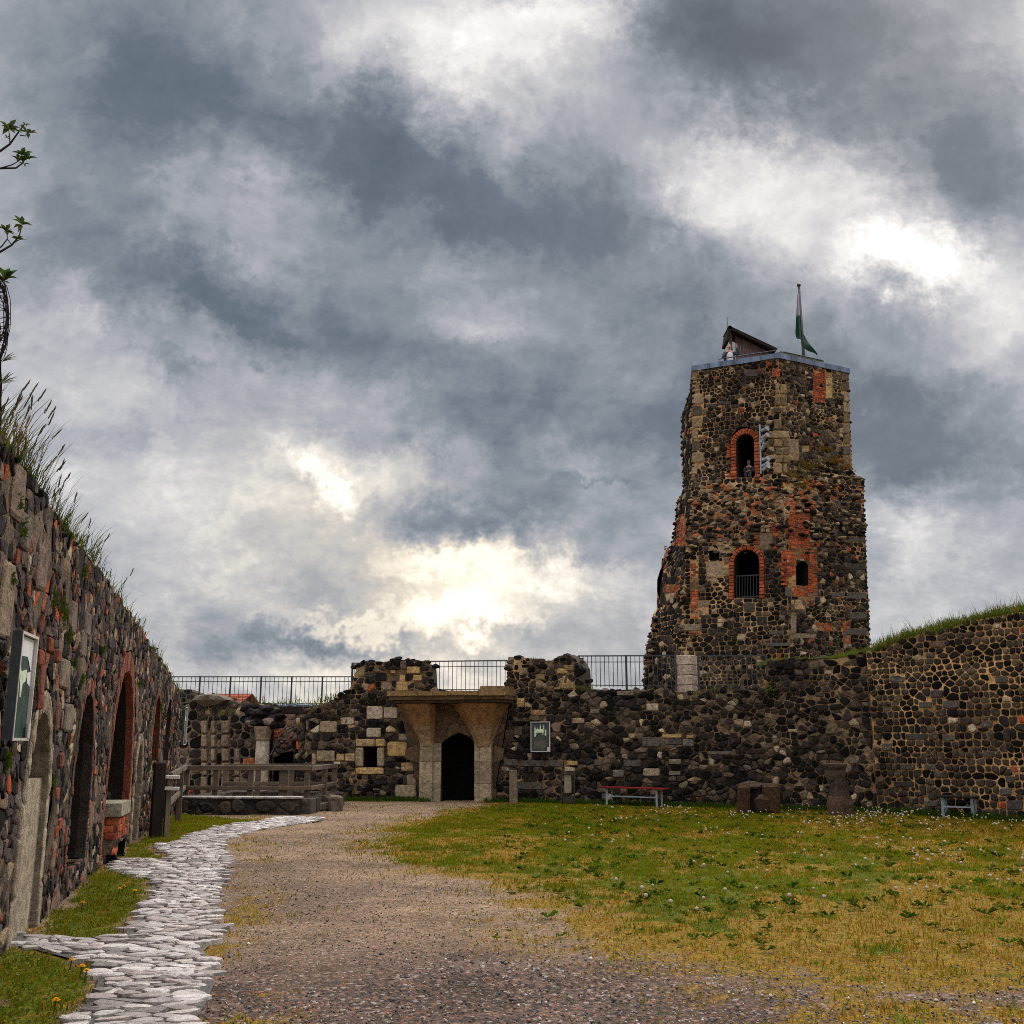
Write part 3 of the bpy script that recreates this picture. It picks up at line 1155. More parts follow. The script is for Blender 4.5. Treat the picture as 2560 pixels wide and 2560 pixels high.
# rough stones inside niche two
m = MB()
for k in range(20):
    u = c2 + R.uniform(-0.45, 0.45) * w2
    v = R.uniform(0.3, 0.9)
    m.rock(LW.P(u, v, -R.uniform(0.35, 0.75)), R.uniform(0.1, 0.2), pick(LWPAL + BRICK[:1], R), (1.2, 1, 0.7))
m.build('niche_rubble', 'masonry', T)
# small moss and fern cushions growing out of the joints are built with the grasses

# brick pedestal at the foot of the wall
u0, z0 = LW.hit(282, 2040)
pa, pb = LW.hit(252, 2060), LW.hit(312, 2060)
m = MB()
base = LW.P(u0, 0, 0.2)
T2 = thing('brick_plinth', 'low red brick plinth with a mossy stone slab on top, below the tall brick niche', 'plinth', base)
PW_ = 1.0
PP = lambda u, v, d=0.0: LW.P(u0 - PW_ / 2 + u, v, d + 0.14)
for sgn, P_ in ((0, PP), (1, lambda u, v, d=0.0: LW.P(u0 - PW_ / 2 - d, v, -0.28 + u))):
    Wd = PW_ if sgn == 0 else 0.42
    panel(m, P_, [(0, -0.05), (Wd, -0.05), (Wd, 0.62), (0, 0.62)], holes=[[(0.12, -0.04), (0.12, 0.25), (Wd - 0.12, 0.25), (Wd - 0.12, -0.04)]] if sgn == 0 else [], bricks=[([(0, 0.3), (Wd, 0.3), (Wd, 0.6), (0, 0.6)], 1, (0.25, 0.1))],
          size=(0.2, 0.14), mortar=(0.2, 0.15, 0.1), h=(0.01, 0.03), seed=77 + sgn, depth=0.35, reveal=(0.01, 0.009, 0.008))
m.build('brickwork', 'masonry', T2)
m = MB()
P = LW.P
for k in range(1):
    poly = [(u0 - PW_ / 2 - 0.03, -0.25), (u0 + PW_ / 2, -0.25), (u0 + PW_ / 2, 0.18), (u0 - PW_ / 2 - 0.03, 0.18)]
    vs = [P(u, 0.62, d) for u, d in poly] + [P(u, 0.8, d) for u, d in poly]
    m.add(vs, [(3, 2, 1, 0), (4, 5, 6, 7), (0, 1, 5, 4), (1, 2, 6, 5), (2, 3, 7, 6), (3, 0, 4, 7)], (0.26, 0.23, 0.17))
m.build('cap_slab', 'masonry_clean', T2)

# ------------------------------------------------------------------ courtyard back wall
BW = WallLine([(-7.6, 32.1), (-5.9, 31.6), (0.23, 30.6), (3.44, 29.0), (6.34, 27.6), (8.88, 26.2)], 1)
Hb = BW.hit
# px outline of the top, left to right
top_px = [(772, 1790), (790, 1772), (812, 1760), (832, 1752), (850, 1742), (870, 1730), (884, 1700), (893, 1660), (905, 1653), (940, 1656), (992, 1650), (1035, 1648), (1062, 1654), (1076, 1662), (1080, 1729),
          (1130, 1731), (1200, 1731), (1266, 1730), (1271, 1644), (1310, 1644), (1345, 1650), (1375, 1655), (1395, 1645), (1422, 1638), (1438, 1646), (1450, 1668), (1454, 1722),
          (1500, 1727), (1545, 1724), (1600, 1727), (1680, 1729), (1760, 1731), (1840, 1728), (1890, 1724), (1912, 1715), (1922, 1655), (1960, 1648), (2010, 1650), (2060, 1646), (2120, 1640), (2160, 1635), (2196, 1628)]
bw_top = [Hb(*p) for p in top_px]
bw_top = subdiv(bw_top, 0.28)
bw_top = [(u, v + 0.05 * noise.noise(Vector((u * 2.5, 9, 1))) + 0.03 * noise.noise(Vector((u * 7, 9, 1)))) for u, v in bw_top]
ul, ur = bw_top[0][0], BW.L[-1]
bw_out = [(ul, -0.15), (ur, -0.15)] + list(reversed(bw_top))


def z5(x, y):
    return 780 + x * 640 / 1932, 1560 + y * 640 / 1932


def z6(x, y):
    return 1300 + x * 640 / 1932, 1560 + y * 640 / 1932


def blk(f, x0, y0, x1, y1, c, h=0.03):
    return (hull([Hb(*f(x, y)) for x, y in ((x0, y0), (x1, y0), (x1, y1), (x0, y1))]), c, h)


sd1, sd2, sd3, sdp = (0.31, 0.22, 0.12), (0.26, 0.195, 0.125), (0.36, 0.235, 0.1), (0.36, 0.29, 0.21)
gry = (0.085, 0.072, 0.062)
bw_blocks = [blk(z5, *a) for a in [
    (412, 618, 535, 720, sdp), (542, 628, 648, 714, sdp), (35, 952, 175, 1038, sd2), (182, 980, 244, 1034, sd1), (248, 976, 326, 1038, sd1), (568, 885, 718, 1000, sd3), (745, 832, 806, 920, sd3),
    (742, 925, 820, 1030, sd1), (672, 1045, 784, 1112, sd1), (626, 1212, 788, 1308, sd2), (716, 1132, 812, 1208, sd2), (652, 826, 742, 878, sd2), (410, 782, 522, 856, sdp), (215, 704, 318, 760, sdp), (60, 730, 190, 820, sd2),
    (0, 975, 30, 1100, sd2), (1440, 1018, 1560, 1072, gry), (1572, 1028, 1755, 1076, gry), (1772, 1028, 1892, 1076, gry), (1552, 1192, 1735, 1250, gry), (1545, 556, 1606, 628, sd3), (1650, 648, 1765, 688, (0.26, 0.16, 0.08)),
    (1520, 708, 1620, 735, gry), (1520, 770, 1590, 840, (0.09, 0.06, 0.045)), (1408, 930, 1432, 1030, sd2), (715, 320, 815, 375, sd3), (660, 385, 705, 440, sd3), (640, 432, 720, 505, sd3), (760, 385, 830, 430, sd3), (1850, 335, 1932, 375, sd3), (1690, 380, 1760, 420, (0.2, 0.14, 0.07)), (590, 345, 630, 375, sd3), (530, 440, 600, 500, (0.2, 0.15, 0.09)), (345, 330, 400, 400, (0.2, 0.14, 0.07))]]
bw_blocks += [blk(z6, *a) for a in [
    (396, 708, 488, 752, sd2), (1072, 832, 1224, 858, sd3), (1256, 838, 1314, 862, sd3), (1092, 864, 1224, 912, gry), (1230, 868, 1312, 925, (0.13, 0.12, 0.11)), (928, 1088, 1058, 1148, sd2), (352, 1032, 438, 1068, sd3), (336, 1078, 418, 1112, sdp),
    (952, 598, 1048, 656, sdp), (922, 852, 1068, 928, gry), (782, 1022, 918, 1078, gry), (698, 1098, 788, 1158, (0.12, 0.105, 0.09)), (1122, 1108, 1214, 1142, (0.15, 0.13, 0.1)), (530, 640, 600, 675, (0.14, 0.13, 0.09)), (560, 1020, 640, 1070, gry),
    (1120, 1018, 1220, 1060, (0.16, 0.13, 0.1)), (320, 310, 410, 355, (0.16, 0.11, 0.05)), (300, 450, 410, 490, (0.2, 0.14, 0.07)), (1420, 960, 1590, 985, (0.12, 0.1, 0.08)), (730, 505, 860, 540, (0.16, 0.13, 0.09)), (1480, 525, 1540, 560, (0.14, 0.12, 0.09)), (0, 330, 60, 380, (0.2, 0.15, 0.09))]]
# window and doorway
win_in = hull([Hb(*z5(x, y)) for x, y in ((392, 926), (490, 926), (490, 1080), (392, 1080))])
win_out = hull([Hb(*z5(x, y)) for x, y in ((330, 868), (556, 868), (548, 1134), (330, 1134))])
portal_hole = hull([Hb(px, py) for px, py in ((1054, 2010), (1234, 2010), (1234, 1880), (1262, 1800), (1276, 1756), (1000, 1756), (1030, 1830), (1054, 1880))])
BWPAL = DARK + [((0.09, 0.062, 0.045), 2), ((0.13, 0.095, 0.066), 1.2)]
mb = MB()
panel(mb, BW.P, bw_out, holes=[win_out, portal_hole], blocks=bw_blocks, size=(0.22, 0.15), pal=BWPAL, mortar=(0.22, 0.14, 0.072), mdark=(0.022, 0.018, 0.015), mtop=(3.02, (0.34, 0.21, 0.1)), h=(0.012, 0.05), gap=(0.004, 0.016), seed=9,
      depth=[0, 0], tan=0.035, red=0.003, tilt=0.2, rnd=0.18, extra=0.35, rough=0.05, mscale=0.7, rect=(ul - 0.1, -0.2, ur - 0.02, 9))
wall_body(mb, BW.P, bw_top, 0.75)
for u, v in bw_top:
    for k in range(2):
        mb.rock(BW.P(u + R.uniform(-0.12, 0.12), v + R.uniform(-0.07, 0.02), -R.uniform(0.03, 0.65)), R.uniform(0.06, 0.12), pick(BWPAL, R), (1.2, 1, 0.7))
TB = thing('courtyard_wall', 'long dark basalt wall with two battlement stubs across the back of the courtyard', 'wall', (0, 30.6, 0))
mb.build('masonry', 'masonry', TB)
# dressed stone window
mw = MB()
wc = BW.P
for q, c in (((330, 868, 478, 926), sd1), ((480, 868, 556, 926), sd3), ((330, 930, 390, 1078), sd2), ((492, 930, 548, 1078), sd2), ((330, 1082, 545, 1134), sd3)):
    p, col, hh = blk(z5, *q, c)
    put_stone(mw, BW.P, p, 0.06, col, 0.006, 0.08, 1, R, dome=0.0)
m0 = MB()
n = 4
w_in, w_o = ccw(win_in), ccw(win_out)
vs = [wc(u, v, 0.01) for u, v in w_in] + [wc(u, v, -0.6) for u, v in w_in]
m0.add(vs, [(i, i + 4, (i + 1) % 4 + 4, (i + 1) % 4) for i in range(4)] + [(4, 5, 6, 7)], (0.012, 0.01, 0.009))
TW = mw.build('window_frame', 'masonry_clean', TB)
m0.build('window_recess', 'masonry', TB)

# ------------------------------------------------------------------ stone doorway with flared corbels
wu = lambda px, py=1900: Hb(px, py)[0]
zz_ = lambda px, py: Hb(px, py)[1]
gate_u = Hb(1148, 1950)[0]
TD = thing('stone_doorway', 'sandstone doorway with flared corbels and a heavy ledge above its dark pointed opening', 'doorway', BW.P(gate_u, 0, 0.1))
# wall slab between and behind the corbels, with the pointed opening
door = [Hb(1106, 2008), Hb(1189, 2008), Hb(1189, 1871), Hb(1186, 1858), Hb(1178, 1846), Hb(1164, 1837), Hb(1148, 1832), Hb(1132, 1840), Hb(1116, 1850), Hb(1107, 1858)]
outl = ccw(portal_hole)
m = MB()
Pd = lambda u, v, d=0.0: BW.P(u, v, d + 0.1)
panel(m, Pd, outl, holes=[hull(door)], size=(0.5, 0.34), pal=[((0.12, 0.075, 0.043), 1), ((0.1, 0.062, 0.036), 1), ((0.14, 0.09, 0.052), 1)], mortar=(0.1, 0.068, 0.04), mdark=(0.05, 0.035, 0.022), h=(0.008, 0.014), gap=(0.003, 0.006), seed=21,  # slab stones coloured darker for the shade between the corbels
      depth=0.72, reveal=(0.004, 0.0035, 0.003), tan=0, red=0, jitter=0.1, rnd=0.1, tilt=0.0, rect=(min(p[0] for p in outl), -0.1, max(p[0] for p in outl), 9), rough=0.006)  # reveal and back coloured near black, standing in for interior shade
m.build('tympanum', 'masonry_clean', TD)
for nm, xa, xb in (('jamb', 1054, 1105.5), ('jamb', 1189.5, 1233)):
    m = MB()
    ua, ub = wu(xa), wu(xb)
    zs = [-0.05, 0.5, 1.1, 1.62]
    for a_, b_ in zip(zs, zs[1:]):
        c = shade((0.29, 0.22, 0.145), 0.8, 1.15)
        for (q0, q1, dp) in ((0.0, 0.62, 0.24), (0.62, 1.0, 0.18)) if xa < 1100 else ((0.0, 0.35, 0.18), (0.35, 1.0, 0.24)):
            u0_, u1_ = ua + (ub - ua) * q0, ua + (ub - ua) * q1
            vs = [BW.P(u, v, d) for v in (a_ + 0.004, b_ - 0.004) for u, d in ((u0_, 0.0), (u0_, dp), (u1_, dp), (u1_, 0.0))]
            m.add(vs, [(0, 3, 2, 1), (4, 5, 6, 7), (0, 1, 5, 4), (1, 2, 6, 5), (2, 3, 7, 6), (3, 0, 4, 7)], c)
    m.build(nm, 'masonry_clean', TD)
# corbels: flare out and forward towards the ledge
zc0, zc1 = zz_(1070, 1866), zz_(1070, 1761)
for nm, b0, b1, t0, t1 in (('corbel', 1054, 1086, 1001, 1098), ('corbel', 1191, 1233, 1136, 1277)):
    m = MB()
    rings = []
    N = 9
    cs = []
    for i in range(N + 1):
        t = i / N
        e = t ** 1.35
        ua = wu(b0) + (wu(t0, 1765) - wu(b0)) * e
        ub = wu(b1) + (wu(t1, 1765) - wu(b1)) * (t ** 1.25)
        dp = 0.26 + 0.5 * t ** 1.5
        z = zc0 + (zc1 - zc0) * t
        ch = 0.22
        rings.append([BW.P(ua, z, 0.06), BW.P(ua, z, dp * 0.55), BW.P(ua + (ub - ua) * ch, z, dp), BW.P(ub - (ub - ua) * ch * 0.6, z, dp), BW.P(ub, z, dp * 0.6), BW.P(ub, z, 0.06)])
    m.loft(rings, [shade((0.27, 0.17, 0.092) if i_ < 30 else (0.23, 0.12, 0.05), 0.85, 1.12) for i_ in range(len(rings) * 6)])
    m.build(nm, 'masonry_clean', TD)
m = MB()
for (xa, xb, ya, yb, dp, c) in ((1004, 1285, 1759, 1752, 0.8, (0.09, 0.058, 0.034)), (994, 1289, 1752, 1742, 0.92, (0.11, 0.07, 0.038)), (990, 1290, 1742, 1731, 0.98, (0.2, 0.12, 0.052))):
    us_ = [wu(xa, 1740) + (wu(xb, 1740) - wu(xa, 1740)) * k / 8 for k in range(9)]
    for k in range(8):
        jj = R.uniform(-0.015, 0.015)
        za, zb2 = zz_(1130, ya), zz_(1130, yb) + R.uniform(-0.012, 0.012)
        vs = [BW.P(u, v, d) for v in (za, zb2) for u, d in ((us_[k] + 0.003, 0.0), (us_[k] + 0.003, dp + jj), (us_[k + 1] - 0.003, dp + jj), (us_[k + 1] - 0.003, 0.0))]
        m.add(vs, [(0, 3, 2, 1), (4, 5, 6, 7), (0, 1, 5, 4), (1, 2, 6, 5), (2, 3, 7, 6), (3, 0, 4, 7)], shade(c, 0.85, 1.15))
m.build('ledge', 'masonry_clean', TD)
m = MB()
ua, ub = wu(1217, 1730), wu(1289, 1730)
za, zb2 = zz_(1250, 1742), zz_(1250, 1719)
vs = [BW.P(u, v, d) for v, s_ in ((za, 0), (zb2, 0.04)) for u, d in ((ua + s_, 0.1), (ua + s_, 1.0 - s_), (ub - s_ * 0.3, 1.0 - s_), (ub - s_ * 0.3, 0.1))]
m.add(vs, [(0, 3, 2, 1), (4, 5, 6, 7), (0, 1, 5, 4), (1, 2, 6, 5), (2, 3, 7, 6), (3, 0, 4, 7)], (0.17, 0.105, 0.052))
m.build('cap_block', 'masonry_clean', TD)

# ------------------------------------------------------------------ right wall with grass on top
RW = WallLine([(8.86, 26.15), (10.8, 23.45), (12.6, 20.2), (13.8, 16.5)], 1)
rtop_px = [(2196, 1626), (2215, 1614), (2240, 1600), (2280, 1590), (2320, 1578), (2360, 1570), (2400, 1560), (2450, 1548), (2500, 1538), (2558, 1528)]
rt = [RW.hit(*p) for p in rtop_px]
rt[0] = (0.0, rt[0][1])
rt.append((RW.L[-1], rt[-1][1] + 0.9))
rt = [(u, v + 0.05 * noise.noise(Vector((u * 2.5, 2, 1)))) for u, v in subdiv(rt, 0.3)]
mb = MB()
Hr = RW.hit


def z7(x, y):
    return 1920 + x * 640 / 1932, 1420 + y * 640 / 1932


rbl = [(hull([Hr(*z7(x, y)) for x, y in ((x0, y0), (x1, y0), (x1, y1), (x0, y1))]), c, 0.03) for x0, y0, x1, y1, c in [
    (1320, 1000, 1440, 1060, gry), (1225, 920, 1325, 980, (0.06, 0.05, 0.045)), (1140, 1010, 1240, 1055, gry), (920, 820, 1035, 860, (0.1, 0.09, 0.08)), (1040, 1250, 1205, 1295, (0.05, 0.045, 0.04)), (1320, 1255, 1410, 1310, gry), (860, 1320, 940, 1380, gry),
    (1180, 1480, 1275, 1520, gry), (1000, 1480, 1110, 1520, (0.07, 0.06, 0.05)), (950, 1610, 1105, 1650, (0.03, 0.026, 0.026)), (1180, 1755, 1290, 1800, gry), (1625, 1380, 1710, 1430, gry), (1750, 1660, 1840, 1720, gry), (1715, 815, 1810, 870, gry), (1800, 1750, 1925, 1830, (0.06, 0.05, 0.045)), (1610, 1150, 1700, 1205, gry), (1220, 550, 1340, 600, (0.12, 0.075, 0.05)), (1190, 640, 1260, 680, gry), (1795, 1570, 1865, 1620, gry)]]
ro = [(0, -0.15), (RW.L[-1], -0.15)] + list(reversed(rt))
panel(mb, RW.P, ro, blocks=rbl, size=(0.19, 0.145), pal=DARK + [((0.07, 0.052, 0.037), 4), ((0.042, 0.032, 0.025), 4)], mortar=(0.52, 0.31, 0.13), mdark=(0.2, 0.11, 0.05), mbias=0.1, h=(0.012, 0.05), gap=(0.007, 0.026), vj=0.05, jitter=0.25, extra=0.04, seed=14, tan=0.02, red=0.004, rnd=0.18, tilt=0.1, drop=0.08,
      rect=(0.0, -0.2, RW.L[-1], 9), rough=0.025)
wall_body(mb, RW.P, rt, 0.8)
TR = thing('bastion_wall', 'curved grass topped basalt wall with tan mortar joints on the right of the lawn', 'wall', (10.8, 23.4, 0))
mb.build('masonry', 'masonry', TR)
# ------------------------------------------------------------------ tower
def lv(py, D=38.5):
    return at(1900, py, D).z


# plan corners by height: left-back, left-front, near corner, right, right-back; silhouettes follow the ruined buttress on the left
def cx(px, py, D):
    return at(px, py, D).x


LEV = [  # py, left silhouette px, corner-left px, near corner px, right px, forward shift of the front
    (1790, 1604, 1700, 1975, 2179, 0.75), (1690, 1610, 1702, 1975, 2177, 0.72), (1600, 1617, 1703, 1973, 2174, 0.7), (1560, 1628, 1704, 1972, 2173, 0.68), (1514, 1632, 1705, 1970, 2171, 0.66), (1500, 1642, 1708, 1970, 2170, 0.64),
    (1420, 1643, 1712, 1968, 2167, 0.62), (1395, 1650, 1714, 1966, 2166, 0.6), (1370, 1662, 1716, 1965, 2165, 0.58), (1345, 1674, 1719, 1963, 2164, 0.55), (1310, 1684, 1722, 1962, 2162, 0.5), (1270, 1689, 1725, 1960, 2160, 0.42),
    (1225, 1692, 1727, 1958, 2160, 0.3), (1205, 1700, 1728, 1955, 2160, 0.2), (1180, 1709, 1730, 1953, 2159, 0.1), (1174, 1709, 1730, 1952, 2135, 0.03), (1150, 1709, 1730, 1951, 2130, 0.0), (1060, 1707, 1730, 1949, 2126, 0.0), (985, 1706, 1730, 1948, 2123, 0.0),
    (950, 1716, 1730, 1947, 2122, 0.0), (925, 1729, 1733, 1947, 2121, 0.0), (897, 1729, 1733, 1946, 2120, 0.0)]
rows = []
for py, xl, xa, xb, xc, fw in LEV:
    z = lv(py)
    def X(px, D):                                   # x at this height and depth for a given pixel column
        t = D / (FPX * CT)
        # solve along the row z: pixel x = 1280 + FPX * X / depth, depth = D*CT + (z-EYE)*ST
        return (px - 1280) / FPX * (D * CT + (z - EYE) * ST)
    rows.append((z, [Vector((X(xl, 41.4), 41.4, z)), Vector((X(xa, 39.5 - fw), 39.5 - fw, z)), Vector((X(xb, 38.1 - fw), 38.1 - fw, z)), Vector((X(xc, 39.8 - fw * 0.8), 39.8 - fw * 0.8, z)),
                     Vector((X(xc, 39.8) - 0.1, 44.0, z)), Vector((X(xb, 38.1), 46.5, z)), Vector((X(xl, 41.4) + 0.9, 44.6, z))]))
rows.sort(key=lambda r: r[0])


def corner(k, z):
    if z <= rows[0][0]:
        return Vector((rows[0][1][k].x, rows[0][1][k].y, z))
    for (z0, a), (z1, b) in zip(rows, rows[1:]):
        if z0 <= z <= z1:
            t = (z - z0) / (z1 - z0)
            p = a[k].lerp(b[k], t)
            return Vector((p.x, p.y, z))
    p = rows[-1][1][k]
    return Vector((p.x, p.y, z))


ZT0, ZT1 = 2.0, rows[-1][0]


class Face:
    def __init__(s, k):
        s.k = k
        s.W = (rows[len(rows) // 2][1][k + 1] - rows[len(rows) // 2][1][k]).length

    def P(s, u, v, d=0.0):
        a, b = corner(s.k, v), corner(s.k + 1, v)
        e = (b - a)
        n = Vector((e.y, -e.x, 0)).normalized()
        # rubble belly where the vault has broken away
        return a + e * (u / s.W) + n * d

    def hit(s, px, py):
        # iterate: find z and u so that P projects to the pixel
        u, z = s.W / 2, lv(py)
        for _ in range(25):
            p = s.P(u, z)
            x, F, Zr = ray(px, py)
            # depth along this column from the plan line
            a, b = corner(s.k, z), corner(s.k + 1, z)
            e = b - a
            den = x * e.y - F * e.x
            t = (a.x * e.y - a.y * e.x) / den
            uu = ((x * t - a.x) / e.x if abs(e.x) > abs(e.y) else (F * t - a.y) / e.y) * s.W
            zz2 = EYE + Zr * t
            u, z = uu, zz2
        return (u, z)


FL, FR, FS = Face(1), Face(2), Face(0)


def z8(x, y):
    return 1580 + x * 640 / 1932, 680 + y * 640 / 1932


def z9(x, y):
    return 1580 + x * 640 / 1932, 1100 + y * 640 / 1932


def fpoly(face, f, pts):
    return hull([face.hit(*f(x, y)) for x, y in pts])


def frect(face, f, x0, y0, x1, y1):
    return fpoly(face, f, [(x0, y0), (x1, y0), (x1, y1), (x0, y1)])


def farch(face, f, x0, x1, ytop, ybot, rise, pointed=False):
    pts = [(x0, ybot), (x1, ybot)]
    n = 7
    cxm, hw = (x0 + x1) / 2, (x1 - x0) / 2
    for i in range(n + 1):
        t = PI * i / n
        yy = ytop + rise * (1 - math.sin(t)) if not pointed else ytop + rise * abs(math.cos(t)) ** 1.0
        pts.append((cxm + hw * math.cos(t), yy))
    return fpoly(face, f, pts)


tp = Face
qt = (0.23, 0.155, 0.08)
quo = lambda: shade(R.choice((qt, (0.16, 0.11, 0.06), (0.12, 0.09, 0.062), (0.26, 0.19, 0.11))), 0.6, 1.1)
TM = MB()
zbelt0, zbelt1 = lv(1390), lv(1195)
BELT = [((0.022, 0.018, 0.017), 4), ((0.05, 0.038, 0.03), 3), ((0.1, 0.07, 0.045), 3), ((0.16, 0.11, 0.065), 3), ((0.22, 0.15, 0.085), 2), ((0.26, 0.075, 0.028), 2.6), ((0.008, 0.007, 0.007), 4)]
UPR = [((0.022, 0.018, 0.016), 3), ((0.04, 0.032, 0.027), 4), ((0.065, 0.05, 0.038), 4), ((0.11, 0.08, 0.055), 3), ((0.009, 0.008, 0.008), 4)]
LOWR = [((0.009, 0.008, 0.008), 5), ((0.022, 0.018, 0.016), 3), ((0.045, 0.035, 0.028), 3), ((0.075, 0.057, 0.041), 2), ((0.2, 0.06, 0.025), 0.35)]


def palL(u, v):
    return BELT if zbelt0 < v + 0.4 * noise.noise(Vector((u, 1, 1))) < zbelt1 else DARK


def palR(u, v):
    v += 0.4 * noise.noise(Vector((u, 2, 1)))
    return UPR if v > zbelt1 else (BELT if v > zbelt0 and u < FR.W * 0.45 else LOWR)


MT = dict(mortar=(0.42, 0.25, 0.11), mdark=(0.11, 0.066, 0.036), h=(0.01, 0.05), gap=(0.005, 0.022), extra=0.08, rnd=0.19, tilt=0.12, mbias=0.0, backing=0.2, vj=0.07)
# --- left front face
wl_up = farch(FL, z8, 792, 920, 1225, 1552, 64)
ring_out = farch(FL, z8, 745, 965, 1166, 1552, 110)
door_o = farch(FL, z9, 772, 958, 830, 1196, 90)
doorring = farch(FL, z9, 735, 1003, 790, 1196, 120)
nich = frect(FL, z9, 580, 836, 656, 905)
bl = []
for k in range(9):                                   # pale corner stones
    y0 = 745 + k * 88
    bl.append((frect(FL, z8, 452, y0, 522 + R.uniform(-34, 22), y0 + 76), quo(), 0.03))
for k, (x0, y0, x1, y1) in enumerate([(1085, 846, 1110, 920), (1078, 935, 1120, 1010), (1066, 1022, 1128, 1064), (1072, 1112, 1130, 1188), (1030, 1200, 1130, 1256), (1070, 1262, 1132, 1320), (1085, 1330, 1132, 1380), (1082, 1388, 1135, 1440), (1070, 1448, 1135, 1520)]):
    bl.append((frect(FL, z8, x0, y0, x1, y1), quo(), 0.04))
bl += [(frect(FL, z8, 560, 995, 640, 1020), (0.06, 0.05, 0.045), 0.02), (frect(FL, z8, 655, 975, 740, 1003), (0.06, 0.05, 0.045), 0.02), (frect(FL, z8, 850, 735, 950, 790), (0.07, 0.055, 0.05), 0.02), (frect(FL, z8, 530, 700, 620, 745), (0.05, 0.04, 0.035), 0.02)]
bl += [(frect(FL, z9, 560, 915, 690, 1038), (0.25, 0.18, 0.11), 0.01), (frect(FL, z9, 500, 1210, 580, 1320), (0.16, 0.12, 0.08), 0.01), (frect(FL, z9, 660, 800, 770, 850), (0.2, 0.15, 0.09), 0.01), (frect(FL, z9, 680, 960, 770, 1020), (0.2, 0.15, 0.09), 0.01),
       (frect(FL, z9, 960, 700, 1060, 830), (0.13, 0.09, 0.055), 0.015), (frect(FL, z9, 370, 1390, 520, 1440), (0.2, 0.15, 0.1), 0.02), (frect(FL, z9, 845, 1225, 930, 1300), (0.06, 0.05, 0.04), 0.02), (frect(FL, z9, 940, 1330, 1020, 1400), (0.035, 0.03, 0.028), 0.02), (frect(FL, z9, 1010, 1530, 1055, 1560), gry, 0.02)]
bk = [(frect(FL, z8, 715, 1290, 742, 1400), 0.9), (frect(FL, z8, 705, 1515, 745, 1545), 0.9), (frect(FL, z8, 1060, 735, 1118, 790), 0.9), (frect(FL, z9, 442, 905, 500, 1345), 0.75, (0.22, 0.1)), (frect(FL, z9, 430, 1445, 515, 1475), 0.8), (frect(FL, z9, 1040, 660, 1105, 700), 0.8),
      (frect(FL, z9, 920, 700, 960, 790), 0.7)]
outl = [(0, ZT0), (FL.W, ZT0), (FL.W, ZT1), (0, ZT1)]
panel(TM, FL.P, outl, holes=[ring_out, doorring, nich], blocks=bl, bricks=bk, size=(0.205, 0.16), palf=palL, seed=41, depth=[0, 0, 0.5], tan=0.05, red=0.02, rect=(0, ZT0, FL.W, ZT1), **MT)
# --- right front face
wr = farch(FR, z9, 1237, 1328, 905, 1098, 45, True)
slit = fpoly(FR, z8, [(1408, 915), (1408, 870), (1427, 838), (1447, 870), (1447, 915)])
bl = []
for k in range(9):
    y0 = 750 + k * 80
    bl.append((frect(FR, z8, 1590 + R.uniform(-14, 14) + k * 1.5, y0, 1636 + k * 1.6, y0 + 70), quo(), 0.03))
for k, (x0, y0, x1, y1) in enumerate([(1118, 846, 1165, 920), (1122, 935, 1168, 1010), (1132, 1022, 1160, 1064), (1136, 1200, 1185, 1256), (1140, 1262, 1178, 1320), (1136, 1330, 1188, 1380), (1140, 1388, 1192, 1440), (1140, 1448, 1170, 1520)]):
    bl.append((frect(FR, z8, x0, y0, x1, y1), quo(), 0.04))
bl += [(frect(FR, z8, 1462, 800, 1512, 955), (0.38, 0.25, 0.1), 0.008), (frect(FR, z8, 1470, 760, 1510, 798), (0.3, 0.17, 0.07), 0.008), (frect(FR, z8, 1180, 1260, 1260, 1420), (0.22, 0.155, 0.1), 0.008), (frect(FR, z8, 1280, 1310, 1340, 1360), (0.28, 0.17, 0.09), 0.008),
       (frect(FR, z9, 1195, 1300, 1240, 1460), (0.2, 0.155, 0.11), 0.01), (frect(FR, z9, 1210, 1460, 1390, 1495), (0.17, 0.13, 0.09), 0.02), (frect(FR, z9, 1160, 1105, 1222, 1180), (0.1, 0.085, 0.065), 0.01), (frect(FR, z9, 1200, 1205, 1310, 1280), (0.32, 0.22, 0.12), 0.008),
       (frect(FR, z9, 1470, 730, 1750, 770), (0.07, 0.055, 0.045), 0.03), (frect(FR, z9, 1500, 1150, 1590, 1185), gry, 0.02), (frect(FR, z9, 1620, 1150, 1770, 1195), gry, 0.02), (frect(FR, z9, 1640, 1300, 1775, 1350), gry, 0.02), (frect(FR, z9, 1040, 1440, 1150, 1470), gry, 0.02), (frect(FR, z9, 1020, 1530, 1195, 1555), gry, 0.02),
       (frect(FR, z9, 1600, 1420, 1780, 1470), gry, 0.02), (frect(FR, z9, 1500, 460, 1640, 500), (0.08, 0.075, 0.055), 0.02), (frect(FR, z9, 1620, 930, 1760, 980), (0.05, 0.04, 0.035), 0.02)]
bk = [(frect(FR, z8, 1366, 735, 1458, 985), 0.85), (frect(FR, z8, 1290, 675, 1450, 700), 0.9), (frect(FR, z9, 1182, 552, 1345, 828), 0.96), (frect(FR, z9, 1130, 832, 1236, 1095), 0.9), (frect(FR, z9, 1330, 832, 1398, 1180), 0.85), (frect(FR, z9, 1236, 832, 1330, 900), 0.8), (frect(FR, z9, 1205, 1100, 1330, 1180), 0.85),
      (frect(FR, z9, 1410, 1382, 1508, 1440), 0.85), (frect(FR, z9, 1590, 1365, 1650, 1535), 0.8, (0.22, 0.11)), (frect(FR, z9, 1315, 1205, 1375, 1250), 0.8), (frect(FR, z8, 1180, 1680, 1330, 1760), 0.5), (frect(FR, z8, 1130, 1590, 1220, 1640), 0.5)]
outr = [(0, ZT0), (FR.W, ZT0), (FR.W, ZT1), (0, ZT1)]
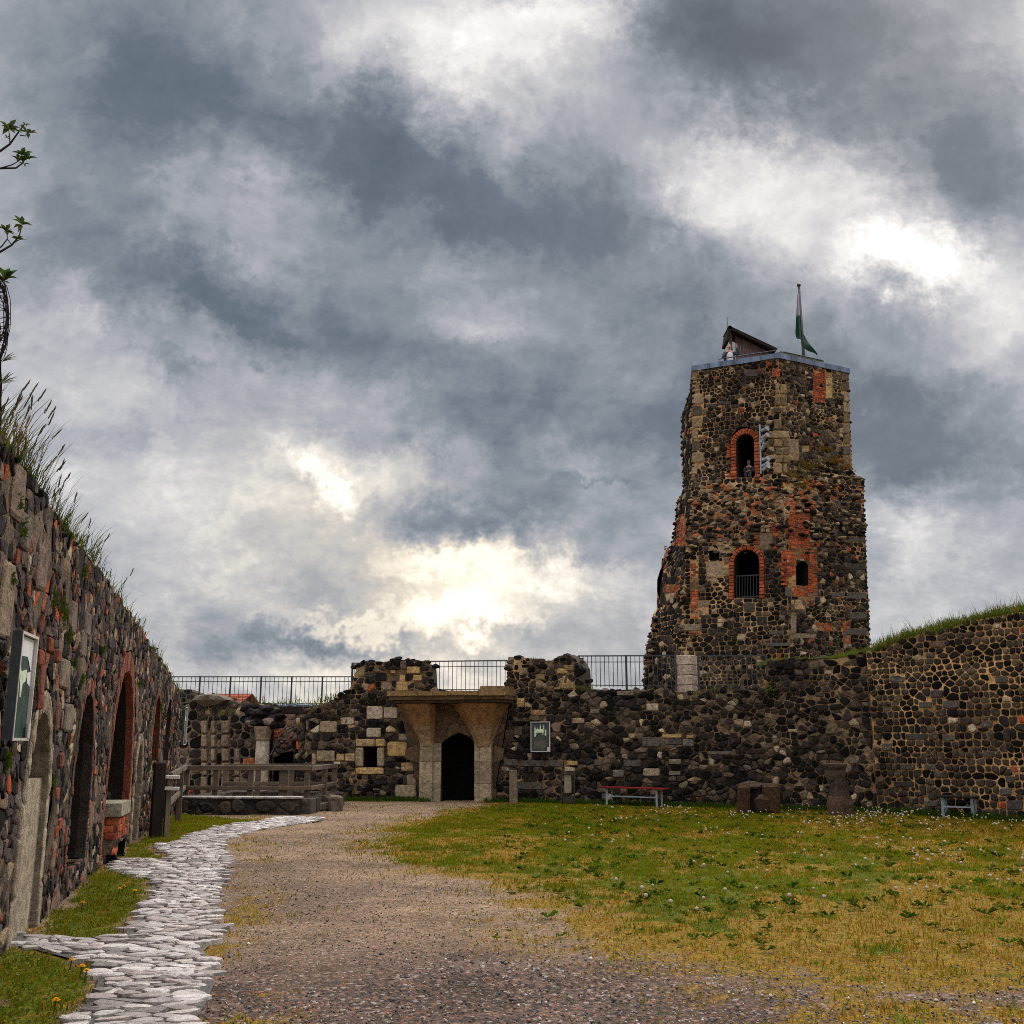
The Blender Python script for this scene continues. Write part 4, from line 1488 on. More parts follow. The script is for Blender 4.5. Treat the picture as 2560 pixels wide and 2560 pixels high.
panel(TM, FR.P, outr, holes=[wr, slit], blocks=bl, bricks=bk, size=(0.215, 0.15), palf=palR, seed=43, depth=[0.8, 0.4], reveal=(0.012, 0.009, 0.008), tan=0.06, red=0.02, rect=(0, ZT0, FR.W, ZT1), **MT)
# --- narrow left face and the broken buttress
wsl = farch(FS, z9, 212, 250, 880, 1240, 60, True)
bk = [(frect(FS, z9, 330, 560, 405, 800), 0.8, (0.22, 0.1)), (frect(FS, z9, 245, 800, 275, 1000), 0.7), (frect(FS, z9, 250, 1090, 330, 1150), 0.6)]
outs = [(0, ZT0), (FS.W, ZT0), (FS.W, ZT1), (0, ZT1)]
panel(TM, FS.P, outs, bricks=bk, holes=[wsl], size=(0.26, 0.2), seed=47, tan=0.06, red=0.02, depth=0.5, rect=(0, ZT0, FS.W, ZT1), **MT)
# hidden back faces and roof deck
nR = len(rows)
vs = [p for z, r in rows for p in r]
vs += [Vector((p.x, p.y, ZT0)) for p in rows[0][1]]
fs = []
for i in range(nR - 1):
    for k in range(3, 7):
        k2 = (k + 1) % 7
        fs.append((i * 7 + k, i * 7 + k2, (i + 1) * 7 + k2, (i + 1) * 7 + k))
for k in range(3, 7):
    fs.append((nR * 7 + k, nR * 7 + (k + 1) % 7, (k + 1) % 7, k))
ZD = ZT1 - 1.15                                     # the roof deck lies behind a parapet
top7 = rows[-1][1]
cen = sum((p for p in top7), Vector()) / 7
b0 = len(vs)
inn7 = [p.lerp(cen, 0.09) for p in top7]
vs += inn7 + [Vector((p.x, p.y, ZD)) for p in inn7]
for k in range(7):
    k2 = (k + 1) % 7
    fs.append(((nR - 1) * 7 + k, (nR - 1) * 7 + k2, b0 + k2, b0 + k))
    fs.append((b0 + k, b0 + k2, b0 + 7 + k2, b0 + 7 + k))
fs.append(tuple(b0 + 7 + k for k in range(7)))
TM.add(vs, fs, (0.06, 0.05, 0.04))
# loose rubble where the lower storeys are broken: shoulder on the right, belt below the upper window, stepped left edge
pal_r = DARK + [((0.2, 0.14, 0.08), 5), ((0.26, 0.17, 0.1), 3), ((0.26, 0.09, 0.04), 2)]
for k in range(420):
    a = R.random()
    if a < 0.6:
        f = FL if R.random() < 0.5 else FR
        y = R.uniform(1195, 1390)
        u = R.uniform(0.0, f.W)
        z = lv(y)
        TM.rock(f.P(u, z, R.uniform(-0.05, 0.1)), R.uniform(0.05, 0.14), pick(pal_r, R), (1.3, 1, 0.6))
    elif a < 0.75:
        u = R.uniform(FR.W * 0.35, FR.W)
        TM.rock(FR.P(u, lv(R.uniform(1160, 1185)), R.uniform(-0.1, 0.1)), R.uniform(0.06, 0.15), pick(pal_r, R), (1.3, 1, 0.65))
    else:
        yy_ = R.uniform(1200, 1700)
        if 1380 < yy_ < 1520:
            continue
        z = lv(yy_)
        p = corner(0, z)
        TM.rock(p + Vector((R.uniform(0.02, 0.12), R.uniform(-0.8, 0.05), 0)), R.uniform(0.07, 0.14), pick(pal_r, R), (1.3, 1, 0.65))
# ragged edge stones down the three silhouette corners
for k, c in ((3, 2), (0, 2), (1, 1)):
    z = ZT0
    while z < ZT1 - 0.2:
        if k == 0 and lv(1520) < z < lv(1380):
            z += 0.2
            continue
        TM.rock(corner(k, z) + Vector((-0.06 if k == 3 else 0.06, 0.08, 0)), R.uniform(0.07, 0.13), pick(DARK + [(qt, 6)], R), (1.3, 1.3, 0.8), rough=0.16)
        z += R.uniform(0.14, 0.24)
tb = Vector((10.3, 40.5, 2.9))
TT = thing('stone_tower', 'tall ruined basalt tower with red brick patches and arched openings above the courtyard', 'tower', tb)
shaft = TM.build('shaft', 'masonry', TT)
# openings with brick rings
def opening(name, face, inner, outer, depth, col, brick=True):
    m = MB()
    inn, ou = ccw(inner), ccw(outer)
    # walk both outlines by angle about the inner centroid, base excluded
    c = centroid(inn)
    base = min(p[1] for p in inn)
    pl = []
    n = 26
    us = [p[0] for p in inn]
    hw, cu_ = (max(us) - min(us)) / 2, (max(us) + min(us)) / 2
    topv = max(p[1] for p in inn)
    k = (max(p[0] for p in ou) - min(p[0] for p in ou)) / 2 / hw
    inpl = [(cu_ + hw, base)] + [(cu_ + hw, topv - hw)] + [(cu_ + hw * math.cos(t * PI / 12), topv - hw + hw * math.sin(t * PI / 12)) for t in range(1, 12)] + [(cu_ - hw, topv - hw), (cu_ - hw, base)]
    inpl = subdiv(inpl, 0.13)
    th = (k - 1) * hw
    oupl = []
    for u, v in inpl:
        if v <= topv - hw + 1e-6:
            oupl.append((u + (th if u > cu_ else -th), v))
        else:
            a = math.atan2(v - (topv - hw), u - cu_)
            oupl.append((cu_ + (hw + th) * math.cos(a), topv - hw + (hw + th) * math.sin(a)))
    voussoirs(m, face.P, inpl, oupl, (brk if brick else quo), 0.04)
    nn = len(inpl)
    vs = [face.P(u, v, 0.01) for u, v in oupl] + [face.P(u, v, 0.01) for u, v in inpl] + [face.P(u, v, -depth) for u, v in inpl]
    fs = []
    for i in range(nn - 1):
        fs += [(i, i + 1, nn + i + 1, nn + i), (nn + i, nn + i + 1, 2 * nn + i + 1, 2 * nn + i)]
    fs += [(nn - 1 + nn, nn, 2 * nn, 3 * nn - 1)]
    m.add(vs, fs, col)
    m.add([face.P(u, v, -depth) for u, v in inpl], [tuple(range(nn))], (0.003, 0.0027, 0.0025))  # near-black panel closes the opening, painted as the unlit interior
    return m.build(name, 'masonry', TT)


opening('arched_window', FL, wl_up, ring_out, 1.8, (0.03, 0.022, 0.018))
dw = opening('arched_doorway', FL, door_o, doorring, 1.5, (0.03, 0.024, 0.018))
# barred gate in the lower half of the doorway
m = MB()
us = [p[0] for p in door_o]
ua, ub = min(us) + 0.04, max(us) - 0.04
za = min(p[1] for p in door_o)
zt = FL.hit(*z9(860, 1010))[1]
for k in range(9):
    u = ua + (ub - ua) * k / 8
    m.tube([FL.P(u, za + 0.03, -0.3), FL.P(u, zt, -0.3)], 0.014, 5)
for z in (za + 0.12, zt - 0.02):
    m.beam(FL.P(ua, z, -0.3), FL.P(ub, z, -0.3), 0.03, 0.04)
m.build('barred_gate', 'metal', TT)
# lead coping around the roof
m = MB()
ztop = ZT1
ctr = Vector((10.2, 42, ztop))
ring0 = rows[-1][1]
for k in range(7):
    a, b = ring0[k], ring0[(k + 1) % 7]
    e = (b - a)
    L = e.length
    nn = Vector((e.y, -e.x, 0)).normalized()
    ns = max(2, int(L / 0.6))
    for i in range(ns):
        p, q = a + e * (i / ns + 0.002), a + e * ((i + 1) / ns - 0.002)
        ov = 0.07
        if i == 0:
            p = p - e.normalized() * 0.05
        if i == ns - 1:
            q = q + e.normalized() * 0.05
        o1_, o2_ = nn * ov, nn * -0.25
        z0_, z1_ = ztop - 0.14 + R.uniform(-0.01, 0.01), ztop + 0.07
        vs = [Vector((w_.x, w_.y, z)) for z in (z0_, z1_) for w_ in (p + o1_, q + o1_, q + o2_, p + o2_)]
        m.add(vs, [(0, 3, 2, 1), (4, 5, 6, 7), (0, 1, 5, 4), (1, 2, 6, 5), (2, 3, 7, 6), (3, 0, 4, 7)])
m.build('lead_coping', 'lead', TT)
# roof hut: lean-to over the stair head
hut = MB()
D_h = 41.0
ap, lo, re = at(1819, 819, D_h), at(1813, 856, D_h), at(1940, 876, D_h)
dk = 0.75
zr = ZD
# plank wall (gable facing the yard)
m = MB()
xs0, xs1 = at(1840, 860, D_h).x, at(1932, 876, D_h).x
npl = 14
for k in range(npl):
    xa = xs0 + (xs1 - xs0) * k / npl
    xb = xs0 + (xs1 - xs0) * (k + 1) / npl - 0.015
    def ztop_at(x):
        t = (x - ap.x) / (re.x - ap.x)
        return ap.z + (re.z - ap.z) * t - 0.16
    dy = R.uniform(0, 0.015)
    vs = []
    for yy in (D_h + 0.1 + dy, D_h + 0.14 + dy):
        vs += [Vector((xa, yy, zr)), Vector((xb, yy, zr)), Vector((xb, yy, max(zr + 0.02, ztop_at(xb)))), Vector((xa, yy, max(zr + 0.02, ztop_at(xa))))]
    m.add(vs, [(0, 1, 2, 3), (7, 6, 5, 4), (0, 4, 5, 1), (1, 5, 6, 2), (2, 6, 7, 3), (3, 7, 4, 0)])
hb = Vector(((xs0 + xs1) / 2, D_h + 0.6, zr))
TH_ = thing('stair_hut', 'small plank hut with a steep dark lean-to roof on top of the tower', 'hut', hb)
m.build('plank_wall', 'woodred', TH_)
m = MB()
th = 0.13
nrm_ = Vector((-(re.z - ap.z), 0, re.x - ap.x)).normalized()
for a, b in ((ap, re), (lo, ap)):
    d = (b - a).normalized()
    up = Vector((-d.z, 0, d.x))
    vs = []
    for yy in (-0.25, dk):
        vs += [a + Vector((0, yy, 0)), b + Vector((0, yy, 0)), b + Vector((0, yy, 0)) - up * th, a + Vector((0, yy, 0)) - up * th]
    m.add(vs, [(0, 1, 2, 3), (7, 6, 5, 4), (0, 4, 5, 1), (1, 5, 6, 2), (2, 6, 7, 3), (3, 7, 4, 0)])
m.build('roof', 'wooddark', TH_)
m = MB()
m.beam(Vector((at(1826, 850, D_h).x, D_h, zr)), Vector((at(1826, 835, D_h).x, D_h, ap.z - 0.3)), 0.1, 0.1)
m.build('corner_post', 'woodgrey', TH_)
m = MB()
m.tube([ap + Vector((0, 0.1, -0.1)), at(1818, 793, D_h)], [0.018, 0.01], 5)
m.build('lightning_rod', 'metal', TH_)
# flagpole on a mossy stone base
D_f = 40.2
fb = at(2009, 882, D_f)
ft = at(2004.5, 717, D_f)
TF = thing('flagpole', 'dark flagpole with a rounded tip standing on the tower roof', 'flagpole', Vector((fb.x, D_f, ZD)))
m = MB()
fbase = Vector((fb.x, D_f, ZD))
ftop = Vector((fb.x - 0.02, D_f, ft.z))
m.tube([fbase, fbase.lerp(ftop, 0.5), ftop], [0.075, 0.062, 0.05], 10)
m.lathe([(0.05, 0.0), (0.085, 0.05), (0.075, 0.12), (0.02, 0.17)], ftop, 10)
m.build('pole', 'metal', TF, smooth=True)
m = MB()
pa_, pb_ = at(1984, 905, 39.2), at(2088, 907, 39.9)
TS = Vector(((pa_.x + pb_.x) / 2, 40.0, ztop))
e_ = (ring0[3] - ring0[2]).normalized()
n_ = Vector((e_.y, -e_.x, 0))
c0 = ring0[2].lerp(ring0[3], 0.42) - n_ * 0.55
m.box(Vector((c0.x, c0.y, ztop + 0.22)), (2.2, 0.5, 0.32), rz=math.atan2(e_.y, e_.x), col=(0.11, 0.1, 0.05), bev=0.04)
o = m.build('stone_kerb', 'masonry', None, origin=(c0.x, c0.y, ztop))
tag(o, 'long mossy stone block lying behind the tower edge below the flag', 'block')
# flag: two folds hanging limp on either side of the pole
m = MB()
NU, NV = 15, 22
vs, cs, fs = [], [], []
for j in range(NV + 1):
    t = j / NV
    for i in range(NU + 1):
        s_ = i / NU
        L0 = at(2003 - 1 - 14 * min(1, t * 1.25), 732, D_f).x if False else 0
        # hoist edge follows the pole; the cloth falls and gathers in folds
        zz3 = ft.z - 0.35 - t * (ft.z - 0.35 - (at(2000, 862, D_f).z))
        spread = 0.1 + 0.22 * t
        x_ = fb.x - 0.02 - spread * s_
        y_ = D_f - 0.08 + 0.16 * math.sin(s_ * 9 + t * 1.5) * (0.3 + 0.7 * t) * 0.6
        z_ = zz3 + (0.42 * s_ * t)
        vs.append(Vector((x_, y_, z_)))
        cs.append((0.3, 0.26, 0.32) if t < 0.46 + 0.06 * s_ else (0.003, 0.06, 0.028))
for j in range(NV):
    for i in range(NU):
        a = j * (NU + 1) + i
        fs.append((a, a + 1, a + NU + 2, a + NU + 1))
m.add(vs, fs, cs)
# the free corner blown to the right of the pole
A, B, C_ = at(2008, 836, D_f), at(2042, 888, D_f), at(2009, 872, D_f)
vs, cs, fs = [], [], []
N = 10
for j in range(N + 1):
    t = j / N
    for i in range(5):
        s_ = i / 4
        p = A.lerp(B, t).lerp(C_.lerp(B, t), s_)
        vs.append(p + Vector((0, -0.06 + 0.06 * math.sin(t * 5 + s_ * 6), 0)))
        cs.append((0.003, 0.045, 0.02))
for j in range(N):
    for i in range(4):
        a = j * 5 + i
        fs.append((a, a + 1, a + 6, a + 5))
m.add(vs, fs, cs)
o = m.build('flag', 'flag', None, origin=(fb.x, D_f, ft.z - 0.4), smooth=True)
tag(o, 'limp green and white flag hanging from the pole on the tower', 'flag')
# two thin handrails on the roof edge
def roofrail(k, t0, t1, label):
    a, b = ring0[k].lerp(ring0[k + 1], t0), ring0[k].lerp(ring0[k + 1], t1)
    e = ring0[k + 1] - ring0[k]
    nn = Vector((e.y, -e.x, 0)).normalized() * -0.15
    a, b = a + nn, b + nn
    m = MB()
    hh = 0.26
    up = Vector((0, 0, hh))
    m.tube([a, a + up, b + up, b], 0.022, 6)
    for t in (0.33, 0.66):
        p = a.lerp(b, t)
        m.tube([p, p + up], 0.018, 5)
    o = m.build('handrail', 'metal', None, origin=tuple((a + b) / 2), smooth=False)
    tag(o, label, 'handrail', 'handrails on the tower roof')


roofrail(1, 0.3, 0.97, 'thin dark handrail along the tower edge in front of the plank hut')
roofrail(2, 0.12, 0.68, 'thin dark handrail along the tower edge beside the flagpole')
# column of silver spotlights beside the upper window
pu = FL.hit(*z8(970, 1200))[0]
zA, zB = FL.hit(*z8(970, 1530))[1], FL.hit(*z8(970, 1160))[1]
TL = thing('spotlight_rack', 'upright mast of silver spotlights beside the upper arched window of the tower', 'spotlights', FL.P(pu, zA, 0.12))
m = MB()
m.tube([FL.P(pu, zA, 0.14), FL.P(pu, zB, 0.14)], 0.035, 8)
for t in (0.1, 0.5, 0.9):
    z = zA + (zB - zA) * t
    m.tube([FL.P(pu, z, 0.14), FL.P(pu, z, -0.05)], 0.02, 6)
m.build('mast', 'galv', TL)
for y, dx, dz in ((1210, 1, 0.1), (1262, 1, 0.15), (1305, 0.6, 0.75), (1358, 0.6, 0.75), (1432, 1, 0.05), (1478, 1, 0.2), (1508, 0.9, 0.3)):
    z = FL.hit(*z8(990, y))[1]
    m = MB()
    p = FL.P(pu + 0.06, z, 0.2)
    d = (FL.P(pu + 1, z, 0.75) - FL.P(pu, z, 0.2)).normalized() * dx + Vector((0, 0, dz))
    d.normalize()
    m.tube([p, p + d * 0.05, p + d * 0.2, p + d * 0.3, p + d * 0.33], [0.04, 0.07, 0.075, 0.1, 0.1], 10)
    m.tube([FL.P(pu, z, 0.14), p + d * 0.1], 0.02, 5)
    m.build('lamp', 'lampwhite', TL)
# ------------------------------------------------------------------ ground
G0 = lambda *pts: [tuple(gnd(*p).xy) for p in pts]
LAWN = G0((1240, 2022), (1150, 2040), (1060, 2070), (1010, 2098), (1050, 2120), (1130, 2155), (1230, 2172), (1340, 2186), (1420, 2215), (1490, 2275), (1580, 2335), (1700, 2365), (1900, 2385), (2200, 2412), (2560, 2440)) + [(9.5, 9.5), (14, 18), (13, 21), (10.8, 23.5), (8.9, 26.1), (6.3, 27.5), (3.4, 28.9), (0.5, 30.4)]
PATCH = [G0((-40, 2352), (60, 2368), (179, 2398), (250, 2418), (238, 2470), (170, 2552), (120, 2640), (-60, 2760)),
         G0((70, 2338), (110, 2290), (160, 2255), (235, 2170), (262, 2172), (318, 2184), (378, 2200), (376, 2240), (345, 2296), (300, 2342), (130, 2345)),
         G0((296, 2142), (318, 2110), (340, 2106), (374, 2114), (418, 2140), (414, 2148)),
         G0((345, 2108), (385, 2060), (425, 2035), (520, 2040), (640, 2050), (530, 2072), (455, 2104), (380, 2114))]
PATH = G0((150, 2620), (175, 2543), (229, 2500), (245, 2450), (252, 2410), (179, 2397), (89, 2374), (30, 2363), (27, 2337), (132, 2342), (285, 2346), (315, 2334), (335, 2311), (348, 2281), (381, 2235), (378, 2198), (318, 2184), (265, 2168), (292, 2145), (414, 2150), (421, 2135), (381, 2119), (374, 2112), (454, 2105), (474, 2086), (530, 2072), (580, 2062), (640, 2054), (695, 2042), (808, 2045), (797, 2053), (649, 2075), (596, 2087), (570, 2099), (557, 2119), (566, 2137), (572, 2163), (560, 2185), (547, 2245), (540, 2285), (533, 2305), (550, 2330), (525, 2360), (510, 2377), (535, 2423), (535, 2463), (515, 2505), (505, 2525), (490, 2550), (470, 2640))


def sdist(px, py, poly):
    """signed distance, negative inside (arrays)"""
    d = np.full(px.shape, 1e9)
    ins = np.zeros(px.shape, bool)
    n = len(poly)
    for i in range(n):
        ax, ay = poly[i]
        bx, by = poly[(i + 1) % n]
        ex, ey = bx - ax, by - ay
        wx, wy = px - ax, py - ay
        t = np.clip((wx * ex + wy * ey) / (ex * ex + ey * ey + 1e-12), 0, 1)
        d = np.minimum(d, np.hypot(wx - ex * t, wy - ey * t))
        c = (ay > py) != (by > py)
        with np.errstate(divide='ignore', invalid='ignore'):
            xx = (bx - ax) * (py - ay) / (by - ay) + ax
        ins ^= c & (px < xx)
    return np.where(ins, -d, d)


def vnoise(x, y, seed=0):
    xi, yi = np.floor(x).astype(np.int64), np.floor(y).astype(np.int64)
    xf, yf = x - xi, y - yi
    def hsh(a, b):
        h = (a * 374761393 + b * 668265263 + seed * 1442695041) & 0xFFFFFFFF
        h = ((h ^ (h >> 13)) * 1274126177) & 0xFFFFFFFF
        return ((h ^ (h >> 16)) & 0xFFFF) / 65535.0
    u, v = xf * xf * (3 - 2 * xf), yf * yf * (3 - 2 * yf)
    return (hsh(xi, yi) * (1 - u) + hsh(xi + 1, yi) * u) * (1 - v) + (hsh(xi, yi + 1) * (1 - u) + hsh(xi + 1, yi + 1) * u) * v


def fbm(x, y, seed=0, octv=4):
    s, a, t = 0, 0.5, 0
    for o in range(octv):
        s = s + a * vnoise(x * 2 ** o, y * 2 ** o, seed + o * 17)
        t += a
        a *= 0.6
    return s / t


def sstep(a, b, x):
    t = np.clip((x - a) / (b - a), 0, 1)
    return t * t * (3 - 2 * t)


def cover(x, y):
    """green turf, dry turf / moss, dark coarse grit"""
    sl = sdist(x, y, LAWN)
    n1, n2, n3 = fbm(x * 0.55, y * 0.4, 3), fbm(x * 1.6, y * 1.2, 8), fbm(x * 4.5, y * 4.0, 21)
    edge = sl + (n1 - 0.5) * 2.6 + (n2 - 0.5) * 1.5
    lawn = 1 - sstep(-0.3, 0.9, edge)
    # greener on the left and in the middle, drier to the right and towards the viewer
    right = sstep(2.5, 7.5, x) * 0.24 + sstep(13.5, 9.5, y) * 0.25
    n4 = fbm(x * 2.6, y * 1.5, 55)
    gr = sstep(0.44, 0.59, n1 * 0.3 + n2 * 0.25 + n3 * 0.3 + n4 * 0.25 - right * 0.42 + 0.0)
    green = lawn * (0.04 + 0.96 * gr)
    dry = lawn * (1 - gr * 0.75)
    # straw-coloured thin turf in front of the lawn and on the right
    front = sstep(2.4, 0.0, sl) * sstep(0.45, 0.7, n2 * 0.6 + n3 * 0.4 + 0.12) * 0.75
    dry = np.maximum(dry, front)
    moss = sstep(-0.6, 2.0, x + (n1 - 0.5) * 3) * sstep(14, 9, y) * (0.35 + 0.65 * sstep(0.38, 0.6, n2 * 0.5 + n3 * 0.5))
    dry = np.maximum(dry, moss * 0.8)
    tufts = sstep(0.60, 0.68, n2 * 0.45 + n3 * 0.55) * sstep(4.5, 0.5, sl) * (x > 1.0)
    green = np.maximum(green, tufts * 0.8)
    for pch in PATCH:
        sp = sdist(x, y, pch)
        e = sp + (n3 - 0.5) * 0.5
        k = 1 - sstep(-0.22, 0.08, e)
        green = np.maximum(green, k * sstep(0.3, 0.5, n2 * 0.5 + n3 * 0.5 + 0.02))
        dry = np.maximum(dry, k * 0.8)
    # mossy strip on the far side of the path and thin patches in the gravel
    sp = sdist(x, y, PATH)
    strip = sstep(1.3, 0.1, sp) * sstep(0.47, 0.62, n2 * 0.6 + n3 * 0.4) * (x > -6.5)
    dry = np.maximum(dry, strip * 0.6)
    streak = sstep(0.55, 0.72, fbm(x * 0.5, y * 0.9, 31)) * sstep(0.45, 0.6, n3) * 0.45
    dry = np.maximum(dry, streak)
    # a line of weeds along the wall feet
    foot = np.minimum(np.abs(sdist(x, y, [(-5.9, 31.6), (0.23, 30.6), (3.44, 29.0), (6.34, 27.6), (8.86, 26.2), (10.8, 23.5), (10.9, 23.6), (8.9, 26.4), (6.4, 27.8), (3.5, 29.2), (0.3, 30.8), (-5.9, 31.8)])), 9)
    fk = sstep(0.75, 0.15, foot) * (sstep(-2.2, -1.2, x) * 0 + 1)
    door = sstep(0.9, 0.5, np.abs(x + 1.55))
    green = np.maximum(green, fk * (1 - door) * 0.9)
    grit = sstep(11.0, 7.2, y + (n1 - 0.5) * 3.5) * 0.95 + sstep(0.5, 0.7, fbm(x * 0.35, y * 0.8, 44)) * 0.5
    return np.clip(green, 0, 1), np.clip(dry, 0, 1), np.clip(grit, 0, 1)


fx = list(np.arange(-9.5, 12.6, 0.11))
fy = list(np.arange(4.0, 33.0, 0.13))
xs = [-900, -300, -100, -40, -18] + fx + [18, 40, 100, 300, 900]
ys = [-300, -60, -20, -5, 1] + fy + [36, 42, 60, 120, 400, 1500]
XX, YY = np.meshgrid(np.array(xs, float), np.array(ys, float))
gz = (fbm(XX * 0.7, YY * 0.7, 5) - 0.5) * 0.05 + (fbm(XX * 3, YY * 3, 6) - 0.5) * 0.018 - 0.012
far = (np.abs(XX) > 13) | (YY > 33) | (YY < 3.5)
gz[far] = -0.02
gC = cover(XX.ravel(), YY.ravel())
gV = np.stack([XX.ravel(), YY.ravel(), gz.ravel()], 1)
nx, ny = len(xs), len(ys)
idx = np.arange(nx * ny).reshape(ny, nx)
gF = np.stack([idx[:-1, :-1].ravel(), idx[:-1, 1:].ravel(), idx[1:, 1:].ravel(), idx[1:, :-1].ravel()], 1)


def np_mesh(name, V, F, C, mat, smooth=False):
    me = bpy.data.meshes.new(name)
    me.vertices.add(len(V))
    me.vertices.foreach_set('co', np.ascontiguousarray(V, dtype=np.float32).ravel())
    k = F.shape[1]
    me.loops.add(F.size)
    me.loops.foreach_set('vertex_index', np.ascontiguousarray(F, dtype=np.int32).ravel())
    me.polygons.add(len(F))
    me.polygons.foreach_set('loop_start', np.arange(0, F.size, k, dtype=np.int32))
    if smooth:
        me.polygons.foreach_set('use_smooth', np.ones(len(F), bool))
    me.update(calc_edges=True)
    ca = me.color_attributes.new('Col', 'FLOAT_COLOR', 'POINT')
    c4 = np.ones((len(V), 4), np.float32)
    c4[:, :3] = C
    ca.data.foreach_set('color', c4.ravel())
    me.materials.append(mat)
    me.validate()
    return me


m, nt, b = new_mat('gravel_and_turf')
tc = nd(nt, 'ShaderNodeTexCoord')
v = tc.outputs['Object']
a = nd(nt, 'ShaderNodeAttribute', attribute_name='Col')
sp_ = nd(nt, 'ShaderNodeSeparateColor')
nt.links.new(a.outputs['Color'], sp_.inputs[0])
vo = nd(nt, 'ShaderNodeTexVoronoi')
vo.inputs['Scale'].default_value = 34
nt.links.new(v, vo.inputs['Vector'])
vo2 = nd(nt, 'ShaderNodeTexVoronoi')
vo2.inputs['Scale'].default_value = 85
nt.links.new(v, vo2.inputs['Vector'])
sepc = nd(nt, 'ShaderNodeSeparateColor')
nt.links.new(vo.outputs['Color'], sepc.inputs[0])
sepc2 = nd(nt, 'ShaderNodeSeparateColor')
nt.links.new(vo2.outputs['Color'], sepc2.inputs[0])
st1 = ramp(nt, sepc.outputs[0], [(0.0, (0.04, 0.034, 0.034)), (0.2, (0.12, 0.085, 0.062)), (0.5, (0.25, 0.172, 0.11)), (0.75, (0.35, 0.235, 0.148)), (0.92, (0.3, 0.135, 0.075)), (1.0, (0.5, 0.45, 0.38))])
st2 = ramp(nt, sepc2.outputs[0], [(0.0, (0.08, 0.062, 0.05)), (0.3, (0.2, 0.138, 0.09)), (0.7, (0.33, 0.225, 0.14)), (1.0, (0.43, 0.31, 0.205))])
big = noise_node(nt, v, 1.1, 6, 0.65)
c = mixc(nt, ramp(nt, noise_node(nt, v, 6.0, 4, 0.7).outputs[0], [(0.4, 0.25), (0.6, 0.8)]).outputs[0], st2.outputs[0], st1.outputs[0])
grc = ramp(nt, sepc.outputs[1], [(0.0, (0.028, 0.026, 0.03)), (0.4, (0.075, 0.056, 0.05)), (0.7, (0.15, 0.1, 0.075)), (0.9, (0.2, 0.09, 0.055)), (1.0, (0.36, 0.33, 0.31))])
c = mixc(nt, math_n(nt, 'MULTIPLY', sp_.outputs[2], 0.9), c, grc.outputs[0])
c = mixc(nt, 1.0, c, ramp(nt, big.outputs[0], [(0.3, 0.6), (0.7, 1.1)]).outputs[0], 'MULTIPLY')
tn = noise_node(nt, v, 16.0, 5, 0.75)
tn2 = noise_node(nt, v, 3.0, 5, 0.7)
dryc = ramp(nt, tn.outputs[0], [(0.3, (0.05, 0.042, 0.004)), (0.5, (0.17, 0.105, 0.008)), (0.75, (0.34, 0.2, 0.028))])
dryc = mixc(nt, ramp(nt, tn2.outputs[0], [(0.5, 0.0), (0.7, 0.6)]).outputs[0], dryc.outputs[0], (0.24, 0.085, 0.012))
grnc = ramp(nt, tn.outputs[0], [(0.3, (0.014, 0.024, 0.002)), (0.58, (0.085, 0.1, 0.004)), (0.8, (0.25, 0.2, 0.012))])
brk_ = math_n(nt, 'ADD', math_n(nt, 'MULTIPLY', sp_.outputs[1], 1.2), math_n(nt, 'MULTIPLY', math_n(nt, 'SUBTRACT', tn.outputs[0], 0.5), 1.5))
c = mixc(nt, ramp(nt, brk_, [(0.35, 0.0), (0.75, 0.92)]).outputs[0], c, dryc)
brk2 = math_n(nt, 'ADD', sp_.outputs[0], math_n(nt, 'MULTIPLY', math_n(nt, 'SUBTRACT', tn.outputs[0], 0.5), 1.2))
c = mixc(nt, ramp(nt, brk2, [(0.3, 0.0), (0.65, 0.95)]).outputs[0], c, grnc.outputs[0])
nt.links.new(c, b.inputs['Base Color'])
b.inputs['Roughness'].default_value = 0.95
b.inputs['Specular IOR Level'].default_value = 0.06
fn = noise_node(nt, v, 55.0, 3, 0.7)
c = mixc(nt, 1.0, c, ramp(nt, fn.outputs[0], [(0.3, 0.45), (0.7, 1.5)]).outputs[0], 'MULTIPLY')
nt.links.new(c, b.inputs['Base Color'])
hh = math_n(nt, 'ADD', math_n(nt, 'MULTIPLY', vo.outputs['Distance'], -1.0), math_n(nt, 'MULTIPLY', vo2.outputs['Distance'], -0.5))
hh = math_n(nt, 'ADD', hh, math_n(nt, 'MULTIPLY', tn.outputs[0], 0.5))
bump(nt, b, hh, 0.8, 0.03)
MAT['ground'] = m
o = link('ground', np_mesh('ground', gV, gF, np.stack(gC, 1), MAT['ground'], True))
tag(o, 'brown gravel courtyard ground with turf patches', None, None, 'structure')

# cobbled path
cb, nt, b = new_mat('worn_cobbles')
tc = nd(nt, 'ShaderNodeTexCoord')
v = tc.outputs['Object']
a = nd(nt, 'ShaderNodeAttribute', attribute_name='Col')
mps = nd(nt, 'ShaderNodeMapping')
mps.inputs['Scale'].default_value = (0.6, 1.5, 1)
nt.links.new(v, mps.inputs[0])
n1 = noise_node(nt, mps.outputs[0], 14.0, 7, 0.8, 0.5)
n2 = noise_node(nt, v, 60.0, 3, 0.7)
c = mixc(nt, 1.0, a.outputs['Color'], ramp(nt, n1.outputs[0], [(0.32, 0.32), (0.5, 0.9), (0.7, 1.3)]).outputs[0], 'MULTIPLY')
c = mixc(nt, ramp(nt, n2.outputs[0], [(0.62, 0.0), (0.72, 0.6)]).outputs[0], c, (0.07, 0.06, 0.05))
nt.links.new(c, b.inputs['Base Color'])
b.inputs['Roughness'].default_value = 0.5
b.inputs['Specular IOR Level'].default_value = 0.6
bump(nt, b, math_n(nt, 'ADD', n1.outputs[0], math_n(nt, 'MULTIPLY', n2.outputs[0], 0.4)), 0.7, 0.03)
MAT['cobble'] = cb
mb = MB()
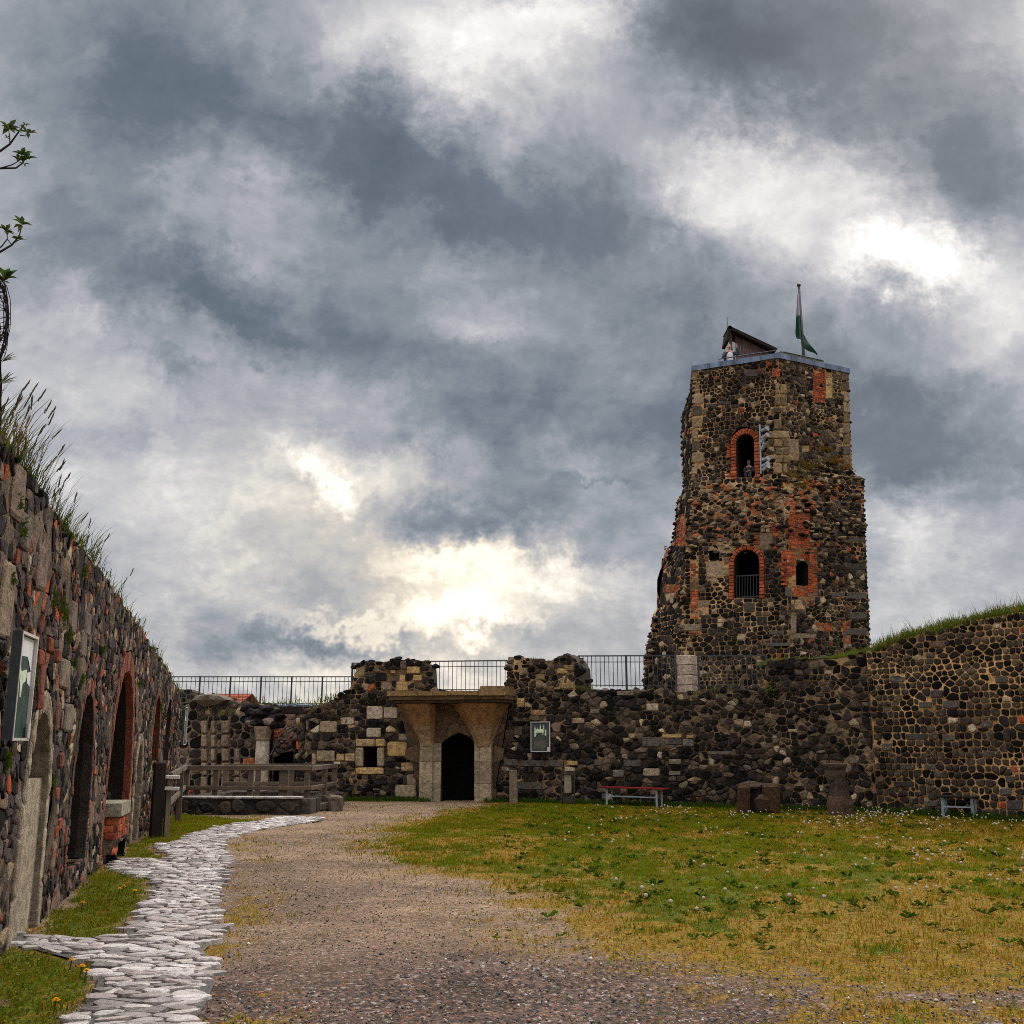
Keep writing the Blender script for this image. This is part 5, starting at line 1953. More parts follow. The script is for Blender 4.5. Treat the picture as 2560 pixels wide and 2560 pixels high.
GP = lambda u, v, d=0.0: Vector((u, v, d + 0.008))
CPAL = [((0.43, 0.375, 0.35), 4), ((0.33, 0.28, 0.265), 3), ((0.5, 0.455, 0.43), 3), ((0.24, 0.195, 0.18), 2), ((0.39, 0.315, 0.28), 2), ((0.16, 0.13, 0.12), 1.5)]
panel(mb, GP, PATH, size=(0.2, 0.1), pal=CPAL, mortar=(0.06, 0.05, 0.028), mdark=(0.016, 0.013, 0.009), h=(0.004, 0.024), gap=(0.004, 0.014), seed=61, tan=0, red=0, rnd=0.16, tilt=0.1, drop=0.06, rough=0.008, backing=0.2, jitter=0.45, vj=0.4)
o = mb.build('path', 'cobble')
tag(o, 'pale worn cobbled path curving along the left wall', None, None, 'structure')

# ------------------------------------------------------------------ grass blades, pebbles, dandelions
rs = np.random.RandomState(5)


def blades(px, py, pz, hgt, wid, col, lean=0.5, wind=(0, 0)):
    n = len(px)
    an = rs.uniform(0, 2 * np.pi, n)
    ln = rs.uniform(0, lean, n) * hgt
    la = rs.uniform(0, 2 * np.pi, n)
    V = np.zeros((n, 3, 3))
    dx, dy = np.cos(an) * wid / 2, np.sin(an) * wid / 2
    V[:, 0] = np.stack([px - dx, py - dy, pz], 1)
    V[:, 1] = np.stack([px + dx, py + dy, pz], 1)
    V[:, 2] = np.stack([px + np.cos(la) * ln + wind[0] * hgt, py + np.sin(la) * ln + wind[1] * hgt, pz + hgt], 1)
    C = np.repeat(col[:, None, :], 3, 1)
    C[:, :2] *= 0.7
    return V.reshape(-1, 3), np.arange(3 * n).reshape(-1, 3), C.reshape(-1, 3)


N = 760000
bx, by = rs.uniform(-7.8, 12.5, N), rs.uniform(6.0, 31.4, N)
keep = (np.abs(bx) < by * 0.56 + 0.5)
bx, by = bx[keep], by[keep]
g_, d_, _ = cover(bx, by)
sp = sdist(bx, by, PATH)
clump = fbm(bx * 9, by * 9, 77, 2)
pr = np.clip(g_ * 1.0 + d_ * 0.4, 0, 1) * sstep(0.25, 0.6, clump) * np.where(sp > 0.02, 1.0, 0.0)
pr = np.maximum(pr, (sp <= 0.02) * np.where(sp > -0.18, 0.16, 0.035) * sstep(0.4, 0.7, clump))
# not inside walls
pr *= (by < 31.5 - 0.0) * 1.0
k = rs.uniform(0, 1, len(bx)) < pr
bx, by, g_, d_ = bx[k], by[k], g_[k], d_[k]
isg = rs.uniform(0, 1, len(bx)) < np.maximum(g_, 0.05) / (np.maximum(g_, 0.05) + d_ * 0.35 + 1e-6)
hgt = rs.uniform(0.018, 0.055, len(bx)) * (1 + 0.7 * (fbm(bx * 1.1, by * 1.1, 90) - 0.3))
wid = rs.uniform(0.006, 0.014, len(bx)) * (0.7 + by / 22)
tone = fbm(bx * 1.3, by * 1.0, 200)[:, None]
cg = np.stack([rs.uniform(0.04, 0.17, len(bx)), rs.uniform(0.085, 0.18, len(bx)), rs.uniform(0.001, 0.006, len(bx))], 1) * np.array([1.2, 1.12, 1.0]) * (0.5 + 1.25 * tone)
cd = np.stack([rs.uniform(0.16, 0.38, len(bx)), rs.uniform(0.11, 0.22, len(bx)), rs.uniform(0.004, 0.02, len(bx))], 1)
colr = np.where(isg[:, None], cg, cd)
print('blades', len(bx))
V, F, C = blades(bx, by, np.full(len(bx), -0.012), hgt, wid, colr, 0.9)
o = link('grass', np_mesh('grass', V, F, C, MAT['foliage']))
tag(o, 'short green and straw coloured grass of the lawn', None, None, 'stuff')

# loose pebbles in the gravel
N = 34000
qx, qy = rs.uniform(-5, 10, N), 6.2 + rs.uniform(0, 1, N) ** 2.0 * 15
kk = (np.abs(qx) < qy * 0.53)
qx, qy = qx[kk], qy[kk]
g_, d_, gr_ = cover(qx, qy)
sp = sdist(qx, qy, PATH)
kk = (rs.uniform(0, 1, len(qx)) < np.clip(0.35 + gr_ - g_ - d_ * 0.5, 0.03, 1)) & (sp > 0.03)
qx, qy = qx[kk], qy[kk]
n = len(qx)
r = rs.uniform(0.005, 0.013, n) * np.where(rs.uniform(0, 1, n) < 0.05, 1.7, 1)
ov = np.array([(1, 0, 0), (0, 1, 0), (-1, 0, 0), (0, -1, 0), (0, 0, 1), (0, 0, -1)], float)
of = np.array([(0, 1, 4), (1, 2, 4), (2, 3, 4), (3, 0, 4), (1, 0, 5), (2, 1, 5), (3, 2, 5), (0, 3, 5)])
V = ov[None] * r[:, None, None] * rs.uniform(0.6, 1.3, (n, 6, 1))
V[:, :, 2] *= 0.7
V += np.stack([qx, qy, np.full(n, -0.003)], 1)[:, None, :]
pc = np.array([(0.03, 0.028, 0.032), (0.09, 0.07, 0.065), (0.2, 0.15, 0.12), (0.33, 0.27, 0.22), (0.24, 0.11, 0.07), (0.5, 0.47, 0.44)])[rs.choice(6, n, p=[0.36, 0.25, 0.19, 0.11, 0.07, 0.02])]
C = np.repeat(pc[:, None], 6, 1).reshape(-1, 3)
MAT['pebble'] = simple('p', (0.2, 0.2, 0.2))
pm, nt, b = new_mat('pebbles')
a = nd(nt, 'ShaderNodeAttribute', attribute_name='Col')
nt.links.new(a.outputs['Color'], b.inputs['Base Color'])
b.inputs['Roughness'].default_value = 0.85
MAT['pebble'] = pm
F = (of[None] + (np.arange(n) * 6)[:, None, None]).reshape(-1, 3)
o = link('gravel', np_mesh('gravel', V.reshape(-1, 3), F, C, pm))
tag(o, 'loose dark and pale pebbles scattered over the gravel', None, None, 'stuff')

# dandelion clocks and blooms in the lawn
N = 4600
dx, dy = rs.uniform(0.5, 11.5, N), rs.uniform(9.5, 27, N)
g_, d_, _ = cover(dx, dy)
cl = fbm(dx * 0.8, dy * 0.8, 123)
pr = sstep(0.45, 0.75, cl) * np.clip(g_ + d_, 0, 1) * (0.12 + 0.55 * sstep(1.0, 8.0, dx) * sstep(12, 22, dy)) * 1.4
kk = rs.uniform(0, 1, N) < pr
dx, dy = dx[kk], dy[kk]
Vs, Fs, Cs = [], [], []
bmi = bmesh.new()
bmesh.ops.create_icosphere(bmi, subdivisions=1, radius=1.0)
i_v = np.array([v_.co[:] for v_ in bmi.verts])
bmi.verts.index_update()
i_f = np.array([[v_.index for v_ in f.verts] for f in bmi.faces])
bmi.free()
off = 0
for x_, y_ in zip(dx, dy):
    hz = rs.uniform(0.05, 0.15)
    yel = rs.uniform() < 0.12
    rr = rs.uniform(0.014, 0.026)
    sq = 0.5 if yel else 1.0
    Vs.append(i_v * np.array([rr, rr, rr * sq]) + np.array([x_, y_, hz]))
    Fs.append(i_f + off)
    Cs.append(np.tile((0.75, 0.4, 0.01) if yel else (0.45, 0.4, 0.33), (12, 1)))
    off += 12
    w_ = 0.004
    lx = rs.uniform(-0.02, 0.02)
    Vs.append(np.array([(x_ - w_ + lx, y_, 0), (x_ + w_ + lx, y_, 0), (x_, y_, hz)]))
    Fs.append(np.array([(off, off + 1, off + 2)]))
    Cs.append(np.tile((0.15, 0.12, 0.05), (3, 1)))
    off += 3
print('dandelions', len(dx))
o = link('dandelions', np_mesh('dandelions', np.concatenate(Vs), np.concatenate(Fs), np.concatenate(Cs), MAT['foliage']))
tag(o, 'white dandelion seed heads dotted over the lawn', None, None, 'stuff')

# flat dark rosettes of dandelion and plantain leaves
NW = 2600
wx, wy = rs.uniform(-0.5, 11.5, NW), rs.uniform(9.0, 28.0, NW)
g_, d_, _ = cover(wx, wy)
kk = (rs.uniform(0, 1, NW) < np.clip(g_ + d_ * 0.8, 0, 1) * 0.75) & (np.abs(wx) < wy * 0.55)
wx, wy = wx[kk], wy[kk]
Vs, Fs, Cs, off = [], [], [], 0
for x_, y_ in zip(wx, wy):
    R0 = 0.03 + 0.075 * rs.uniform(0, 1) ** 2.2
    tone_ = rs.uniform(0.6, 1.3)
    for q in range(rs.randint(7, 13)):
        an = rs.uniform(0, 2 * np.pi)
        L_ = R0 * rs.uniform(0.6, 1.2)
        ca_, sa_ = np.cos(an), np.sin(an)
        w_ = L_ * 0.16
        hz = L_ * rs.uniform(0.15, 0.7)
        Vs.append(np.array([(x_, y_, 0.0), (x_ + ca_ * L_ * 0.55 - sa_ * w_, y_ + sa_ * L_ * 0.55 + ca_ * w_, hz), (x_ + ca_ * L_, y_ + sa_ * L_, hz * 0.7), (x_ + ca_ * L_ * 0.55 + sa_ * w_, y_ + sa_ * L_ * 0.55 - ca_ * w_, hz)]))
        Fs.append(np.array([(off, off + 1, off + 2), (off, off + 2, off + 3)]))
        Cs.append(np.tile(np.array((rs.uniform(0.03, 0.065), rs.uniform(0.06, 0.105), 0.006)) * tone_, (4, 1)))
        off += 4
o = link('weeds', np_mesh('weeds', np.concatenate(Vs), np.concatenate(Fs), np.concatenate(Cs), MAT['foliage']))
tag(o, 'flat dark green leaf rosettes growing in the lawn', None, None, 'stuff')

# yellow dandelion blooms on the turf by the path, each one a flower of its own
def bloom(px, py, label):
    p = gnd(px, py)
    m = MB()
    hz = 0.07
    m.tube([(p.x, p.y, -0.01), (p.x + 0.01, p.y, hz)], 0.005, 5, (0.08, 0.11, 0.03))
    for ring_, (rad_, zz0, np_) in enumerate(((0.026, hz, 12), (0.017, hz + 0.006, 9), (0.008, hz + 0.01, 6))):
        for k in range(np_):
            an = 2 * PI * k / np_ + ring_
            dx_, dy_ = math.cos(an), math.sin(an)
            c = Vector((p.x + 0.01, p.y, zz0))
            e = Vector((dx_, dy_, 0.25 * ring_)) * rad_
            s_ = Vector((-dy_, dx_, 0)) * 0.005
            m.add([c - s_, c + s_, c + e + s_, c + e - s_], [(0, 1, 2, 3)], (0.8, 0.36, 0.005))
    o = m.build('dandelion_flower', 'foliage', None, origin=(p.x, p.y, 0))
    tag(o, label, 'flower', 'yellow dandelion flowers beside the cobbled path', 'thing')


for px, py, lb in ((296, 2238, 'large yellow dandelion in the middle of the turf patch below the wall doorway'), (334, 2243, 'yellow dandelion nearest the cobbles on the middle turf patch'), (203, 2274, 'yellow dandelion lowest on the middle turf patch, nearest the stone door frame'),
                   (306, 2232, 'small yellow dandelion just behind the large bloom on the middle turf patch'), (174, 2425, 'tall closed yellow dandelion on the front turf patch'), (200, 2441, 'yellow dandelion between the closed bloom and the cobbles, front patch'),
                   (211, 2453, 'yellow dandelion closest to the cobbles on the front turf patch'), (134, 2530, 'yellow dandelion lowest in the picture, alone on the front turf patch')):
    bloom(px, py, lb)
# ------------------------------------------------------------------ terraces behind the walls
m = MB()
vs = [Vector(p) for p in ((-60, 36.2, 2.7), (-9.5, 36.6, 2.7), (-5.2, 36.4, 2.75), (-5.0, 33.2, 2.8), (0.4, 31.3, 2.95), (3.6, 29.7, 2.95), (6.5, 28.3, 2.95), (9.2, 26.9, 3.0), (12.0, 27.5, 3.4), (60, 40, 3.4), (60, 70, 2.9), (-60, 70, 2.7))]
lo = [Vector((p.x, p.y, -0.5)) for p in vs]
n = len(vs)
m.add(vs + lo, [tuple(range(n))] + [(i, i + n, (i + 1) % n + n, (i + 1) % n) for i in range(n)], (0.12, 0.1, 0.05))
o = m.build('terrace', 'masonry')
tag(o, 'raised terrace behind the courtyard wall', None, None, 'structure')
m = MB()
lp = [LW.P(u, v - 0.12, -0.95) for u, v in lw_top[::3]]
rp = [Vector((p.x - 14, p.y + 1.5, p.z + 0.3)) for p in lp]
k = len(lp)
m.add(lp + rp, [(i, i + 1, k + i + 1, k + i) for i in range(k - 1)], (0.09, 0.08, 0.03))
o = m.build('hillside', 'masonry')
tag(o, 'grassy ground behind the left wall', None, None, 'structure')
# turf slope between the right wall and the tower foot
m = MB()
vs, fs = [], []
ptsA = [(6.6, 27.9, 3.05), (8.0, 27.0, 3.15), (8.95, 26.6, rt[0][1])] + [tuple(RW.P(u, v, -0.3)) for u, v in rt[1::2]]
for i, p in enumerate(ptsA):
    vs += [Vector(p), Vector((p[0] + 0.5, p[1] + 1.0, p[2] + 0.15)), Vector((p[0] + 2.6, p[1] + 4.5, p[2] + 0.1)), Vector((p[0] + 10, p[1] + 14, p[2]))]
for i in range(len(ptsA) - 1):
    for j in range(3):
        fs.append((4 * i + j, 4 * i + 4 + j, 4 * i + 5 + j, 4 * i + 1 + j))
m.add(vs, fs, (0.06, 0.07, 0.02))
o = m.build('grass_bank', 'masonry')
tag(o, 'turf bank between the right wall and the tower', None, None, 'structure')

# ------------------------------------------------------------------ ruined chamber at the back left
CW = WallLine([(-13.2, 34.6), (-10.9, 34.3), (-8.1, 33.7)], 1)
ct = [CW.hit(*p) for p in [(432, 1762), (450, 1764), (500, 1762), (512, 1748), (540, 1744), (560, 1752), (600, 1760), (640, 1768), (674, 1780)]]
ct = [(0, ct[0][1])] + ct
ct = [(u, v + 0.04 * noise.noise(Vector((u * 3, 4, 1)))) for u, v in subdiv(ct, 0.3)]
ct[-1] = (CW.L[-1], ct[-1][1])
TC = thing('chamber_wall', 'broken inner wall of a roofless chamber with pilaster strips, left of the courtyard wall', 'wall', (-9.3, 34, 0))
mb = MB()
cbl = []
for xa, xb in ((505, 520), (530, 541), (556, 576), (586, 600), (660, 673)):
    zs = [1800, 1835, 1870, 1905, 1940, 1990]
    for ya, yb in zip(zs, zs[1:]):
        if xa == 586 and ya < 1870:
            continue
        cbl.append((hull([CW.hit(x, y) for x, y in ((xa, ya + 1), (xb, ya + 1), (xb, yb - 1), (xa, yb - 1))]), shade((0.2, 0.145, 0.1)), 0.12 if xa < 580 else 0.05))
cbl += [(hull([CW.hit(x, y) for x, y in ((608, 1896), (636, 1894), (636, 1918), (606, 1918))]), (0.36, 0.11, 0.05), 0.02)]
panel(mb, CW.P, [(0, -0.1), (CW.L[-1], -0.1)] + list(reversed(ct)), blocks=cbl, size=(0.3, 0.24), pal=DARK + [((0.12, 0.09, 0.065), 3)], mortar=(0.2, 0.15, 0.1), mdark=(0.06, 0.048, 0.035), h=(0.015, 0.05), gap=(0.015, 0.035), seed=91, tan=0.08, red=0.03)
wall_body(mb, CW.P, ct, 0.9)
for u, v in ct:
    for k in range(3):
        mb.rock(CW.P(u + R.uniform(-0.2, 0.2), v + R.uniform(-0.1, 0.03), -R.uniform(0.0, 0.7)), R.uniform(0.08, 0.18), pick(DARK + [((0.14, 0.11, 0.08), 3)], R), (1.3, 1, 0.7))
mb.build('masonry', 'masonry', TC)
# fallen vault stone lying on the wall crest
m = MB()
p = CW.hit(535, 1750)
q = CW.P(p[0], p[1], -0.1)
m.rock(q, 0.62, (0.13, 0.105, 0.075), (1.15, 0.7, 0.42), rough=0.18)
o = m.build('vault_stone', 'masonry', None, origin=tuple(q), smooth=False)
tag(o, 'large weathered vault stone lying on the broken chamber wall', 'stone')
# alcove beside it: plastered brick back wall, dark hatch, timber lintel
AW = WallLine([(-9.3, 35.7), (-8.6, 35.7), (-5.4, 35.3)], 1)
hh_ = hull([AW.hit(*p) for p in ((684, 1895), (718, 1880), (762, 1878), (762, 2000), (684, 2000))])
al = [AW.hit(*p) for p in [(655, 1770), (800, 1770)]]
TA = thing('alcove_wall', 'pinkish brick and plaster back wall of the alcove under the timber lintel', 'wall', (-7.4, 35.5, 0))
mb = MB()
abk = [(hull([AW.hit(x, y) for x, y in ((676, 1790), (720, 1786), (712, 1835), (680, 1850))]), 0.85)]
panel(mb, AW.P, [(al[0][0], -0.1), (al[1][0], -0.1), (al[1][0], al[1][1] + 0.1), (al[0][0], al[0][1] + 0.1)], holes=[hh_], bricks=abk, size=(0.24, 0.17), pal=[((0.2, 0.105, 0.075), 3), ((0.14, 0.09, 0.07), 2), ((0.06, 0.05, 0.045), 2), ((0.24, 0.17, 0.13), 2)],
      mortar=(0.26, 0.17, 0.13), mdark=(0.12, 0.075, 0.055), h=(0.005, 0.025), gap=(0.012, 0.03), seed=93, depth=0.9, reveal=(0.012, 0.01, 0.009), mbias=0.2)
mb.build('brickwork', 'masonry', TA)
PWL = WallLine([(-6.75, 33.0), (-5.7, 31.95)], 1)
pt = [PWL.hit(*p) for p in [(765, 1788), (778, 1780), (800, 1775)]]
pt = [(0, pt[0][1]), pt[1], (PWL.L[-1], pt[2][1])]
TP = thing('pier_wall', 'short pier of pale squared blocks and basalt between the alcove and the courtyard wall', 'wall', (-6.2, 32.5, 0))
mb = MB()
pbl = [(hull([PWL.hit(x, y) for x, y in ((x0, y0), (x1, y0), (x1, y1), (x0, y1))]), c, 0.03) for x0, y0, x1, y1, c in ((764, 1878, 788, 1920, sd2), (766, 1800, 790, 1826, (0.14, 0.1, 0.075)), (764, 1838, 784, 1866, gry))]
panel(mb, PWL.P, [(0, -0.1), (PWL.L[-1], -0.1)] + list(reversed(pt)), blocks=pbl, size=(0.25, 0.2), pal=BWPAL, mortar=(0.17, 0.125, 0.08), mdark=(0.04, 0.03, 0.025), h=(0.02, 0.07), gap=(0.008, 0.025), seed=95, tan=0.1, red=0.02)
wall_body(mb, PWL.P, pt, 1.0)
# side of the alcove
a0, a1_ = PWL.P(0, 0), AW.P(al[1][0], 0)
mb.add([Vector((a0.x, a0.y, -0.1)), Vector((a0.x + 0.3, 35.6, -0.1)), Vector((a0.x + 0.3, 35.6, 2.9)), Vector((a0.x, a0.y, 2.75))], [(0, 1, 2, 3)], (0.05, 0.04, 0.032))
for u, v in subdiv(pt, 0.25):
    for k in range(3):
        mb.rock(PWL.P(u + R.uniform(-0.1, 0.1), v + R.uniform(-0.05, 0.12), -R.uniform(0.0, 0.7)), R.uniform(0.08, 0.16), pick(BWPAL, R), (1.2, 1, 0.7))
mb.build('masonry', 'masonry', TP)
# lintel and sheet roofing over the alcove
lA, lB = at(668, 1775, 33.6), at(797, 1776, 32.6)
m = MB()
m.beam(lA, lB, 0.25, 0.24, bev=0.02, jit=0.01)
o = m.build('lintel_beam', 'wooddark', None, origin=tuple((lA + lB) / 2))
tag(o, 'dark timber lintel beam spanning the alcove', 'beam')
m = MB()
for k in range(9):
    p0 = at(703 + k * 11, 1763 + (k % 2) * 1.2, 33.6) + Vector((0, 0, R.uniform(-0.01, 0.02)))
    m.box(p0 + Vector((0, 0.55, 0.02)), (0.155, 1.3, 0.05), rz=-0.05, M=Matrix.Rotation(0.06, 4, 'X'))
o = m.build('roof_boards', 'lead', None, origin=tuple(at(745, 1765, 34)))
tag(o, 'weathered grey roof boards lying on top of the timber lintel', 'boards')
# column with capital in front of the alcove
cxp = at(655, 1900, 32.9)
TCo = thing('stone_column', 'round pale stone column with a flared capital in front of the chamber', 'column', (cxp.x, 32.9, 0))
zcap0, zcap1 = at(655, 1851, 32.9).z, at(655, 1816, 32.9).z
m = MB()
m.lathe([(0.3, 0), (0.3, 0.15), (0.22, 0.2), (0.215, 1.0), (0.205, zcap0)], (cxp.x, 32.9, 0), 18, (0.3, 0.25, 0.19), 0.01)
m.build('shaft', 'masonry_clean', TCo, smooth=True)
m = MB()
m.lathe([(0.205, zcap0 + 0.002), (0.235, zcap0 + 0.03), (0.22, zcap0 + 0.06), (0.25, zcap0 + 0.2), (0.3, zcap1 - 0.06), (0.31, zcap1)], (cxp.x, 32.9, 0), 18, (0.24, 0.18, 0.12), 0.015)
m.build('capital', 'masonry_clean', TCo)
m = MB()
for k in range(46):
    m.rock(Vector((cxp.x + R.uniform(-0.45, 0.5), 32.9 + R.uniform(-0.2, 1.0), zcap1 + R.uniform(0.02, 0.62))), R.uniform(0.1, 0.2), pick(DARK + [((0.16, 0.12, 0.08), 3)], R), (1.3, 1, 0.75))
m.build('vault_rubble', 'masonry', TCo)
# iron handrail strut leaning in the alcove
m = MB()
m.tube([at(676, 1888, 34.0), at(700, 1838, 34.0), at(722, 1822, 34.2), at(762, 1806, 34.4)], 0.022, 6)
o = m.build('iron_rail', 'galv', None, origin=tuple(at(690, 1860, 34)))
tag(o, 'bent thin metal rail running up inside the alcove', 'rail')
# far wall stub and tiled roof beyond
FW = WallLine([(at(425, 1760, 41).x, 41.0), (at(506, 1760, 41).x, 41.0)], 1)
ft_ = [(0, at(430, 1722, 41).z), (FW.L[-1] * 0.6, at(470, 1726, 41).z), (FW.L[-1], at(505, 1738, 41).z)]
mb = MB()
panel(mb, FW.P, [(0, 2.0), (FW.L[-1], 2.0)] + ft_[::-1], size=(0.35, 0.25), seed=99, mortar=(0.12, 0.1, 0.08), h=(0.02, 0.05))
wall_body(mb, FW.P, ft_, 0.8, 2.0)
o = mb.build('stone_wall', 'masonry', None, origin=(FW.p[0].x, 41, 2.0))
tag(o, 'low dark stone wall behind the railing at the far left', 'wall', None, 'thing')
hA, hB = at(506, 1742, 47), at(592, 1742, 47)
zr0, zr1 = at(540, 1750, 47).z, at(540, 1733.5, 48.5).z
THs = thing('house', 'distant house showing only its red tiled roof behind the left railing', 'house', ((hA.x + hB.x) / 2, 49, 0))
m = MB()
nrow = 7
xa, xb = hA.x, hB.x + 0.25
for k in range(nrow):
    t0, t1 = k / nrow, (k + 1) / nrow
    y0, y1 = 46.6 + 2.2 * t0, 46.6 + 2.2 * t1 + 0.08
    z0, z1 = zr0 - 0.2 + (zr1 - zr0 + 0.2) * t0 + 0.04, zr0 - 0.2 + (zr1 - zr0 + 0.2) * t1
    m.add([(xa, y0, z0), (xb, y0, z0), (xb, y1, z1), (xa, y1, z1), (xa, y0, z0 - 0.05), (xb, y0, z0 - 0.05)], [(0, 1, 2, 3), (4, 5, 1, 0)])
m.add([(xa, 48.8, zr1), (xb, 48.8, zr1), (xb, 51, zr0 - 0.2), (xa, 51, zr0 - 0.2)], [(0, 1, 2, 3)])
m.build('roof', 'tile', THs)
m = MB()
m.box(((xa + xb) / 2, 48.8, (zr0 - 0.3) / 2), (xb - xa - 0.3, 4.0, zr0 - 0.3), col=(0.3, 0.26, 0.2))
m.build('wall', 'masonry', THs)

# ------------------------------------------------------------------ railings
def railing(label, a, b, nposts, hgt, bar=0.13, bottom=0.1, second=0.16, low=0.0):
    a, b = Vector(a), Vector(b)
    t = thing('metal_railing', label, 'railing', tuple((a + b) / 2), 'dark metal railings along the terrace edge')
    e = b - a
    L = e.length
    up = Vector((0, 0, 1))
    for k in range(nposts):
        p = a + e * (k / (nposts - 1))
        m = MB()
        m.box(p + up * (hgt / 2 + 0.01), (0.05, 0.05, hgt + 0.02), rz=math.atan2(e.y, e.x))
        m.build('post', 'metal', t)
    m = MB()
    m.beam(a + up * hgt, b + up * hgt, 0.05, 0.035)
    m.build('top_rail', 'metal', t)
    m = MB()
    m.beam(a + up * (hgt - second), b + up * (hgt - second), 0.022, 0.022)
    m.build('cross_rail', 'metal', t)
    for z_ in ((bottom, low) if low else (bottom,)):
        m = MB()
        m.beam(a + up * z_, b + up * z_, 0.022, 0.022)
        m.build('bottom_rail', 'metal', t)
    m = MB()
    n = max(2, int(round(L / bar)))
    for k in range(1, n):
        p = a + e * (k / n)
        m.box(p + up * ((hgt + bottom) / 2 - 0.03), (0.015, 0.015, hgt - bottom + 0.05), rz=math.atan2(e.y, e.x))
    m.build('bars', 'metal', t)
    return t


D_ = 36.3
za = at(430, 1692, D_).z
railing('long dark metal railing in front of the sky at the far left', (at(420, 1750, D_).x, D_, za - 1.0), (at(881, 1750, D_).x, D_, za - 1.0), 7, 1.0, 0.15)
D_ = 32.2
zt_ = at(1070, 1653.5, D_).z
railing('dark metal railing above the sandstone doorway between the two battlement stubs', (at(1066, 1700, D_).x, D_, zt_ - 1.0), (at(1274, 1700, D_ - 0.35).x, D_ - 0.35, zt_ - 1.0), 2, 1.0, 0.135, 0.14, 0.17, 0.02)
zt2 = at(1449, 1640, 31.3).z
railing('dark metal railing between the right battlement stub and the pale stone pillar', (at(1448, 1700, 31.3).x, 31.3, zt2 - 1.02), (at(1690, 1700, 30.0).x, 30.0, at(1690, 1639, 30).z - 1.02), 3, 1.02, 0.135, 0.16, 0.18, 0.02)
railing('dark metal railing in front of the tower foot, right of the pale stone pillar', (at(1747, 1700, 29.8).x, 29.8, at(1747, 1639, 29.8).z - 1.0), (at(1918, 1700, 28.9).x, 28.9, at(1918, 1639, 28.9).z - 1.0), 2, 1.0, 0.14, 0.16, 0.18, 0.02)
# short end piece seen left of the first battlement stub
railing('short end of metal railing peeping out left of the left battlement stub', (at(880, 1700, 33.6).x, 33.6, at(880, 1658, 33.6).z - 1.0), (at(905, 1700, 33.2).x, 33.2, at(900, 1658, 33.2).z - 1.0), 2, 1.0, 0.15)

# ------------------------------------------------------------------ pale stone pillar
pb0 = at(1722, 1733, 29.9)
zp0, zp1 = pb0.z - 0.05, at(1715, 1637, 29.9).z
TPi = thing('stone_pillar', 'square pale stone pillar of four blocks standing on the wall before the tower', 'pillar', (pb0.x, 30.0, zp0))
for k in range(4):
    m = MB()
    z0, z1 = zp0 + (zp1 - zp0) * k / 4, zp0 + (zp1 - zp0) * (k + 1) / 4 - 0.012
    m.box((pb0.x, 30.1, (z0 + z1) / 2), (0.5, 0.5, z1 - z0), rz=rad(-33) + R.uniform(-0.01, 0.01), col=shade((0.36, 0.28, 0.22), 0.9, 1.1), bev=0.015)
    m.build('block', 'masonry_clean', TPi)

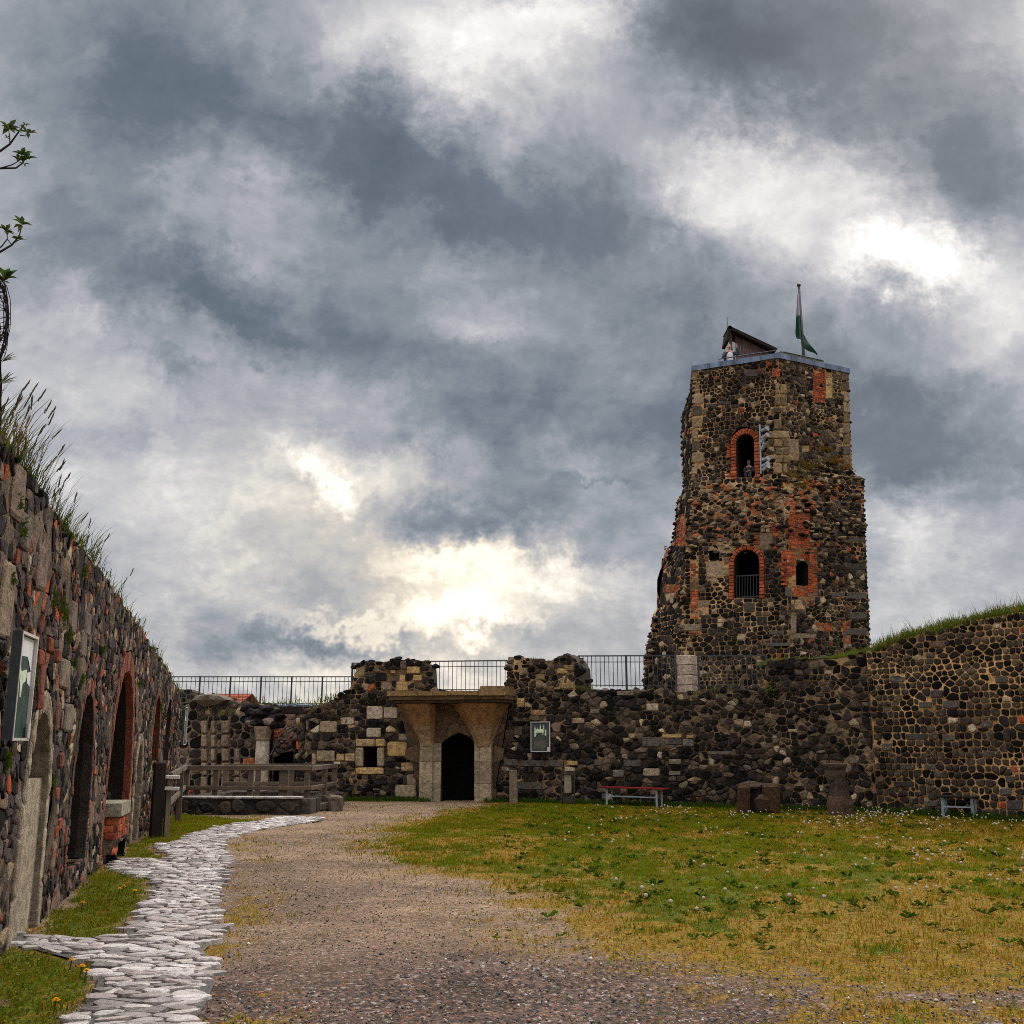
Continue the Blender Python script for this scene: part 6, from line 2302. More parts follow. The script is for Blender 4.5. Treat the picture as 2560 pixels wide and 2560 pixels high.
# ------------------------------------------------------------------ information boards
def board(label, c, wdir, nrm, wd, hg, thick, castle=True, group='framed information boards on the walls', plate=True):
    """c = centre, wdir = direction across the face, nrm = direction the face looks"""
    c, wdir, nrm = Vector(c), Vector(wdir).normalized(), Vector(nrm).normalized()
    up = Vector((0, 0, 1))
    Mx = Matrix((wdir, -nrm, up)).transposed()
    t = thing('information_board', label, 'sign', tuple(c), group)

    def bx(mm, u, v, d, w_, h_, th_):
        mm.box(c + wdir * u + up * v + nrm * d, (w_, th_, h_), M=Mx.to_4x4())
    m = MB()
    fw_ = 0.02
    bx(m, 0, hg / 2 - fw_ / 2, 0, wd, fw_, thick)
    bx(m, 0, -hg / 2 + fw_ / 2, 0, wd, fw_, thick)
    bx(m, wd / 2 - fw_ / 2, 0, 0, fw_, hg - 2 * fw_, thick)
    bx(m, -wd / 2 + fw_ / 2, 0, 0, fw_, hg - 2 * fw_, thick)
    m.build('frame', 'frame', t)
    m = MB()
    bx(m, 0, 0, -thick * 0.2, wd - 2 * fw_, hg - 2 * fw_, thick * 0.5)
    bx(m, -wd / 2 - 0.004, 0, -0.004, 0.006, hg, thick)
    pn = m.build('panel', 'picture', t)
    f0 = thick * 0.05 + 0.004
    m = MB()
    if castle:
        # pale silhouette of a many-towered castle with spires, lower wings and outworks
        iw, ih = wd * 0.62, hg * 0.27
        base = hg * 0.12
        def shp(pts, d=0.0):
            m.add([c + wdir * (x * iw / 2) + up * (base + y * ih) + nrm * (f0 + d) for x, y in pts], [tuple(range(len(pts)))])
        shp([(-1, 0.05), (0.55, 0.05), (0.62, 0.5), (-1, 0.5)])
        shp([(-1, 0.5), (-0.9, 0.95), (-0.8, 0.5)])
        shp([(-0.48, 0.5), (-0.44, 0.75), (-0.4, 0.5)])
        shp([(-0.12, 0.5), (-0.1, 0.7), (0.0, 1.1), (0.1, 0.7), (0.12, 0.5)])
        shp([(0.48, 0.5), (0.5, 0.8), (0.6, 1.1), (0.68, 0.8), (0.68, 0.1), (0.5, 0.1)])
        shp([(0.8, -0.3), (1.0, -0.3), (1.0, 0.42), (0.8, 0.42)])
        shp([(0.25, -0.05), (0.8, -0.1), (0.8, -0.3), (0.7, -0.12), (0.25, -0.18)])
        shp([(-1, 0.05), (-1, -0.5), (-0.85, -0.45), (-0.6, -0.1), (-0.55, 0.05)])
    else:
        def shp(pts, d=0.0):
            m.add([c + wdir * (x * wd * 0.44) + up * (y * hg * 0.465) + nrm * (f0 + d) for x, y in pts], [tuple(range(len(pts)))])
        shp([(-0.65, 0.46), (-0.45, 0.3), (0.3, 0.36), (0.35, 0.22), (0.28, 0.12), (-0.1, 0.06), (-0.2, -0.22), (-0.35, -0.22), (-0.5, 0.1)], 0.003)
    m.build('castle_drawing', 'pale', pn)
    if castle:
        for q_ in (((0.66, 0.12), (0.78, 0.12), (0.78, 0.72), (0.66, 0.72)), ((-0.85, 0.0), (-0.35, 0.06), (-0.2, 0.02), (-0.5, -0.12))):
            m = MB()
            m.add([c + wdir * (x * wd * 0.31) + up * (hg * 0.12 + y * hg * 0.27) + nrm * (f0 + 0.002) for x, y in q_], [(0, 1, 2, 3)])
            m.build('dark_drawing', 'darkprint', pn)
    else:
        for nm_, mt_, q_, dd_ in (('sky_picture', 'palesky', ((-1, 1), (1, 1), (1, 0.3), (0.3, 0.62), (-0.9, 0.6)), 0.001), ('sky_picture', 'palesky', ((0.42, 0.3), (1, 0.34), (1, 0.02), (0.5, 0.1)), 0.002),
                                  ('green_picture', 'greenprint', ((-1, -1), (1, -1), (1, 0.02), (0.5, 0.1), (0.35, 0.62), (-0.7, 0.6), (-1, 0.3)), 0.0005)):
            m = MB()
            m.add([c + wdir * (x * wd * 0.44) + up * (y * hg * 0.465) + nrm * (f0 + dd_) for x, y in q_], [tuple(range(len(q_)))])
            m.build(nm_, mt_, pn)
    # fine lines of text under the picture
    m = MB()
    if castle:
        for k in range(9):
            y = -hg * (0.12 + 0.035 * k)
            x0, x1 = -wd * 0.33, wd * (0.33 - 0.12 * ((k * 7) % 5) / 4)
            m.add([c + wdir * x + up * yy + nrm * (f0 + 0.001) for x, yy in ((x0, y), (x1, y), (x1, y + hg * 0.008), (x0, y + hg * 0.008))], [(0, 1, 2, 3)])
        m.build('text_lines', 'binpanel', pn)
    if plate:
        m = MB()
        bx(m, wd / 2 - 0.05, -hg / 2 + 0.075, thick * 0.5 + 0.002, 0.06, 0.11, 0.01)
        m.build('number_plate', 'frame', t)
    return t


ua_ = lw_u(7.72)
pn_ = LW.P(ua_ + 0.25, 2.06, 0.16)
dirw = (LW.P(ua_ + 0.5, 2, 0) - LW.P(ua_, 2, 0))
nn = Vector((dirw.y, -dirw.x, 0)).normalized()
board('tall framed board on the left wall with a glossy picture showing pale printed sky', pn_, dirw, nn, 0.52, 0.8, 0.07, False)
cB = BW.P(Hb(1356, 1842)[0], Hb(1356, 1842)[1], 0.14)
dB = (BW.P(4.0 + 5, 1, 0) - BW.P(3.6 + 5, 1, 0))
board('framed board with a pale castle drawing on the courtyard wall right of the doorway', cB, dB, Vector((dB.y, -dB.x, 0)), 0.6, 0.84, 0.04)
u3 = lw_u(24.2)
d3_ = LW.P(u3 + 0.2, 2, 0) - LW.P(u3 - 0.2, 2, 0)
board('framed board seen edge on at the far end of the left wall', LW.P(u3, LW.hit(437, 1815)[1], 0.22), d3_, Vector((d3_.y, -d3_.x, 0)), 0.55, 0.84, 0.05)

# ------------------------------------------------------------------ benches
def bench(label, xa, xb, pyseat, pyfoot, D0, D1, mat):
    a, b = gnd(xa, pyfoot[0]), gnd(xb, pyfoot[1])
    ctr = (a + b) / 2
    e = (b - a).normalized()
    nrm_b = Vector((e.y, -e.x, 0))
    t = thing('bench', label, 'bench', tuple(ctr), 'backless benches by the walls')
    sh = 0.46
    L = (b - a).length
    m = MB()
    for k in range(3):
        off = nrm_b * (0.02 - 0.13 * k)
        m.beam(a - e * L * 0.1 + off + Vector((0, 0, sh)), b + e * L * 0.16 + off + Vector((0, 0, sh)), 0.11, 0.04, bev=0.006)
    m.build('seat', mat, t)
    for p in (a, b):
        m = MB()
        m.beam(p + Vector((0, 0, -0.03)), p + Vector((0, 0, sh - 0.025)), 0.05, 0.05, up=(0, 1, 0))
        m.beam(p + nrm_b * 0.03 + Vector((0, 0, sh - 0.045)), p - nrm_b * 0.32 + Vector((0, 0, sh - 0.045)), 0.04, 0.04)
        m.beam(p - nrm_b * 0.28 + Vector((0, 0, -0.03)), p - nrm_b * 0.28 + Vector((0, 0, sh - 0.05)), 0.05, 0.05, up=(0, 1, 0))
        m.build('leg', 'galv', t)
    m = MB()
    m.beam(a - nrm_b * 0.0 + Vector((0, 0, 0.24)), b + Vector((0, 0, 0.24)), 0.03, 0.03)
    m.build('stretcher', 'galv', t)
    return t


bench('backless bench with a dark red slatted seat against the courtyard wall', 1517, 1642, 0, (2013, 2018), 0, 0, 'redseat')
bench('backless bench with a dark slatted seat against the grass topped right wall', 2359, 2433, 0, (2044, 2047), 0, 0, 'wooddark')
# litter bin between two posts
p0 = gnd(1420, 2011)
TBn = thing('litter_bin', 'narrow brown litter bin hung between two dark posts by the courtyard wall', 'bin', tuple(p0))
for s_ in (-1, 1):
    m = MB()
    m.box((p0.x + s_ * 0.175, p0.y, 0.4), (0.035, 0.05, 0.86))
    m.build('post', 'rust', TBn)
m = MB()
m.box((p0.x, p0.y, 0.54), (0.19, 0.16, 0.5), bev=0.02)
m.build('bin_body', 'binpanel', TBn)
m = MB()
m.box((p0.x, p0.y, 0.81), (0.3, 0.22, 0.03), bev=0.006)
m.build('lid', 'rust', TBn)
m = MB()
m.box((p0.x, p0.y, 0.13), (0.27, 0.1, 0.16))
m.build('base', 'rust', TBn)
# stone post by the doorway
p0 = gnd(1283, 2007)
m = MB()
m.box((p0.x, p0.y, 0.42), (0.21, 0.2, 0.92), rz=0.2, col=(0.16, 0.12, 0.085), bev=0.02, jit=0.015)
o = m.build('stone_post', 'masonry_clean', None, origin=(p0.x, p0.y, 0))
tag(o, 'plain square stone post standing right of the sandstone doorway', 'post', None, 'thing')
q = BW.P(*Hb(1271, 1925), 0.08)
m = MB()
m.lathe([(0.0, -0.03), (0.045, -0.02), (0.05, 0.02), (0.02, 0.05)], q, 10)
m.tube([q, q - Vector((0, -0.2, 0))], 0.02, 6)
o = m.build('wall_lamp', 'lampwhite', None, origin=tuple(q))
tag(o, 'tiny round white lamp fixed to the wall above the stone post', 'lamp', None, 'thing')
# big rough stone trough and the broken column drum
pa, pb = gnd(1842, 2034), gnd(1950, 2036)
zt_b = 0.98
m = MB()
mid = (pa + pb) / 2
e = (pb - pa)
L = e.length
ang = math.atan2(e.y, e.x)
Rz = Matrix.Rotation(ang, 4, 'Z').to_3x3()
c0 = mid + Rz @ Vector((0, 0.45, 0))
for dx, wx, col, hh2, yo in ((-L * 0.34, L * 0.3, (0.05, 0.028, 0.016), 0.68, 0.0), (L * 0.3, L * 0.4, (0.055, 0.031, 0.018), 0.72, 0.02)):
    m.box(c0 + Rz @ Vector((dx, yo, hh2 / 2 - 0.03)), (wx, 0.8, hh2), rz=ang, col=col, bev=0.07, jit=0.03)
m.box(c0 + Rz @ Vector((-L * 0.06, 0.1, 0.31)), (L * 0.32, 0.7, 0.66), rz=ang, col=(0.012, 0.009, 0.008), bev=0.06, jit=0.04)
m.box(c0 + Rz @ Vector((L * 0.12, -0.14, 0.2)), (L * 0.36, 0.62, 0.46), rz=ang, col=(0.045, 0.028, 0.018), bev=0.09, jit=0.04)
for k in range(7):
    m.rock(c0 + Rz @ Vector((R.uniform(-0.45, 0.45) * L, R.uniform(-0.25, 0.3), 0.64 + R.uniform(-0.03, 0.04))), R.uniform(0.1, 0.16), (0.05, 0.034, 0.024), (1.4, 1, 0.5))
o = m.build('stone_block', 'masonry', None, origin=(c0.x, c0.y, 0))
tag(o, 'massive dark brown rough stone block standing on the grass by the courtyard wall', 'block', None, 'thing')
p0 = gnd(2112, 2040)
p0.y += 0.3
TCd = thing('column_stump', 'stump of a thick stone column with a broken capital near the wall corner', 'column', tuple(p0))
m = MB()
m.lathe([(0.29, -0.05), (0.3, 0.25), (0.27, 0.43)], p0, 16, (0.075, 0.047, 0.03), 0.05)
m.build('base_drum', 'masonry', TCd)
m = MB()
m.lathe([(0.225, 0.432), (0.215, 0.6), (0.225, 0.78)], p0, 16, (0.05, 0.036, 0.028), 0.03)
m.build('upper_drum', 'masonry', TCd)
m = MB()
m.lathe([(0.21, 0.782), (0.235, 0.9), (0.235, 1.02), (0.28, 1.09), (0.285, 1.15), (0.23, 1.17)], p0 - Vector((0.06, 0, 0)), 8, (0.07, 0.05, 0.036), 0.04)
m.build('capital', 'masonry', TCd)

# ------------------------------------------------------------------ well enclosure: low curb, timber fences, end post
CA, CBp = gnd(424, 2035), gnd(748, 2036)
curb = WallLine([(CA.x, CA.y), ((CA.x + CBp.x) / 2, (CA.y + CBp.y) / 2 - 0.02), (CBp.x, CBp.y)], 1)
mb = MB()
zc = 0.36
Lc = curb.L[-1]
tp_ = [(u, zc + R.uniform(-0.012, 0.012)) for u, _ in subdiv([(0, 0), (Lc, 0)], 0.4)]
panel(mb, curb.P, [(0, -0.08), (Lc, -0.08)] + tp_[::-1], size=(0.3, 0.3), pal=[((0.045, 0.036, 0.03), 3), ((0.075, 0.055, 0.042), 2), ((0.03, 0.026, 0.024), 2)], mortar=(0.08, 0.06, 0.045), mdark=(0.03, 0.024, 0.02), h=(0.03, 0.08), gap=(0.006, 0.015), seed=121, tan=0.02, rect=(0, -0.1, Lc, zc))
for (u0_, _), (u1_, _) in zip(tp_, tp_[1:]):
    vs = [curb.P(u, v, d) for v in (zc + 0.0, zc + 0.035) for u, d in ((u0_ + 0.004, 0.05), (u1_ - 0.004, 0.05), (u1_ - 0.004, -0.42), (u0_ + 0.004, -0.42))]
    mb.add(vs, [(3, 2, 1, 0), (4, 5, 6, 7), (0, 1, 5, 4), (1, 2, 6, 5), (2, 3, 7, 6), (3, 0, 4, 7)], shade((0.33, 0.3, 0.27), 0.8, 1.2))
eB = (curb.p[-1] - curb.p[0]).normalized()
nB = Vector((-eB.y, eB.x))
# inner faces, side and back runs of the curb
def curbrun(a, b, hgt, w_=0.42, col=(0.05, 0.04, 0.033)):
    a, b = Vector((a[0], a[1], 0)), Vector((b[0], b[1], 0))
    n_ = max(1, int((b - a).length / 0.5))
    for k in range(n_):
        p, q = a.lerp(b, k / n_), a.lerp(b, (k + 1) / n_)
        mb.beam(p + Vector((0, 0, hgt / 2 - 0.03)), q + Vector((0, 0, hgt / 2 - 0.03)), w_, hgt + R.uniform(-0.02, 0.02), shade(col, 0.8, 1.3), bev=0.03, jit=0.012)


P2 = lambda v2, k: (v2.x + nB.x * k, v2.y + nB.y * k)
curbrun(P2(curb.p[0], 0.24), P2(curb.p[0], 4.2), 0.36)
curbrun(P2(curb.p[-1], 0.24), P2(curb.p[-1], 4.2), 0.36)
curbrun(P2(curb.p[0], 4.4), P2(curb.p[-1], 4.4), 0.36)
TW_ = thing('well_curb', 'low dark stone curb with pale capping slabs round the fenced well pit', 'curb', (curb.p[1].x, curb.p[1].y, 0))
mb.build('masonry', 'masonry', TW_)
# lower step at the right end, closed by a squared stone
sA, sB = gnd(756, 2030), gnd(812, 2026)
m = MB()
for k in range(4):
    p, q = sA.lerp(sB, k / 4), sA.lerp(sB, (k + 1) / 4)
    m.beam(p + Vector((0, 0.25, 0.1)), q + Vector((0, 0.25, 0.1)), 0.5, 0.2, shade((0.13, 0.11, 0.085), 0.8, 1.2), bev=0.03, jit=0.015)
o = m.build('stone_step', 'masonry', None, origin=tuple((sA + sB) / 2))
tag(o, 'low row of stones continuing the well curb to the right', 'step', None, 'thing')
p0 = gnd(833, 2028)
m = MB()
m.box((p0.x, p0.y + 0.3, 0.16), (0.34, 0.45, 0.38), rz=0.25, col=(0.12, 0.09, 0.065), bev=0.05, jit=0.03)
m.box((p0.x - 0.42, p0.y + 0.5, 0.17), (0.4, 0.4, 0.36), rz=-0.1, col=(0.05, 0.04, 0.03), bev=0.05, jit=0.03)
o = m.build('end_stone', 'masonry', None, origin=(p0.x, p0.y + 0.3, 0))
tag(o, 'rough squared stone closing the right end of the well curb', 'stone', None, 'thing')


def fence(label, a, b, posts, hgt, mat='woodgrey', mid=True):
    a, b = Vector((a[0], a[1], 0)), Vector((b[0], b[1], 0))
    t = thing('timber_fence', label, 'fence', tuple((a + b) / 2), 'timber rail fences round the well pit')
    e = (b - a).normalized()
    for k in posts:
        p = a.lerp(b, k)
        m = MB()
        m.box(p + Vector((0, 0.07, hgt / 2 - 0.05)), (0.13, 0.12, hgt), rz=math.atan2(e.y, e.x), bev=0.012)
        m.build('post', mat, t)
    for nm, z, w_ in (('top_rail', hgt, 0.12), ('middle_rail', hgt * 0.56, 0.1)):
        m = MB()
        m.beam(a + Vector((0, 0, z - 0.05)), b + Vector((0, 0, z - 0.05)), 0.07, w_, bev=0.01)
        m.build(nm, mat, t)
    return t


f0, f1 = P2(curb.p[0], 0.9), P2(curb.p[-1], 0.9)
f1x = (f1[0] + eB.x * 0.02, f1[1] + eB.y * 0.02)
fence('front timber rail fence behind the low well curb', f0, f1x, (0.005, 0.24, 0.52, 0.77, 0.8, 0.97), 1.08)
g0, g1 = P2(curb.p[0], 3.9), P2(curb.p[-1], 3.9)
fence('rear timber rail fence on the far side of the well pit', g0, (g1[0] + 0.02, g1[1]), (0.01, 0.3, 0.6, 0.98), 1.06)
fence('short timber rail fence closing the right end of the well pit', f1x, (g1[0] + 0.02, g1[1]), (0.5,), 1.07)
pp = gnd(388, 2093)
fence('timber rail fence seen end on between the tall post and the well pit', (pp.x + 0.12, pp.y + 0.25), f0, (0.55,), 1.1)
TPo = thing('timber_post', 'tall dark squared timber post standing in the turf in front of the well fence', 'post', tuple(pp))
m = MB()
m.box((pp.x, pp.y, 0.6), (0.2, 0.2, 1.38), rz=rad(28), bev=0.015, jit=0.006)
m.build('post', 'wooddark', TPo)
m = MB()
m.box((pp.x + 0.15, pp.y + 0.1, 0.48), (0.09, 0.14, 1.08), rz=rad(28), bev=0.01, jit=0.005)
m.build('side_post', 'wood', TPo)
for z in (1.04, 0.84):
    m = MB()
    m.beam((pp.x + 0.12, pp.y - 0.02, z), (pp.x + 0.36, pp.y + 0.02, z - 0.01), 0.1, 0.06, bev=0.006)
    m.build('rail_stub', 'frame', TPo)
# ------------------------------------------------------------------ grass on the wall crests, moss, plants
def grass_np(name, label, pts, cols):
    """pts: list of (root, tip, bend, width, colour)"""
    n = len(pts)
    V = np.zeros((n, 5, 3))
    C = np.zeros((n, 5, 3))
    F = []
    for i, (a, tp, bend, wd, col) in enumerate(pts):
        a, tp = np.array(a), np.array(tp)
        mid = (a + tp) / 2 + np.array(bend)
        d = tp - a
        s = np.cross(d, (0, 1, 0.01))
        s = s / (np.linalg.norm(s) + 1e-9) * wd / 2
        V[i] = [a - s, a + s, mid + s * 0.8, mid - s * 0.8, tp]
        C[i] = col
        C[i, :2] *= 0.7
    F4 = np.arange(n * 5).reshape(n, 5)
    tri = np.concatenate([F4[:, [0, 1, 2]], F4[:, [0, 2, 3]], F4[:, [3, 2, 4]]])
    o = link(name, np_mesh(name, V.reshape(-1, 3), tri, C.reshape(-1, 3), MAT['foliage']))
    tag(o, label, None, None, 'stuff')
    return o


gcol = lambda: (R.uniform(0.035, 0.1), R.uniform(0.065, 0.13), R.uniform(0.003, 0.012))
scol = lambda: (R.uniform(0.12, 0.24), R.uniform(0.09, 0.16), R.uniform(0.03, 0.06))
dcol = lambda: (R.uniform(0.02, 0.05), R.uniform(0.035, 0.07), R.uniform(0.004, 0.012))
pts = []
# left wall crest: dense low growth with clumps of tall stalks leaning out over the yard
clumps = [(LW.hit(x, y)[0], k) for x, y, k in ((10, 1110, 1.0), (45, 1140, 1.0), (75, 1160, 0.95), (110, 1215, 0.6), (150, 1270, 0.75), (165, 1300, 0.5), (215, 1370, 0.75), (240, 1400, 0.5), (290, 1480, 0.6), (315, 1520, 0.4), (345, 1570, 0.35), (390, 1640, 0.3))]


def top_v(tops, u):
    for a, b in zip(tops, tops[1:]):
        if a[0] <= u <= b[0]:
            return a[1] + (b[1] - a[1]) * (u - a[0]) / (b[0] - a[0])
    return tops[-1][1]


for cu, k in clumps:
    for i in range(int(105 * k)):
        u = cu + R.gauss(0, 0.28)
        u = max(0.1, min(LW.L[-1] - 0.1, u))
        z = top_v(lw_top, u) - 0.05
        a = LW.P(u, z, R.uniform(-0.35, 0.08))
        h = R.uniform(0.12, 0.5) * (0.45 + 0.6 * k)
        lean = Vector((R.uniform(-0.05, 0.75) * h, R.uniform(-0.25, 0.25) * h, h))
        tip = a + lean
        pts.append((a, tip, (-0.06 * h, 0, 0.1 * h), R.uniform(0.004, 0.008), dcol() if R.random() < 0.65 else scol()))
        if R.random() < 0.16 * k:                       # seed heads
            dvec = (tip - a).normalized()
            for q in range(5):
                b0_ = tip - dvec * (0.02 * q)
                pts.append((b0_, b0_ + dvec * 0.04 + Vector((R.uniform(-0.012, 0.012), R.uniform(-0.012, 0.012), 0.01)), (0, 0, 0), 0.012, (0.07, 0.05, 0.03)))
for i in range(3200):
    u = R.uniform(0.2, LW.L[-1] - 0.1)
    if noise.noise(Vector((u * 0.9, 1, 1))) < -0.15:
        continue
    z = top_v(lw_top, u) + R.uniform(-0.12, 0.0)
    a = LW.P(u, z, R.uniform(-0.8, 0.07))
    h = R.uniform(0.03, 0.13)
    pts.append((a, a + Vector((R.uniform(-0.3, 0.7) * h, R.uniform(-0.5, 0.5) * h, h)), (0, 0, 0.02), R.uniform(0.007, 0.014), gcol()))
# moss and small plants in the joints of the left wall
for cx_, cy_, s_ in [(128, 1500, 0.16), (150, 1520, 0.14), (165, 1592, 0.13), (75, 1700, 0.2), (155, 1540, 0.1), (345, 1712, 0.14), (40, 1260, 0.12), (200, 1700, 0.1), (400, 1770, 0.14), (407, 1790, 0.1), (370, 1915, 0.15), (125, 1960, 0.1), (50, 1330, 0.1), (250, 1630, 0.08), (10, 1900, 0.14), (20, 1450, 0.1), (205, 1430, 0.1), (180, 1660, 0.06)]:
    u, v = LW.hit(cx_, cy_)
    for i in range(60):
        a = LW.P(u + R.gauss(0, s_ * 0.35), v + R.gauss(0, s_ * 0.35), 0.02)
        h = R.uniform(0.02, 0.06)
        pts.append((a, a + LW.P(u, v, 1) * 0 + Vector((R.uniform(0.2, 1) * h, R.uniform(-0.6, 0.6) * h, R.uniform(-0.5, 0.8) * h)), (0, 0, 0.01), R.uniform(0.01, 0.018), (R.uniform(0.025, 0.07), R.uniform(0.05, 0.095), 0.006)))
grass_np('grass', 'wild grass and weeds with tall seed stalks on the crest of the left wall', pts, None)
pts = []
for i in range(15000):
    u = R.uniform(-0.05, RW.L[-1] * 0.8)
    z = top_v(rt, max(0.0, u))
    dback = R.uniform(-1.4, 0.1)
    a = RW.P(u, z + (0.1 if dback < -0.2 else -0.02) + R.uniform(-0.08, 0.02), dback)
    h = R.uniform(0.05, 0.2)
    if noise.noise(Vector((u * 1.3, dback * 2, 5))) > 0.1:
        h *= 1.5
    if R.random() < 0.05:
        h *= 2.0
    pts.append((a, a + Vector((R.uniform(-0.5, 0.4) * h, R.uniform(-0.4, 0.3) * h, h)), (0, 0, 0.01), R.uniform(0.007, 0.014), gcol() if R.random() < 0.8 else scol()))
for i in range(3500):
    t = R.random()
    a = Vector((6.7, 27.75, 3.05)).lerp(Vector((8.9, 26.5, rt[0][1] + 0.02)), t) + Vector((R.uniform(-0.1, 0.7), R.uniform(-0.25, 1.0), R.uniform(-0.03, 0.05)))
    z0_ = top_v(bw_top, BW.L[-1] * 0 + Hb(1925 + t * 270, 1640)[0])
    a.z = max(a.z, z0_ - 0.03)
    h = R.uniform(0.04, 0.14)
    pts.append((a, a + Vector((R.uniform(-0.5, 0.5) * h, R.uniform(-0.5, 0.3) * h, h)), (0, 0, 0.01), R.uniform(0.008, 0.015), (R.uniform(0.06, 0.13), R.uniform(0.1, 0.16), 0.012)))
grass_np('grass', 'tall grass and weeds along the top of the right wall and bank', pts, None)
pts = []
# weeds along the courtyard wall crest and the foot of the walls
for px, py, n_, s_ in [(840, 1745, 90, 0.25), (815, 1755, 60, 0.2), (925, 1755, 50, 0.12), (800, 1765, 60, 0.2), (750, 1762, 90, 0.35), (700, 1765, 60, 0.3), (660, 1762, 90, 0.4), (560, 1782, 70, 0.25), (620, 1775, 60, 0.25), (1460, 1722, 60, 0.14), (1745, 1732, 25, 0.1), (1800, 1728, 40, 0.2), (1330, 1650, 14, 0.06), (870, 1800, 40, 0.15), (885, 1830, 30, 0.12), (840, 1795, 40, 0.15)]:
    D = 32.0 if px < 1100 else 30.0
    c = BW.P(*Hb(px, py), 0.03) if px > 790 else at(px, py, 33.8)
    for i in range(n_):
        a = c + Vector((R.gauss(0, s_), R.uniform(-0.03, 0.3), R.gauss(0, s_ * 0.3) - 0.05))
        h = R.uniform(0.05, 0.2)
        pts.append((a, a + Vector((R.uniform(-0.5, 0.5) * h, R.uniform(-0.6, 0.1) * h, h)), (0, 0, 0.01), R.uniform(0.012, 0.025), gcol() if R.random() < 0.75 else scol()))
for i in range(5000):
    u = R.uniform(0.3, BW.L[-1])
    p = BW.P(u, 0.0, R.uniform(0.0, 0.55))
    if abs(p.x + 1.55) < 0.75:
        continue
    h = R.uniform(0.05, 0.17)
    pts.append((p, p + Vector((R.uniform(-0.5, 0.5) * h, R.uniform(-0.6, 0.3) * h, h)), (0, 0, 0.01), R.uniform(0.01, 0.018), (R.uniform(0.02, 0.06), R.uniform(0.05, 0.1), 0.008)))
for i in range(2500):
    u = R.uniform(0.0, RW.L[-1] * 0.6)
    p = RW.P(u, 0.0, R.uniform(0.0, 0.5))
    h = R.uniform(0.05, 0.2)
    pts.append((p, p + Vector((R.uniform(-0.5, 0.5) * h, R.uniform(-0.6, 0.3) * h, h)), (0, 0, 0.01), R.uniform(0.01, 0.018), (R.uniform(0.02, 0.06), R.uniform(0.05, 0.1), 0.008)))
# mossy shoulder of the tower
for px, py, n_, s_ in [(2020, 1170, 160, 0.35), (1990, 1190, 130, 0.35), (2080, 1150, 80, 0.25), (2060, 1125, 60, 0.2), (2110, 1170, 60, 0.25), (2000, 1215, 90, 0.3)]:
    fu, fz = FR.hit(px, py)
    for i in range(n_):
        a = FR.P(fu + R.gauss(0, s_), fz + R.gauss(0, s_ * 0.35), 0.08)
        h = R.uniform(0.04, 0.12)
        pts.append((a, a + Vector((R.uniform(-0.5, 0.5) * h, -R.uniform(0.0, 0.8) * h, R.uniform(0.0, 1) * h)), (0, 0, 0.01), R.uniform(0.03, 0.06), (R.uniform(0.13, 0.26), R.uniform(0.1, 0.15), 0.015)))
grass_np('weeds', 'weeds at the wall feet, on ledges and on the broken tower shoulder', pts, None)


def leaf(m, p, d, L, wd, col, droop=0.2):
    d = Vector(d).normalized()
    s = d.cross(Vector((0, 0, 1)))
    if s.length < 0.05:
        s = Vector((1, 0, 0))
    s.normalize()
    p = Vector(p)
    mid = p + d * L * 0.5 + Vector((0, 0, 0.08 * L))
    tip = p + d * L - Vector((0, 0, droop * L))
    q = p + d * L * 0.25 + Vector((0, 0, 0.05 * L))
    m.add([p, q + s * wd * 0.35, mid + s * wd * 0.5, tip, mid - s * wd * 0.5, q - s * wd * 0.35], [(0, 1, 2, 5), (5, 2, 4), (2, 3, 4)] if False else [(0, 1, 5), (1, 2, 4, 5), (2, 3, 4)], col)


def shrub(name, label, c, n_, r, hz, lcol, cat='plant', leafL=0.09):
    m = MB()
    c = Vector(c)
    for i in range(n_):
        an, el = R.uniform(0, 2 * PI), R.uniform(0.1, 1.4)
        d = Vector((math.cos(an) * math.cos(el), math.sin(an) * math.cos(el), math.sin(el)))
        tip = c + Vector((d.x * r, d.y * r, d.z * hz)) * R.uniform(0.5, 1.0)
        m.tube([c, c.lerp(tip, 0.5) + Vector((0, 0, 0.03)), tip], [0.006, 0.004, 0.003], 4, (0.05, 0.045, 0.02))
        for k in range(7):
            q = c.lerp(tip, R.uniform(0.35, 1.0))
            leaf(m, q, (R.uniform(-1, 1), R.uniform(-1, 1), R.uniform(-0.2, 0.8)), leafL * R.uniform(0.6, 1.2), leafL * 0.6, lcol())
    o = m.build(name, 'foliage', None, origin=tuple(c))
    tag(o, label, cat, None, 'thing')
    return o


shrub('bush', 'dark green bush growing on the wall at the right end of the tower railing', BW.P(*Hb(1930, 1745), 0.0), 34, 0.3, 0.55, gcol, 'bush')
shrub('bush', 'pale leafy weed growing on the wall crest beside the left battlement stub', BW.P(*Hb(843, 1757), -0.1), 14, 0.25, 0.3, lambda: (R.uniform(0.06, 0.12), R.uniform(0.1, 0.15), 0.02), 'bush')
shrub('flowering_weed', 'leafy weed with yellow flowers at the foot of the right wall beside the bench', Vector(gnd(2500, 2046)), 26, 0.45, 0.4, lambda: (R.uniform(0.04, 0.1), R.uniform(0.07, 0.11), 0.01) if R.random() < 0.85 else (0.5, 0.4, 0.02), 'plant')
shrub('flower_clump', 'clump of bright yellow flowers at the foot of the brick plinth', Vector(gnd(266, 2118)), 26, 0.22, 0.22, lambda: (0.7, 0.5, 0.01) if R.random() < 0.5 else gcol(), 'flowers', 0.06)

